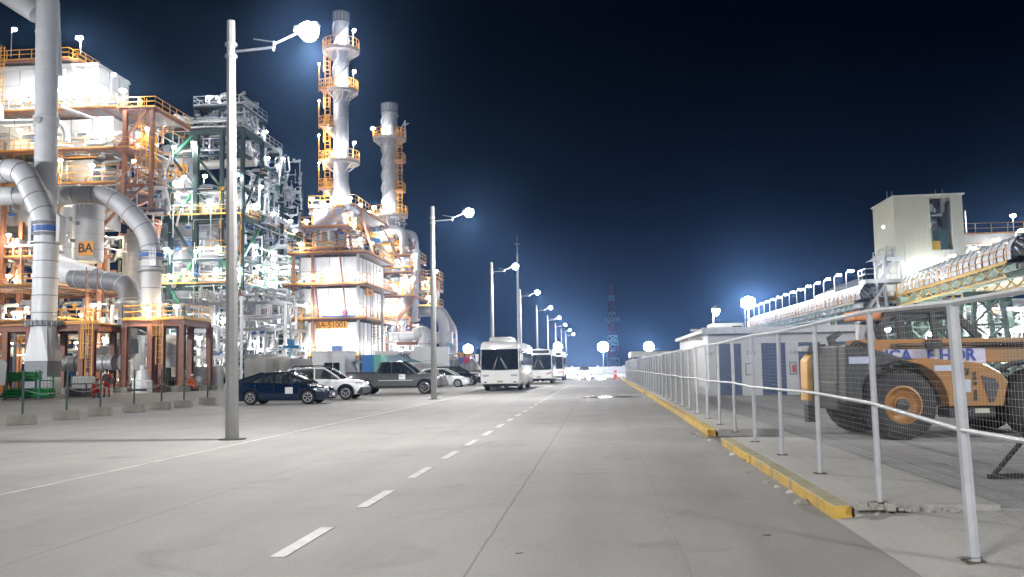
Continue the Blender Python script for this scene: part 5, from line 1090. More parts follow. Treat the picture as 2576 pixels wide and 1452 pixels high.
# extra thin services and small lamps that crowd the plant
for args in (('thin conduits and fittings on the front of the left heater decks', X(-20), X(300), 88.6, 90, Z(560), z_p3, 46, 18, None, (.03, .08), [GALV, WHITE, YELLOW, ORANGE]),
             ('thin conduits and ladders hanging at the right flank of the left heater', X(290), X(392), 88.6, 96, Z(540), z_p2 - 1, 40, 19, None, (.03, .09), [GALV, YELLOW, ORANGE, WHITE]),
             ('thin scaffolding tubes in front of the middle decks of the green frame', xs[0], xs[-1], 99.3, 99.8, zl['d2'], zl['b2'], 44, 36, None, (.025, .06), [GALV, WHITE, PGREEN, YELLOW]),
             ('thin scaffolding tubes in front of the lower decks of the green frame', xs[0], xs[-1], 98.6, 99.4, .3, zl['d2'], 60, 37, None, (.025, .07), [GALV, WHITE, PGREEN]),
             ('thin tubes and conduits above the low grey rack', gx(600, 98), gx(748, 98), 100, 104, 4, gz(640, 660, 98), 60, 38, None, (.03, .10), [GALV, WHITE, PGREEN, ALU])):
    pipe_nest(*args)
r9 = random.Random(99)
for k in range(16):
    nm = r9.choice(['b1', 'b2', 'd1', 'b3', 'd2', 'b4']); y = r9.uniform(102, 120)
    plamp(GS, xs[-1] + .3, y, zl[nm] - (0 if y < 112 or nm != 'b1' else 4), 1.0, 160, False, .25, -.15, 1.2)
for k in range(12):
    x = r9.uniform(xs[0], xs[-1]); nm = r9.choice(['b1', 'b2', 'd1', 'b3', 'd2']); plamp(GS, x, 99.3, zl[nm] + .3, 1.1, 160, k % 4 == 0, .2, -.2, 1.2)
for k in range(14):
    x = r9.uniform(X(20), X(290)); z = r9.choice([z_p3, z_p4, z_q1, z_q2, Z(815)]); plamp(FA, x, 88.2, z, r9.uniform(1.2, 2), 160, k % 2 == 0, .2, -.2, 1.2)
# ================================================================== HEATER with the BA-51001 sign
YH = 100.0
def X(px, Y=YH): return gx(px, Y)
def Z(py, px=850, Y=YH): return gz(py, px, Y)
FB = thing('fired_heater', 'white floodlit heater with red brown decks, a tall stack and an orange sign reading BA-51001', 'heater', (X(826), 105, 0))
x0, x1 = X(748), X(905); zb = [Z(895), Z(802), Z(716), Z(637)]
clad_box(FB, x0, x1, 100, 112, zb[0], zb[1] - .4, px=1.75, pz=1.5); clad_box(FB, x0 + .1, x1 - .1, 100.1, 112, zb[1], zb[2] - .4, px=1.75, pz=1.5); clad_box(FB, x0 + .25, x1 - .2, 100.3, 112, zb[2], zb[3] - .4, px=1.75, pz=1.5)
platform(FB, X(728), x1 + .2, 98.9, 112, zb[0] + .02, sides='f'); platform(FB, X(722), x1 + 1.1, 98.8, 113, zb[1], BROWN, sides='fr'); platform(FB, X(718), x1 + 1.2, 98.8, 113.5, zb[2], BROWN, sides='fr'); platform(FB, X(732), x1 + 1.0, 99, 113, zb[3], BROWN, sides='fr')
for px in (742, 790, 905): MB().ibeam((X(px), 99.4, 0), (X(px), 99.4, zb[3]), .28, .28).build('column', ORANGE if px < 800 else GALV, FB)
for px in (790, 860): MB().bar((X(px), 99.1, zb[3]), (X(px + 18), 99.1, zb[1]), .16).build('brace', BROWN, FB)
for px in (935, 962): MB().ibeam((X(px, 106), 106, 0), (X(px, 106), 106, zb[2]), .25, .25).build('column', GALV, FB)
# convection section
z4, z5 = Z(572), Z(520)
clad_box(FB, X(785), X(868), 100.6, 108, zb[3], z4 - .4, mt=mat('beige_cladding', (.50, .47, .42), .5, .1, .08, 1), px=1.2, pz=2)
m = MB(); m.bar((X(768), 100, zb[3]), (X(768), 100, z4), .22); m.bar((X(848), 100, zb[3]), (X(848), 100, z4), .2)
for s in range(3): m.bar((X(768), 99.9, zb[3] + s * .9), (X(848), 99.9, zb[3] + (s + 1) * .9), .07); m.bar((X(848), 99.9, zb[3] + s * .9), (X(768), 99.9, zb[3] + (s + 1) * .9), .07)
m.build('brace', BROWN, FB)
platform(FB, X(763), X(885), 98.9, 109, z4, sides='flr'); platform(FB, X(775), X(895), 100, 118, z5 + .2, sides='fr')
m = MB(); m.bar((X(885), 100.4, zb[3]), (X(868), 100.4, z5), .28); m.bar((X(925), 103, zb[3]), (X(890), 103, z5), .28); m.bar((X(955), 112, zb[3]), (X(895), 112, z5 - .3), .25); m.build('brace', ORANGE, FB)
# tarpaulin slung under the upper deck
N = 12; vs = []; 
for i in range(N + 1):
    for j in range(6):
        u, v_ = i / N, j / 5; px = 790 + 78 * u; py = 526 + 46 * v_ + 10 * sin(pi * u) * v_; vs.append((X(px), 99.6 - .5 * v_ + .22 * sin(9 * u + 4 * v_) * v_, Z(py)))
m = MB(); m.add(vs, [(i * 6 + j, i * 6 + j + 1, (i + 1) * 6 + j + 1, (i + 1) * 6 + j) for i in range(N) for j in range(5)]); tagp(m.build('tarpaulin', mat('grey_tarpaulin', (.30, .30, .34), .35, 0, .15, 1), None, smooth=True), 'crumpled grey tarpaulin slung from the deck at the foot of the tall stack', 'tarpaulin')
# stack
xS, yS = X(858, 103), 103.0; rS = .88; zT = gz(33, 858, 103)
st = chimney(FB, xS, yS, rS, z5 + 1.0, zT); MB().lathe([(1.35, z5 + .2), (1.35, z5 + .6), (rS, z5 + 3.4)], (xS, yS, 0), 24).build('stack_cone', DUCT, FB, smooth=True)
strakes(st, xS, yS, rS, gz(265, 858, 103), zT - 1.4, 1.3)
def SZ(py): return gz(py, 858, 103)
for py, ro, a0, a1 in ((128, 2.15, 0, 2 * pi), (230, 2.0, -2.2, 1.2), (322, 1.9, 2.4, 4.2), (408, 2.15, 0, 2 * pi), (478, 1.9, 2.4, 4.0)): ring_platform(FB, xS, yS, rS, SZ(py), ro, a0, a1, BROWN if py > 200 else ORANGE)
xl = X(824, 102.5)
prev = None
for a, b_ in ((545, 478), (478, 408), (408, 322), (322, 230), (230, 128)): ladder(FB, xl, 102.4, SZ(a), SZ(b_) + 1.1, YELLOW, True, .6); MB().bar((xl, 102.6, SZ(a) + 1), (xS - rS, 103, SZ(a) + 1), .1).build('ladder_bracket', ORANGE, FB)
for py in (230, 322, 408, 478):
    q = MB(); z = SZ(py); q.box(xl - .75, xl + .8, 101.5, 103.2, z - .1, z); q.build('rest_deck', ORANGE, FB); railing(FB, [(xl + .8, 101.5, z), (xl - .75, 101.5, z), (xl - .75, 103.2, z)], step=.7); MB().bar((xl - .75, 101.5, z - .4), (xl - .75, 101.5, z + 3.0), .07).build('lamp_pole', YELLOW, FB); point((xl - .6, 101.3, z + 2.7), 350, FB, (1, .9, .7), .1)
    MB().lathe([(.02, -.12), (.14, 0), (.02, .12)], (xl - .7, 101.4, z + 2.9), 10).build('lens', LENSW, FB)
for py, P, dx in ((128, 1500, 1.0), (230, 1500, .9), (408, 1500, 1.0), (408, 900, -.6), (535, 1700, -.4), (535, 900, 1.0)):
    z = SZ(py); 
    if py in (128, 230, 408) and dx > 0: plamp(FB, xS + 1.75, yS - .9, z, 2.1, 250, False, .12, -.1, .8)
    MB().cbox((xS + dx * .8, yS - 1.6, z + .5), (.35, .15, .25)).build('spotlight', LENS, FB); point((xS + dx * .8, yS - 1.55, z + .75), P * .34, FB, (.95, .97, 1), .15)
# sign and banner
sx, sz, sy = X(834, 99.8), Z(818, 834, 99.8), 99.8; w2, h2 = X(874, 99.8) - sx, (Z(810) - Z(827)) * .5
point((sx, sy - 1.0, sz + 1.2), 40, FB, (1, .98, .95), .1); MB().box(sx - w2, sx + w2, sy - .08, sy - .02, sz - h2, sz + h2).build('sign_board', SIGN, FB); text('BA-51001', .86, (sx, sy - .1, sz - .01), (R(90), 0, 0), LETTER, FB, bold=.012)  # bare point light without a fitting, added to brighten the sign
sx2, sy2 = x1 + .15, 103.8; MB().box(x1 + .08, x1 + .16, 102.4, 105.6, Z(745, 930, 104), Z(728, 930, 104)).build('sign_board', SIGN, FB); text('BA-51', .6, (x1 + .2, 104, Z(737, 930, 104)), (R(90), 0, R(90)), LETTER, FB)
bx0, bx1, bz0, bz1 = X(810, 98.7), X(893, 98.7), Z(799), Z(783)
bn = thing('banner', 'white and blue banner with a pink patch on the deck rail above the orange sign', 'banner', ((bx0 + bx1) / 2, 98.65, bz0))
MB().box(bx0, bx1, 98.62, 98.66, bz0 + .14, bz1).build('cloth', mat('banner_white', (.62, .68, .75), .6), bn); MB().box(bx0, bx1, 98.61, 98.655, bz0, bz0 + .137).build('blue_border', mat('banner_blue', (.03, .10, .45), .6), bn)
MB().box(bx1 - 1.0, bx1 - .1, 98.6, 98.618, bz0 + .16, bz1 - .05).build('picture_panel', mat('banner_sky', (.25, .45, .6), .6), bn); blob_x = bx1 - 1.1; MB().lathe([(.001, 0), (.34, 0), (.3, .01), (.001, .01)], (blob_x, 98.6, (bz0 + bz1) / 2 + .08), 12, 'y').build('pink_patch', mat('banner_pink', (.7, .12, .2), .6), bn)
# wall wash lamps: real fittings under the decks, close to the cladding
def wash(par, x, y, z, P, warm=False):
    MB().cbox((x, y, z), (.5, .2, .16)).build('wall_light', LENS, par); point((x, y - .1, z + .3), P, par, (1, .85, .62) if warm else (.97, .98, 1), .2)
for px, py, P in ((775, 862, 1500), (825, 862, 1500), (880, 862, 1500), (770, 765, 1300), (835, 765, 1300), (885, 765, 1300), (775, 688, 1200), (815, 692, 1200), (885, 688, 1200)):
    x = X(px, 98); z = Z(py, px, 98); m = MB(); m.tube(smooth_path([(x, 98.9, z - 1.2), (x, 98.6, z - .1), (x, 98.2, z)], .2), .035, 6); m.build('lamp_pole', GALV, FB); MB().cbox((x, 98.15, z), (.3, .3, .08)).build('lamp_shade', GALV, FB); MB().cbox((x, 98.2, z - .1), (.22, .22, .1)).build('lens', LENS, FB); point((x, 98.35, z - .3), P * .20, FB, (1, .985, .94), .15)
for py in (860, 770, 690):
    for y in (102.5, 107, 111): point((x1 + 1.7, y, Z(py, 920, y) - .6), 130, FB, (1, .985, .94), .15); MB().cbox((x1 + 1.7, y, Z(py, 920, y) + .3), (.3, .3, .12)).build('lamp_shade', GALV, FB)
for px, py, y, P in ((784, 500, 99.5, 700), (812, 508, 99.5, 700), (880, 497, 101, 600), (907, 515, 106, 700), (942, 520, 112, 500), (928, 532, 114, 350), (770, 555, 99.3, 700), (755, 612, 99, 700), (868, 540, 99.6, 900), (890, 560, 101, 600), (905, 600, 102, 800), (935, 610, 106, 700)):
    z = gz(py, px, y); zd = z5 + .2 if py < 535 else z - 1.3; plamp(FB, X(px, y), y, min(zd, z - .8), z - min(zd, z - .8), P, px in (770, 755, 868), .05, -.15, 1.2)
pipe_nest('burner pipes and fittings around the neck of the sign bearing heater', X(760), X(905), 99.2, 101, zb[3], z4 - .3, 26, 61, None, (.05, .16), [WHITE, ALU, GALV, YELLOW, ORANGE])
pipe_nest('pipes on the tarpaulin deck of the sign bearing heater', X(770), X(885), 99.3, 104, z4, z5, 22, 62, None, (.05, .16), [WHITE, ALU, GALV, YELLOW])
pipe_nest('pipes below the raised base of the sign bearing heater', X(700), X(960), 99, 104, .3, zb[0] - .4, 30, 63, None, (.05, .2), [WHITE, ALU, GALV, BLUE])
ladder(FB, X(752, 98.5), 98.6, zb[0], zb[1] + 1.1, YELLOW); ladder(FB, X(948, 106), 105.5, zb[0], zb[1] + 1, ORANGE)
# ================================================================== second heater behind, with second stack
YS = 118.0
def X2(px, Y=YS): return gx(px, Y)
def Z2(py, px=985, Y=YS): return gz(py, px, Y)
FC = thing('fired_heater', 'second white heater with yellow railed decks and a shorter wavy stack to the right', 'heater', (X2(985), 122, 0))
xa, xb = X2(925), X2(1010); lv = [Z2(880), Z2(800), Z2(748), Z2(690), Z2(648), Z2(600), Z2(548)]
clad_box(FC, xa, xb, 118.5, 126, lv[0], lv[3] - .4, px=1.5, pz=1.5); clad_box(FC, xa + 1.5, xb - .6, 119, 125, lv[3], lv[5] - .4, mt=ALU, px=1.5, pz=1.5)
platform(FC, X2(965), X2(1050), 115.5, 126, lv[2], BROWN, sides='flr'); platform(FC, X2(960), X2(1048), 115.8, 126, lv[3], BROWN, sides='fr'); platform(FC, X2(1000), X2(1045), 115.8, 126, lv[4], BROWN, sides='fr'); platform(FC, X2(925), X2(1000), 116.4, 124, lv[5], sides='flr'); platform(FC, X2(968), X2(1035), 116.4, 124, lv[1], sides='flr')
for a, b_ in (((1003, 800), (1040, 750)), ((1003, 808), (1050, 752))): MB().bar((X2(a[0], 116), 116, Z2(a[1])), (X2(b_[0], 116), 116, Z2(b_[1])), .25).build('brace', BROWN, FC)
for px in (970, 1003, 1030): MB().ibeam((X2(px, 116), 116.5, 0), (X2(px, 116), 116.5, lv[1]), .35, .35).build('column', ORANGE, FC)
for px in (975, 1046): MB().ibeam((X2(px), 116, lv[2]), (X2(px), 116, lv[4]), .22, .22).build('column', ORANGE, FC)
xQ = X2(983); rQ = 1.02; zQ = Z2(262); s2 = chimney(FC, xQ, YS, rQ, lv[6] - 2.5, zQ); strakes(s2, xQ, YS, rQ, Z2(530), zQ - 1.4, 2.4)
ring_platform(FC, xQ, YS, rQ, Z2(349), 2.2, 0, 2 * pi); ring_platform(FC, xQ, YS, rQ, Z2(543), 2.35, 0, 2 * pi)
xl2 = X2(1012)
for a, b_ in ((545, 478), (478, 420), (420, 349)): ladder(FC, xl2, 117.3, Z2(a), Z2(b_) + 1.1, YELLOW, True, .55)
for py in (412, 486): z = Z2(py); MB().box(xl2 - .5, xl2 + .6, 116.4, 118, z - .1, z).build('rest_deck', ORANGE, FC); railing(FC, [(xl2 - .5, 116.4, z), (xl2 + .6, 116.4, z), (xl2 + .6, 118, z)], step=.6)
m = MB(); z = Z2(349); m.bar((xQ + 2.1, YS, z), (xQ + 2.1, YS, z + 2.4), .14); m.bar((xQ + 2.1, YS, z + 2.3), (xQ + 1.1, YS - .5, z + .2), .12); m.bar((xQ + 1.9, YS, z + 1.7), (xQ + 2.6, YS, z + 2.0), .08); m.build('davit', GALV, FC)
plamp(FC, xQ - 2.1, YS - .6, Z2(349), 1.4, 450, False, 0, -.1, 1.3)
for py, dx, P in ((349, -.3, 900), (543, -.7, 900), (543, .6, 800)): MB().cbox((xQ + dx, YS - 1.7, Z2(py) + .4), (.3, .15, .2)).build('spotlight', LENS, FC); point((xQ + dx, YS - 1.7, Z2(py) + .8), P * .34, FC, (.96, .98, 1), .15)
for px, py, y, P in ((1047, 640, 116, 900), (975, 620, 116, 700), (1000, 655, 116, 600), (960, 585, 116, 900), (1015, 700, 115.6, 700), (990, 715, 115.6, 700), (1040, 700, 115.6, 600), (975, 765, 116, 700), (1010, 770, 116, 600), (985, 850, 114, 1200), (1010, 880, 112, 1000), (955, 560, 116.2, 700), (1010, 810, 114, 700)):
    z = gz(py, px, y); plamp(FC, X2(px, y), y, z - 1.2, 1.2, P, px in (975, 1015), .05, -.15, 1.1)
pipe_nest('pipes and valves on the decks of the second heater', X2(965), X2(1048), 116, 121, lv[2], lv[4] + 2, 42, 71, None, (.06, .2), [WHITE, ALU, GALV, ORANGE, YELLOW])
pipe_nest('pipes and fittings round the base of the second stack', X2(925), X2(1010), 116.5, 121, lv[4], lv[6], 34, 72, None, (.06, .2), [WHITE, ALU, GALV, YELLOW])
pipe_nest('low pipes in front of the second heater', X2(960), X2(1060), 112, 118, .3, lv[1] - 1, 36, 73, None, (.06, .2), [WHITE, ALU, GALV, BROWN], shelves=1)
# ducts right of second stack
t = thing('twin_duct', 'grey round duct bending over and down beside the second stack', 'duct', (X2(1016), 117, 10)); duct(t, [PT(960, 578, 117), PT(1012, 580, 117), PT(1017, 610, 117), PT(1017, 800, 117)], .62, ALU, .9, 2.0, 'duct', 18, DUCT)
MB().tube([PT(946, 560, 116.5), PT(948, 585, 116.5)], .8, 16).build('grey_drum', DUCTD, t, smooth=True); MB().cbox(PT(947, 606, 116), (1.3, .6, .7)).build('blue_motor', mat('light_blue_paint', (.12, .25, .55), .5), t, bevel=.1)
t = thing('twin_duct', 'outer grey duct arching down at the right edge of the second heater', 'duct', (X2(1043), 118, 3)); duct(t, [PT(1020, 588, 118.6), PT(1040, 592, 118.6), PT(1043, 630, 118.6), PT(1040, 810, 118.6)], .60, ALU, 1.0, 2.0, 'duct', 18, DUCT)
YD = 124
t = thing('crossover_duct', 'pale horizontal duct leading right from the second heater to a drop', 'duct', (X2(1080), YD, 10)); duct(t, [PT(1040, 785, YD), PT(1098, 782, YD), PT(1117, 812, YD), PT(1117, 925, YD)], .72, DUCT, 1.0, 2.1, 'duct', 18, DUCT)
MB().cbox((PT(1117, 843, YD).x, YD, gz(850, 1117, YD)), (2.4, 1.2, 1.6)).build('damper_box', DUCT, t, bevel=.1)
t = thing('crossover_duct', 'outermost pale duct sloping down to the ground right of the second heater', 'duct', (gx(1140, 128), 128, 0)); duct(t, [PT(1100, 783, 128), PT(1112, 785, 128), PT(1139, 830, 128), PT(1139, 935, 128)], .66, DUCT, .8, 2.3, 'duct', 18, DUCT)
MB().cbox((PT(1139, 838, 128).x, 127.4, gz(846, 1139, 128)), (1.0, .6, .7)).build('valve_actuator', mat('light_blue_paint', (.12, .25, .55), .5), t)
t = thing('steel_structure', 'small braced platform tower behind the second street lamp', 'steel structure', (gx(1083, 132), 132, 0)); xa, xb = gx(1052, 132), gx(1105, 132)
for x in (xa, (xa + xb) / 2, xb - .4):
    MB().ibeam((x, 132, gz(790, 1080, 132)), (x, 132, gz(700, 1080, 132)), .3, .3).build('column', ORANGE if x > xa else GALV, t)
for py in (700, 728, 770): platform(t, xa, xb, 131.5, 136, gz(py, 1080, 132), BROWN if py == 700 else GALV, sides='fr')
plamp(t, xb - .5, 131.6, gz(700, 1100, 132), 1.1, 150, False); plamp(t, gx(1060, 131), 131, gz(725, 1060, 132), 1.2, 900, False); plamp(t, gx(1075, 131), 131, gz(768, 1060, 132), 1.2, 900, False)
pipe_nest('pipes on the small platform tower behind the second street lamp', xa, xb - .5, 131.8, 135, gz(785, 1080, 132), gz(705, 1080, 132), 30, 74, None, (.06, .2), [WHITE, ALU, GALV])
t = thing('breeching_duct', 'grey cowl duct with a bulbous elbow low beside the second street lamp', 'duct', (gx(1072, 110), 110, 0)); duct(t, [PT(985, 847, 110), PT(1058, 845, 110)], .55, WHITE, .8, 2, 'duct', 14, DUCTD); duct(t, [PT(1045, 845, 109), PT(1070, 835, 109), PT(1070, 900, 109)], .9, DUCT, 1.1, 1.6, 'duct', 18, DUCTD)
MB().box(gx(1000, 110), gx(1075, 110), 109.5, 111, gz(868, 1040, 110), gz(860, 1040, 110)).build('support_beam', BROWN, t)
t = thing('cyan_pipe', 'slim light blue vertical pipe beside the pale drop ducts', 'pipe', (gx(1129, 120), 120, 0)); MB().tube([(gx(1129, 120), 120, 0), (gx(1129, 120), 120, gz(862, 1129, 120))], .2, 8).build('pipe', mat('cyan_paint', (.10, .42, .62), .5), t)
pipe_nest('yellow railed low pipework right of the pale drop ducts', gx(1125, 118), gx(1185, 118), 116, 120, .2, gz(890, 1150, 118), 26, 75, None, (.05, .14), [YELLOW, ORANGE, GALV, WHITE])
# ------------------------------------------------------------------ cabins, tents, containers behind the cars
t = thing('site_cabin', 'white portable cabin with a sliding window behind the white SUV', 'cabin', (gx(825, 78), 79, 0)); xa, xb = gx(785, 78), gx(868, 78); z1 = gz(886, 825, 78); CAB = mat('cabin_white', (.62, .62, .61), .5, 0, .05, 1)
MB().box(xa, xb, 78, 81.5, .2, z1).build('wall', CAB, t, bevel=.04); MB().box(xa - .08, xb + .08, 77.9, 81.6, z1 + .003, z1 + .1).build('roof', CAB, t); MB().box(xa + 1.1, xa + 1.8, 77.93, 77.997, 1.15, 2.15).build('window', GLASS, t); MB().box(xa + 1.9, xa + 2.45, 77.93, 77.997, 1.15, 2.15).build('window', GLASS, t)
MB().cbox(((xa + xb) / 2 + .2, 80, z1 + .35), (.9, .6, .45)).build('roof_unit', mat('light_blue_paint', (.12, .25, .55), .5), t)
BOXES = [(615, 668, 903, 84, 'low pale container between the street lamp and the cars', (.45, .45, .44)), (655, 712, 898, 86, 'cream container top showing above the dark blue sedan', (.52, .51, .46)), (700, 790, 903, 88, 'pale grey box wall behind the white SUV', (.5, .5, .49)),
         (1018, 1060, 888, 104, 'white flat roofed box behind the blue canopy', (.55, .55, .53))]
for pa, pb_, py, Y_, lab, col in BOXES:
    t = thing('storage_container', lab, 'container', (gx(pa, Y_), Y_, 0)); xa, xb = gx(pa, Y_), gx(pb_, Y_); z1 = gz(py, (pa + pb_) / 2, Y_)
    m = MB(); m.box(xa, xb, Y_, Y_ + 2.4, .1, z1); m.build('shell', mat('paint_%d' % pa, col, .5, 0, .06, 1), t)
    m = MB(); n = int((xb - xa) / .3)
    for k in range(n): m.box(xa + .05 + k * .3, xa + .2 + k * .3, Y_ - .04, Y_ - .002, .2, z1 - .12)
    m.build('corrugation', MATS['paint_%d' % pa], t)
CONT = mat('container_blue', (.02, .16, .46), .45, 0, .1, 2); TEAL = mat('container_teal', (.12, .42, .34), .5, 0, .1, 2)
t = thing('storage_container', 'blue and green container behind the bed of the pickup truck', 'container', (gx(930, 76), 76, 0)); xa, xb = gx(910, 76), gx(958, 76); z1 = gz(893, 930, 76)
MB().box(xa, xa + 1.0, 76, 78.4, 0, z1).build('side_panel', CONT, t); MB().box(xa + 1.003, xb, 76.05, 78.4, 0, z1).build('door', TEAL, t)
t = thing('canopy_tent', 'blue peaked canopy behind the roof of the pickup truck', 'canopy', (gx(1000, 82), 82, 0)); xm = gx(975, 82); za, zb_ = gz(893, 975, 82), gz(912, 975, 82); xa, xb = gx(888, 82), gx(1042, 82)
m = MB(); m.add([(xa, 80, zb_), (xb, 80, zb_), (xb, 86, zb_), (xa, 86, zb_), (xm - 1, 83, za), (xm + 1, 83, za)], [(0, 1, 5, 4), (1, 2, 5), (2, 3, 4, 5), (3, 0, 4)]); m.build('canopy', mat('canopy_blue', (.02, .13, .22), .6, 0, .1, 1), t)
for x in (xa, xb): MB().bar((x, 80, 0), (x, 80, zb_), .08).build('leg', GALV, t)
t = thing('hoarding', 'white information board with faint grey lines of text beside the second street lamp', 'board', (gx(1085, 88), 88, 0)); xa, xb = gx(1041, 88), gx(1129, 88); za, zb_ = 0.1, gz(873, 1085, 88)
MB().box(xa, xb, 88, 88.15, za, zb_).build('panel', CAB, t); m = MB()
for z, w_ in ((.62, .35), (.52, .75), (.45, .55), (.38, .2)): zz = za + (zb_ - za) * z; m.box((xa + xb) / 2 - w_ * 1.2 - .3, (xa + xb) / 2 + w_ * 1.2 - .3, 87.98, 87.997, zz - .04, zz + .04)
m.build('printed_lines', mat('faint_grey_print', (.38, .38, .38), .6), t)
t = thing('storage_container', 'long low white container roof behind the black SUV and the van', 'container', (gx(1150, 100), 100, 0)); MB().box(gx(1125, 100), gx(1200, 100), 100, 103, 0, gz(905, 1160, 100)).build('shell', CAB, t)
t = thing('flag_banner', 'small purple and red banner fixed above the white van', 'banner', (gx(1165, 91), 91, 0)); z = gz(902, 1165, 91); x = gx(1155, 91); MB().box(x, x + .5, 90.6, 90.63, z - .5, z + .1).build('purple_half', mat('purple_cloth', (.12, .10, .30), .7), t); MB().box(x + .503, x + 1.1, 90.6, 90.63, z - .5, z + .1).build('red_half', mat('red_cloth', (.5, .05, .12), .7), t)
t = thing('signboard', 'dark lettered sign panel above the canopy behind the pickup', 'sign', (gx(1022, 96), 96, 0)); xx = gx(1022, 96); zz = gz(896, 1022, 96); MB().box(xx - 3.4, xx + 1.5, 96, 96.2, zz - 1.6, zz + .6).build('panel', CAB, t); text('IMK', .85, (xx - .2, 95.96, zz), (R(90), 0, 0), mat('sign_grey_letters', (.10, .10, .12), .6), t, bold=.02)
t = thing('boom_lift', 'small blue machine with a raised arm between the street lamp and the heater', 'machine', (gx(735, 90), 90, 0)); bl_ = mat('machine_blue', (.02, .20, .42), .45); x = gx(735, 90)
MB().cbox((x, 90, gz(873, 735, 90)), (1.7, .8, .3)).build('boom_head', bl_, t, bevel=.05); MB().cbox((x, 90, gz(864, 735, 90)), (.7, .7, .7)).build('basket', bl_, t); MB().bar((x - .9, 90, .9), (x, 90, gz(873, 735, 90)), .22).build('arm', mat('machine_cyan', (.2, .5, .6), .5), t); MB().cbox((x - 1.2, 90, .7), (2, 1.3, .9)).build('base', bl_, t, bevel=.1)
# far end of the road
t = thing('perimeter_wall', 'long white perimeter wall closing the far end of the road', 'wall', (0, 172, 0)); z1 = 1.35
MB().box(-45, 40, 172, 172.3, 0, z1).build('wall', WHITE, t)
m = MB()
for k in range(18): m.box(-44 + k * 4.8, -43.6 + k * 4.8, 171.85, 172.0 - .003, 0, z1 + .25)
m.build('pier', WHITE, t)
# red and white lattice tower far off
t = thing('lattice_tower', 'tall red and white lattice mast fading into the night haze', 'tower', (gx(1543, 380), 380, 0)); xT = gx(1543, 380); H = gz(716, 1543, 380); RW = mat('tower_red', (.26, .03, .03), .6); WW = mat('tower_white', (.36, .36, .38), .6)
def tw(z): return 1.9 * (1 - z / H) + .7
nseg = 15
for k in range(nseg):
    za, zb_ = H * k / nseg, H * (k + 1) / nseg; m = MB(); a, b_ = tw(za), tw(zb_)
    for sx, sy in ((-1, -1), (1, -1), (1, 1), (-1, 1)): m.bar((xT + sx * a, 380 + sy * a, za), (xT + sx * b_, 380 + sy * b_, zb_), .3)
    for s in (-1, 1): m.bar((xT - a, 380 + s * a, za), (xT + b_, 380 + s * b_, zb_), .28); m.bar((xT + a, 380 + s * a, za), (xT - b_, 380 + s * b_, zb_), .28); m.bar((xT + s * a, 380 - a, za), (xT + s * b_, 380 + b_, zb_), .28)
    m.bar((xT - b_, 380 - b_, zb_), (xT + b_, 380 - b_, zb_), .3); m.bar((xT - b_, 380 + b_, zb_), (xT + b_, 380 + b_, zb_), .3)
    m.build('mast_section', WW if (k // 2) % 2 == 0 and k < 13 else RW, t)
q = MB(); zq = gz(803, 1543, 380); q.lathe([(1.6, zq - .6), (2.9, zq - .6), (2.9, zq + .8), (1.6, zq + .8)], (xT, 380, 0), 12); q.build('ring_gallery', WW, t)
point((xT - 14, 352, 4), 3500, t, (.95, .9, 1), 1.0)  # light without a fitting, added to brighten the tower
HAZE = 0.00036
# ================================================================== RIGHT SIDE
# storage building with blue roller doors
WB = thing('storage_building', 'low white storage building with blue roller shutter doors behind the fence', 'building', (8.3, 40, 0)); YB = 40.0
xa, xb = gx(1783, YB), gx(2183, YB); z1 = gz(834, 1980, YB); WW_ = mat('building_white', (.58, .59, .60), .6, 0, .06, 1.2, dirt=(.36, .36, .36), dirt_amt=.35)
doors = [(1802, 1866), (1917, 1978), (2010, 2066), (2096, 2160)]; dz = gz(862, 1980, YB) ; m = MB()
edges = [xa] + [gx(p, YB) for d in doors for p in d] + [xb]
for i in range(0, len(edges), 2): m.box(edges[i], edges[i + 1], YB, YB + .25, .1, dz)
m.box(xa, xb, YB, YB + .25, dz + .001, z1); m.box(xa, xa + .25, YB + .253, YB + 14, .1, z1); m.box(xb - .25, xb, YB + .253, YB + 14, .1, z1); m.build('wall', WW_, WB)
MB().box(xa - .25, xb + .25, YB - .35, YB + 14.2, z1 + .003, z1 + .16).build('roof', WW_, WB); MB().box(xa - .3, xb + .3, YB - .42, YB - .353, z1 - .06, z1 + .22).build('gutter', GALV, WB)
SH = mat('shutter_blue', (.055, .11, .24), .45, .1, .12, 3)
for a, b_ in doors:
    a, b_ = gx(a, YB), gx(b_, YB); m = MB(); n = 26
    for k in range(n): z = .12 + (dz - .12) * k / n; h = (dz - .12) / n; m.prism([(YB + .10, z), (YB + .065, z + h * .25), (YB + .065, z + h * .7), (YB + .10, z + h), (YB + .13, z + h), (YB + .13, z)], a, b_, 'yz')
    m.build('roller_shutter', SH, WB)
def frame_sign(px0, px1, py0, py1, red=False):
    x0_, x1_, za, zb_ = gx(px0, YB), gx(px1, YB), gz(py1, 1900, YB), gz(py0, 1900, YB); m = MB(); t_ = .035
    for q in ((x0_, x1_, za, za + t_), (x0_, x1_, zb_ - t_, zb_), (x0_, x0_ + t_, za + t_, zb_ - t_), (x1_ - t_, x1_, za + t_, zb_ - t_)): m.box(q[0], q[1], YB - .03, YB - .002, q[2], q[3])
    f = m.build('notice_frame', mat('frame_grey', (.12, .13, .15), .5), WB)
    if red: MB().box(x0_ + .12, x1_ - .06, YB - .07, YB - .003, za + .1, za + .4).build('red_label', mat('notice_red', (.5, .03, .04), .5), f)
frame_sign(1875, 1896, 914, 944); frame_sign(1986, 2004, 912, 944, True)
for px, s_ in ((1825 - 52 + 10, '2-01'), (1886, '2-06'), (1995, '2-07')): text(s_, .22, (gx(px + 4, YB), YB - .01, gz(888, 1900, YB)), (R(90), 0, 0), mat('number_grey', (.16, .17, .18), .6), WB)
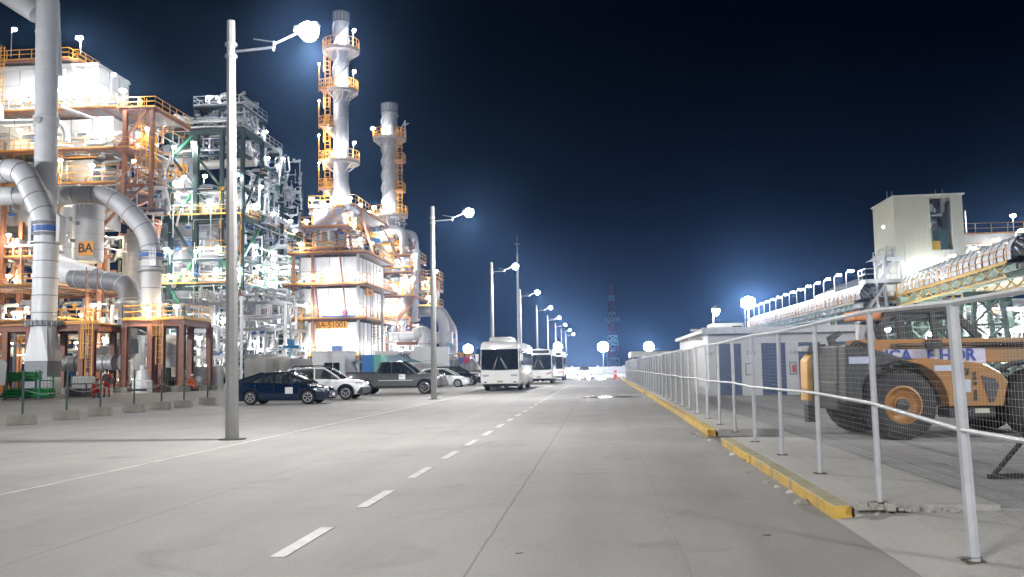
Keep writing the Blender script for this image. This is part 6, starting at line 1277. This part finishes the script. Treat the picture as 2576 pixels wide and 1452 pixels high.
x = gx(1808, YB + 3); MB().box(gx(1795, 43), gx(1873, 43), 43, 45, z1 + .16, gz(812, 1835, 43)).build('roof_air_unit', mat('unit_cream', (.5, .5, .47), .5), WB, bevel=.04); MB().box(gx(1846, 43), gx(1870, 43), 42.9, 42.997, z1 + .28, gz(820, 1858, 43)).build('vent_grille', BLACK, WB)
m = MB(); m.bar((gx(1740, 41), 41, gz(831, 1750, 41)), (xa, 41, gz(831, 1780, 41)), .06, .1); m.bar((gx(1733, 42), 42, gz(853, 1750, 42)), (xa, 42, gz(853, 1780, 42)), .06, .1); m.build('wall_bracket', mat('cream_arm', (.6, .58, .5), .5), WB)
plamp(WB, gx(1800, 41), 41.2, z1 + .1, 1.0, 120, False, .12, -.1, .7)
# buildings, sheds behind far fence
for i, (Y_, L_, X_, h, lab, col) in enumerate(((52, 13, 4.6, 2.35, 'grey green site container standing lengthwise behind the screened fence', (.30, .33, .32)), (67, 12, 4.4, 2.2, 'pale site container farther along behind the screened fence', (.42, .43, .42)))):
    t = thing('storage_container', lab, 'container', (X_ + 1.2, Y_, 0)); M_ = mat('container_paint_%d' % i, col, .6, 0, .12, 1.5)
    MB().box(X_, X_ + 2.4, Y_, Y_ + L_, .1, h).build('shell', M_, t); m = MB()
    for k in range(int(L_ / .3)): m.box(X_ - .05, X_ - .003, Y_ + k * .3, Y_ + k * .3 + .15, .25, h - .15)
    for k in range(7): m.box(X_ + .1 + k * .33, X_ + .25 + k * .33, Y_ - .05, Y_ - .003, .25, h - .15)
    m.build('corrugation', M_, t)
t = thing('open_shed', 'open fronted pale shed roof on posts at the far end of the fence', 'shed', (5, 90, 0)); zr = gz(885, 1610, 86); xa2, xb2 = gx(1562, 86) + .9, gx(1690, 86) + 1
MB().box(xa2, xb2 + 3, 84, 92, zr - .5, zr).build('roof', mat('shed_cream', (.5, .49, .44), .6, 0, .1, 1), t)
for x in (xa2 + .1, (xa2 + xb2) / 2, xb2 + 2.8):
    for y in (84.2, 91.8): MB().bar((x, y, .1), (x, y, zr - .5), .16).build('post', GALV, t)
MB().box(xa2 + 1.3, xb2 + 2.8, 88, 88.15, .1, zr - .5).build('back_wall', mat('shed_grey', (.3, .3, .31), .7), t)
tagp(MB().prism([(gx(1614, 80), gz(902, 1614, 80)), (gx(1622, 80), gz(890, 1622, 80)), (gx(1628, 80), gz(935, 1628, 80)), (gx(1615, 80), gz(915, 1615, 80))], 79.9, 80.0).build('torn_sheet', WHITE), 'torn white sheet hanging at the corner of the open shed', 'sheet')
tagp(MB().cbox((gx(1690, 60), 60, gz(872, 1690, 60)), (1.1, .9, .5)).build('cooling_unit', mat('unit_cream', (.5, .5, .47), .5), None, bevel=.03), 'small cream cooling unit on top of the pale site container', 'cooling unit') if False else None
# orange barrier at far kerb
t = thing('traffic_barrier', 'orange and white barrier leaning at the far end of the fence', 'barrier', (gx(1546, 100), 100, 0)); x = gx(1546, 100)
MB().prism([(x - .22, 0), (x + .3, 0), (x + .2, 1.0), (x - .02, 1.0)], 99.8, 100.2).build('panel', mat('barrier_orange', (.75, .12, .05), .5), t, bevel=.03); MB().box(x - .1, x + .22, 99.77, 99.797, .55, .72).build('reflective_band', WHITE, t)
# ------------------------------------------------------------------ telehandler (local: +x nose, -y near side, rotated slightly)
ORP = mat('loader_orange', (.36, .155, .028), .45, 0, .12, 2, coat=.15, dirt=(.22, .15, .09), dirt_amt=.8); BLKP = mat('loader_black', (.028, .030, .032), .5, 0, .2, 5)
TH = thing('telehandler', 'orange telescopic handler with a black cab and lettered boom parked behind the fence', 'telehandler')
def thw(x, y, s):
    q = MB(); q.lathe([(.30, -.19), (.42, -.23), (.52, -.21), (.60, -.14), (.60, .14), (.52, .21), (.42, .23), (.30, .19)], (x, y, .60), 32, 'y', False); T = q.build('wheel', DARK, TH, smooth=True)
    q = MB()
    for k in range(24):
        a = 2 * pi * k / 24; c_, s_ = cos(a), sin(a); q.bar((x + c_ * .565, y - .2, .6 + s_ * .565), (x + c_ * .603, y + .0, .6 + s_ * .603), .05, .03); a += .13; c_, s_ = cos(a), sin(a); q.bar((x + c_ * .565, y + .2, .6 + s_ * .565), (x + c_ * .603, y + .0, .6 + s_ * .603), .05, .03)
    q.build('tread', DARK, T)
    q = MB(); q.lathe([(.32, s * .02), (.335, s * .2), (.30, s * .215), (.27, s * .15), (.24, s * .12), (.15, s * .11), (.14, s * .14), (.001, s * .15)], (x, y, .60), 28, 'y'); q.build('rim', ORP, T, smooth=True)
    q = MB()
    for k in range(8): a = 2 * pi * k / 8; q.tube([(x + .2 * cos(a), y + s * .04, .6 + .2 * sin(a)), (x + .2 * cos(a), y + s * .08, .6 + .2 * sin(a))], .02, 6)
    q.lathe([(.11, s * .04), (.11, s * .19), (.001, s * .21)], (x, y, .60), 14, 'y'); q.build('hub', BLKP, T)
for x in (0, 2.42):
    thw(x, 0, -1); thw(x, 1.85, 1)
MB().box(-.95, 3.6, .35, 1.5, .55, 1.0).build('chassis', BLKP, TH, bevel=.03)
# black rear bodywork and mudguard
m = MB(); m.prism([(-.95, .62), (-.64, .58), (-.66, .95), (-.45, 1.22), (0, 1.34), (.45, 1.24), (.62, 1.1), (.75, 1.34), (.1, 1.40), (-.4, 1.56), (-.92, 1.66)], -.12, .28); m.build('rear_mudguard', BLKP, TH, bevel=.04)
m = MB(); m.prism([(-.95, .5), (-.60, .5), (-.60, 1.3), (-.3, 1.62), (-.92, 1.66)], .29, 1.95); m.build('rear_hood', BLKP, TH, bevel=.05)
m = MB(); m.prism([(-1.08, .62), (-.96, .62), (-.93, 1.56), (-1.06, 1.40)], 1.55, 1.95); m.build('rear_corner_panel', mat('loader_cream_orange', (.75, .42, .12), .4), TH, bevel=.03)
MB().prism([(-1.12, 1.56), (-.8, 1.60), (-.75, 1.70), (-1.08, 1.68)], 1.3, 2.0).build('rear_light_hood', BLKP, TH, bevel=.02)
MB().box(-1.05, -.85, 1.62, 1.86, .22, .55).build('mud_flap', BLKP, TH)
MB().box(-.88, -.42, -.135, -.125, 1.32, 1.44).build('paper_sticker', mat('sticker_blue_white', (.45, .50, .62), .5), TH)
# boom
m = MB(); m.prism([(-.75, 1.62), (-.55, 1.74), (3.9, 1.74), (4.1, 1.66), (4.1, 1.30), (.1, 1.30), (-.3, 1.42)], .30, .72); bo = m.build('boom', ORP, TH, bevel=.02)
MB().box(.05, 4.0, .27, .297, 1.585, 1.665).build('boom_slot', mat('slot_brown', (.10, .07, .05), .4), bo); m = MB(); m.tube([(.1, .25, 1.60), (4.0, .25, 1.60)], .018, 6); m.tube([(.1, .25, 1.65), (4.0, .25, 1.65)], .014, 6); m.build('hydraulic_hose', CHROME, bo)
MB().box(-.1, 1.72, .285, .296, 1.30, 1.565).build('banner_plate', mat('banner_lilac', (.50, .50, .62), .5), bo); BT = mat('banner_text_blue', (.015, .05, .30), .5)
text('ICA', .30, (.16, .28, 1.44), (R(90), 0, 0), BT, bo, bold=.006); text('E HOR', .30, (1.10, .28, 1.44), (R(90), 0, 0), BT, bo, bold=.006)
MB().tube([(.78, .22, 1.56), (.78, .22, 1.72)], .13, 12).build('air_filter', BLKP, TH); MB().tube([(.78, .15, 1.42), (.78, .15, 1.56)], .05, 8).build('filter_neck', GALV, TH)
# engine pod on near side
m = MB(); m.prism([(.10, 1.36), (.42, 1.40), (.62, 1.38), (1.40, 1.30), (1.70, 1.14), (1.82, .98), (1.72, .56), (.78, .56), (.75, .80), (.66, 1.02), (.52, 1.18), (.35, 1.28), (.14, 1.33)], -.22, .25); ep = m.build('engine_cover', ORP, TH, bevel=.03)
m = MB(); m.prism([(1.36, 1.08), (1.60, 1.02), (1.65, .92), (1.56, .64), (1.48, .62)], -.235, -.222); m.build('engine_grille', mat('grille_mesh', (.06, .06, .065), .6, .2, .4, 30), ep)
m = MB()
for z in (1.12, 1.04, .95): m.tube([(1.24, -.232, z), (1.24, -.222, z)], .035, 8)
m.box(1.22, 1.26, -.235, -.222, .66, .84); m.build('cover_latch', BLKP, ep)
MB().box(.55, .95, -.232, -.223, 1.17, 1.27).build('paper_sticker', mat('sticker_blue_white', (.45, .50, .62), .5), ep); MB().box(.90, 1.16, -.233, -.223, .80, 1.02).build('paper_sticker', mat('sticker_blue_white', (.45, .50, .62), .5), ep)
text('JCI', .14, (1.06, -.235, 1.15), (R(90), 0, 0), BLKP, ep, bold=.006)
MB().box(.8, 1.62, -.15, .3, .36, .545).build('fuel_tank', BLKP, TH, bevel=.03); MB().box(1.25, 1.5, -.16, -.152, .44, .52).build('tank_plate', mat('plate_cream', (.5, .5, .4), .5), TH)
m = MB(); m.tube([(2.2 + .66 * cos(a), -.0, .60 + .70 * sin(a)) for a in [.3 + 2.5 * k / 10 for k in range(11)]], .05, 6); m.build('front_mudguard', BLKP, TH)
# cab on the far side
cy0, cy1 = .85, 1.85
prof = [(.27, 1.30), (.10, 1.95), (.27, 2.22), (.5, 2.30), (1.25, 2.30), (1.5, 2.18), (1.93, 1.75), (2.0, 1.30)]
m = MB()
for y in (cy0, cy1):
    for a, b_ in zip(prof, prof[1:]): m.bar((a[0], y, a[1]), (b_[0], y, b_[1]), .09, .12)
    m.bar((.58, y, 1.3), (.42, y, 2.25), .12); m.bar((1.15, y, 1.3), (1.05, y, 2.28), .08)
for x, z in prof[1:-1]: m.bar((x, cy0, z), (x, cy1, z), .09)
m.build('cab_frame', BLKP, TH); MB().prism([(.25, 2.20), (.5, 2.31), (1.25, 2.31), (1.5, 2.19), (1.47, 2.12), (.3, 2.12)], cy0, cy1).build('cab_roof', BLKP, TH, bevel=.03)
for y in (cy0 + .02, cy1 - .02): MB().add([(p[0], y, p[1]) for p in prof], [tuple(range(8))]).build('cab_glass', glassmat('cab_green_glass', (.10, .16, .14), .35), TH)
MB().box(.3, 2.0, cy0, cy1, .9, 1.29).build('cab_base', BLKP, TH, bevel=.03); m = MB(); m.cbox((.85, 1.35, 1.45), (.5, .5, .15)); m.cbox((.75, 1.35, 1.75), (.14, .48, .6)); m.build('seat', BLKP, TH, bevel=.04)
MB().box(-.30, .22, 1.0, 1.6, 2.12, 2.30).build('boom_pivot_cover', mat('beacon_orange', (.7, .25, .08), .4), TH, bevel=.04); MB().bar((-.1, 1.35, 1.3), (-.05, 1.35, 2.05), .16).build('boom_pivot', GALV, TH)
MB().prism([(-.7, 1.66), (-.75, 1.82), (-.52, 1.94), (-.47, 1.88), (-.62, 1.77), (-.55, 1.62)], 1.2, 1.32).build('rear_mirror', BLKP, TH)
for k in range(4): MB().tube(smooth_path([(-.75 + k * .08, .25 - k * .02, 1.60), (-.6 + k * .06, .2, 1.74 - k * .02), (-.4, .22, 1.6), (-.2 + k * .05, .1, 1.2)], .15), .02, 6).build('hose', BLACK, TH, smooth=True)
gp = dash_spot(2262, 1103); TH.location = (gx(2262, 16.6, 1043), 16.6, .10); TH.rotation_euler[2] = R(6)
# ------------------------------------------------------------------ conveyor transfer tower
BE = mat('beige_sheeting', (.36, .35, .275), .55, 0, .04, .8, dirt=(.38, .37, .31), dirt_amt=.3)
CT = thing('transfer_tower', 'tall beige sheet clad conveyor tower with dark openings', 'tower', (gx(2350, 85), 88, 0)); YT = 85.0
xa, xb = gx(2275, YT), gx(2432, YT, 700); zt, zbm = gz(493, 2350, YT), gz(750, 2350, YT)
ox0, ox1 = gx(2362, YT), gx(2416, YT); oz0, oz1 = gz(628, 2390, YT), gz(497, 2390, YT); lx0, lx1 = gx(2311, YT), gx(2360, YT); lz1 = gz(700, 2330, YT)
m = MB(); th_ = .25
m.box(xa, ox0, YT, YT + th_, lz1, zt); m.box(ox1, xb, YT, YT + th_, lz1, zt); m.box(ox0 + .001, ox1 - .001, YT, YT + th_, oz1, zt); m.box(ox0 + .001, ox1 - .001, YT, YT + th_, lz1, oz0)
m.box(xa, lx0, YT, YT + th_, zbm, lz1 - .001); m.box(lx1 + 2.6, xb, YT, YT + th_, zbm + 1.6, lz1 - .001)
m.box(xb - th_, xb, YT + th_ + .001, YT + 6.3, zbm + 1.2, zt); m.box(xa, xb, YT + 6.301, YT + 6.5, zbm, zt - .1)
xl_ = gx(2222, YT + 9, 515); m.prism([(xa - .002, YT + th_), (xa - .002, YT + th_ + .2), (xl_, YT + 9), (xl_, YT + 8.7)], zbm + .5, zt - 1.5, 'xy') if False else None
m.build('wall_sheet', BE, CT)
# left flank seen from the road: slants back
MB().box(xa - .2, xa - .002, YT, YT + 6.3, zbm, zt).build('flank_sheet', BE, CT)
MB().prism([(xa - .3, zt + .01), (xb + .2, zt + .08), (xb + .2, zt + .2), (xa - .3, zt + .14)], YT - .12, YT + 6.6).build('roof', mat('roof_beige', (.4, .4, .36), .5), CT)
m = MB(); n = int((xb - xa) / .42)
for k in range(n):
    x = xa + .2 + k * .42
    if x > xb - .1: break
    segs = [(lz1, zt)] if not (ox0 < x < ox1) else [(lz1, oz0), (oz1, zt)]
    if x < lx0: segs[0] = (zbm, segs[0][1])
    for a, b_ in segs: m.box(x, x + .08, YT - .035, YT - .002, a, b_)
m.build('sheet_rib', BE, CT)
for px in (2272, 2285, 2400, 2418): MB().tube([(gx(px, YT), YT + 2, zt), (gx(px, YT), YT + 2, zt + .9)], .03, 6).build('lightning_rod', GALV, CT)
pipe_nest('dark machinery seen through the tall opening of the beige tower', ox0 + .1, ox1 - .2, YT + 1.2, YT + 5, gz(560, 2390, YT), oz1, 26, 81, None, (.1, .3), [BLACK, DARK, GALV, DUCTD])
t = thing('drive_unit', 'dark drive unit with an ochre panel low in the opening of the beige tower', 'machine', (ox0 + 1, YT + 2, oz0)); MB().box(ox0 + .05, ox0 + .95, YT + .6, YT + 1.2, oz0, oz0 + .9).build('ochre_panel', mat('ochre', (.45, .28, .03), .5), t); MB().box(ox0 + 1.0, ox1 - .1, YT + .8, YT + 2.5, oz0, oz0 + 2.0).build('motor_housing', mat('dark_teal', (.02, .05, .05), .5), t, bevel=.08)
MB().cbox((gx(2340, YT), YT - .4, gz(688, 2340, YT)), (3.2, .2, .2)).build('wall_light', LENS, CT); point((gx(2330, YT), YT - .7, gz(698, 2340, YT)), 130, CT, (1, .98, .9), .2); point((gx(2352, YT), YT - .7, gz(698, 2340, YT)), 130, CT, (1, .98, .9), .2)
xw = gx(2246, YT + 3); MB().cbox((gx(2240, 89), 88.2, gz(574, 2240, 89)), (.5, .3, .15)).build('wall_light', LENS, CT); point((gx(2248, 88), 87.0, gz(585, 2250, 88)), 200, CT, (1, .98, .9), .15)
# legs
for px in (2275, 2350, 2430):
    for y in (YT + .5, YT + 6): MB().ibeam((gx(px, YT), y, 0), (gx(px, YT), y, zbm), .4, .4).build('column', PGREEN, CT)
MB().ibeam((xa, YT, zbm - .2), (xb, YT, zbm - .2), .3, .4).build('beam', GALV, CT)
# external stair on the left flank
SG = thing('stair_tower', 'grey external steel stairs zigzagging up the left side of the beige tower', 'stairs', (gx(2230, 86), 86, 0))
ys_ = 84.2; pts = [(2200, 700), (2247, 645), (2215, 640), (2268, 655)]
def SP(px, py, y=84.2): q_ = at(px, py, y); return q_
def flight(a, b_):
    m = MB(); A, B = SP(*a), SP(*b_)
    for dy in (0, .9): m.bar(A + Vector((0, dy, 0)), B + Vector((0, dy, 0)), .08, .25); m.bar(A + Vector((0, dy, 1.0)), B + Vector((0, dy, 1.0)), .06)
    for k in range(12): p = A.lerp(B, k / 11); m.box(p.x - .15, p.x + .15, p.y, p.y + .9, p.z - .02, p.z + .02)
    m.build('stair_flight', GALV, SG)
flight((2215, 705), (2252, 652)); flight((2190, 770), (2232, 708)); flight((2232, 652), (2262, 606)) if False else None
def slab(px0, px1, py, y=84.0, d=2.2):
    a, b_ = SP(px0, py, y), SP(px1, py, y); MB().box(a.x, b_.x, y, y + d, a.z - .2, a.z).build('landing', GALV, SG); railing(SG, [(a.x, y + d, a.z), (a.x, y, a.z), (b_.x, y, a.z)], GALV, 1.1, 1.0)
slab(2230, 2274, 651); slab(2178, 2272, 707); slab(2215, 2274, 660, 86)
m = MB()
for px in (2205, 2226, 2268): a = SP(px, 700); m.bar((a.x, 84.3, 0), (a.x, 84.3, a.z + 2), .2)
a, b_ = SP(2212, 660), SP(2192, 652); m.bar(a, b_, .3, .12); m.build('column', GALV, SG)
MB().prism([(SP(2190, 655).x, SP(2190, 655).z), (SP(2222, 640).x, SP(2222, 640).z), (SP(2222, 650).x, SP(2222, 650).z)], 84, 86).build('small_canopy', DUCT, SG)
# ------------------------------------------------------------------ far conveyor (parallel to the road)
XC = 27.2
def conveyor(label, P0, P1, r, n_cover, lamps, P_l, supports=True):
    P0, P1 = Vector(P0), Vector(P1); d = P1 - P0; u = d.normalized(); side = u.cross(Vector((0, 0, 1))).normalized(); up = side.cross(u)
    t = thing('belt_conveyor', label, 'conveyor', P0)
    for s in (-1, 1):
        MB().bar(P0 + side * s * 1.1 - up * .5, P1 + side * s * 1.1 - up * .5, .2, .45).build('truss_chord', PGREEN if r > 1.3 else GALV, t); 
        o_ = side * s * 1.75; railing(t, [P0 + o_ - up * .3, P1 + o_ - up * .3], YELLOW, 1.0, 1.8, .028)
        m = MB(); N = max(4, int(d.length / 2))
        for k in range(N): a = P0 + d * (k / N); b_ = P0 + d * ((k + 1) / N); m.bar(a + o_ - up * .3, b_ + o_ - up * 1.2, .08); m.bar(a + o_ - up * 1.2, b_ + o_ - up * .3, .08)
        m.bar(P0 + o_ - up * 1.2, P1 + o_ - up * 1.2, .14); m.bar(P0 + o_ - up * .3, P1 + o_ - up * .3, .14); m.build('lattice_side', mat('ochre_lattice', (.45, .30, .08), .55) if r > 1.3 else PGREEN, t)
    MB().box(-.01, .01, -.01, .01, 0, .01) 
    m = MB(); m.bar(P0 - up * .28, P1 - up * .28, 3.5, .06); m.build('walkway', GRATE, t)
    step = d.length / n_cover
    for k in range(n_cover):
        a = P0 + u * (k * step); b_ = P0 + u * ((k + .80) * step); m = MB(); vs = []; NN = 10
        for p, rr in ((a, r), (b_, r)):
            for i in range(NN + 1): th = pi * (-.08 + 1.16 * i / NN); vs.append(p + side * rr * cos(th) + up * (rr * sin(th) + .35))
        m.add(vs, [(i, i + 1, NN + 2 + i, NN + 1 + i) for i in range(NN)]); m.build('hood_cover', WHITE, t, smooth=True)
    m = MB()
    for k in range(n_cover): a = P0 + u * ((k + .82) * step); m.tube([a + side * (r * .93) * cos(th) + up * (r * .93 * sin(th) + .35) for th in [pi * i / 8 for i in range(9)]], .05, 5)
    m.bar(P0 + up * .1, P1 + up * .1, r * 1.5, .12); m.build('belt_and_hoops', BLACK, t)
    for k in range(lamps):
        a = P0 + d * ((k + .5) / lamps) - side * 1.8; lp = MB().tube(smooth_path([a - up * .2, a + Vector((0, 0, 2.7)), a + Vector((.42, -.1, 2.85))], .3), .04, 6).build('lamp_pole', WHITE, t)
        MB().cbox(a + Vector((.45, -.1, 2.8)), (.42, .26, .15)).build('lens', LENS, lp); 
        if P_l: point(a + Vector((.55, -.1, 2.6)), P_l, t, (.95, .98, 1), .15)
    return t
zc0 = gz(752, 2205, 84); 
conveyor('long white hooded conveyor with many lamps receding left of the beige tower', (gx(2212, 84), 84.5, zc0), (gx(1903, 150), 150, gz(822, 1903, 150)), 1.25, 40, 15, 260)
conveyor('white hooded conveyor with ochre lattice climbing right from the beige tower', (gx(2318, 82), 82, gz(735, 2318, 82)), (gx(2620, 62), 62, gz(648, 2620, 62)), 1.4, 19, 5, 420)
# small hip roofed building near the far conveyor
t = thing('control_building', 'small pale blue grey building with sloping roof beyond the far conveyor', 'building', (gx(2155, 100), 100, 0)); xa, xb = gx(2112, 100), gx(2200, 100); z1 = gz(733, 2150, 100)
m = MB(); m.prism([(xa, 0), (xb, 0), (xb, z1 + .9), (xb - 1.5, z1 + 1.1), (xa, z1)], 100, 108); m.build('wall', mat('blue_grey_sheet', (.34, .38, .42), .5, 0, .05, 1), t); m = MB(); m.prism([(xa - .3, z1 - .05), (xb - 1.5, z1 + 1.08), (xb + .3, z1 + .93), (xb + .3, z1 + 1.1), (xb - 1.5, z1 + 1.26), (xa - .3, z1 + .15)], 99.6, 108.4); m.build('roof', GALV, t)
# elevated gallery at far right
GA = thing('elevated_gallery', 'elevated beige gallery with orange railing running right from the beige tower', 'gallery', (gx(2510, 95), 95, 0)); YG = 95.0
xa, xb = gx(2434, YG), gx(2640, YG); za = gz(588, 2500, YG); zb_ = gz(640, 2500, YG)
MB().box(xa, xb, YG, YG + 4, za - 1.2, za).build('girder', mat('gallery_beige', (.42, .40, .36), .6, 0, .1, 1), GA); MB().box(xa, xb, YG + .5, YG + 4, zb_, za - 1.203).build('gallery_wall', mat('gallery_grey', (.30, .28, .25), .6, 0, .15, 1), GA); railing(GA, [(xa, YG, za), (xb, YG, za)], mat('dull_orange_rail', (.42, .20, .05), .6), 1.1, 1.6)
for k in range(6): x = xa + (xb - xa) * k / 6; MB().ibeam((x, YG - .1, zb_ - .5), (x, YG - .1, za - 1.2), .25, .25).build('post', BROWN, GA)
railing(GA, [(xa, YG - .3, zb_), (xb, YG - .3, zb_)], mat('dull_orange_rail', (.42, .20, .05), .6), 1.1, 1.6); MB().box(xa, xb, YG - .6, YG + 4, zb_ - .5, zb_ - .1).build('lower_girder', GREEN, GA)
for px, h, P in ((2438, 1.8, 700), (2576, 1.9, 700)): plamp(GA, gx(px, YG), YG + .3, za, h, P, False, 0, -.05, 1.2)
MB().tube([(gx(2462, YG), YG + 1, za), (gx(2462, YG), YG + 1, za + 2.6)], .07, 8).build('vent_pole', GALV, GA)
for px, py in ((2468, 632), (2530, 610)): plamp(GA, gx(px, YG - 2), YG - 2, gz(py, px, YG - 2) - 2.2, 2.2, 450, False, .5, -.1, 1.3)
MB().box(xa, xb, YG + 3, YG + 3.3, gz(735, 2500, YG), gz(655, 2500, YG)).build('back_wall', mat('back_cream', (.5, .48, .40), .6, 0, .1, 1), GA)
for k in range(4): point((xa + 1 + k * 2.2, YG + 1.8, gz(668, 2500, YG)), 260, GA, (1, .96, .85), .15)
# trestle with pale green lattice
def trestle(label, px0, px1, Y_, py_top, w_=.3):
    t = thing('steel_trestle', label, 'trestle', (gx((px0 + px1) / 2, Y_), Y_, 0), 'pale green conveyor trestles'); xa, xb = gx(px0, Y_), gx(px1, Y_); zt_ = gz(py_top, px0, Y_)
    for y in (Y_, Y_ + 2.4):
        for x, dx in ((xa, -.6), (xb, .6)): MB().ibeam((x + dx, y, 0), (x, y, zt_), w_, w_).build('leg', PGREEN, t)
    n = 3; m = MB()
    for k in range(n):
        a, b_ = zt_ * k / n, zt_ * (k + 1) / n
        m.bar((xa - .6 * (1 - k / n), Y_, a), (xb + .6 * (1 - (k + 1) / n), Y_, b_), .14); m.bar((xb + .6 * (1 - k / n), Y_, a), (xa - .6 * (1 - (k + 1) / n), Y_, b_), .14); m.bar((xa - .6 * (1 - k / n), Y_, b_), (xb, Y_, b_), .16)
    m.build('lattice', PGREEN, t); MB().ibeam((xa - .8, Y_, zt_ + .2), (xb + .8, Y_, zt_ + .2), .5, .4).build('cap_beam', PGREEN, t); return t
trestle('pale green lattice trestle under the climbing conveyor at the right edge', 2462, 2530, 68, 748); trestle('slimmer pale green trestle under the beige tower side of the conveyor', 2300, 2345, 80, 760, .22)
for i, y in enumerate((95, 110, 127, 144)): 
    q = Vector((gx(2212, 84), 84.5, zc0)).lerp(Vector((gx(1903, 150), 150, gz(822, 1903, 150))), (y - 84.5) / 65.5)
    t = thing('steel_trestle', 'pale green support under the far hooded conveyor', 'trestle', (q.x, y, 0), 'supports under the far conveyor'); 
    for s in (-1.2, 1.2): MB().ibeam((q.x + s, y, 0), (q.x + s, y, q.z - 1.2), .3, .3).build('leg', PGREEN, t)
    m = MB(); m.bar((q.x - 1.2, y, 0), (q.x + 1.2, y, q.z - 1.2), .12); m.bar((q.x + 1.2, y, 0), (q.x - 1.2, y, q.z - 1.2), .12); m.build('cross_brace', PGREEN, t)
# pipework and lit structures behind the telehandler
pipe_nest('pale pipes and beams under the beige tower', gx(2190, 90), gx(2440, 90), 88, 94, .3, gz(770, 2300, 90), 60, 91, None, (.06, .2), [PGREEN, GALV, WHITE, ALU], shelves=2)
pipe_nest('grey and white pipe racks behind the right hand trestle', gx(2430, 78), gx(2620, 78), 76, 82, .3, gz(755, 2500, 78), 80, 92, None, (.06, .2), [PGREEN, GALV, WHITE, GREEN, ALU], shelves=3)
for px, py in ((2225, 830), (2330, 840), (2400, 835), (2480, 790), (2545, 830), (2470, 845), (2285, 790), (2570, 780)):
    t = thing('area_lamp', 'small white lamp among the pipes behind the telehandler', 'lamp', (gx(px, 76), 76, 0), 'area lamps behind the telehandler'); plamp(t, gx(px, 76), 75.6, 0.1, gz(py, px, 76), 650, False, .2, -.3)
# pole with two small lights near storage building already built; haze last
hz_ = bpy.data.materials.new('haze'); hz_.use_nodes = True; n = hz_.node_tree; n.nodes.clear(); o_ = n.nodes.new('ShaderNodeOutputMaterial'); pv = n.nodes.new('ShaderNodeVolumePrincipled')
pv.inputs['Color'].default_value = (.26, .50, 1, 1); pv.inputs['Density'].default_value = HAZE; pv.inputs['Anisotropy'].default_value = .93; n.links.new(pv.outputs[0], o_.inputs['Volume'])
if HAZE > 0: MB().box(-120, 90, -45, 440, -1.5, 62).build('haze', hz_, kind='stuff')
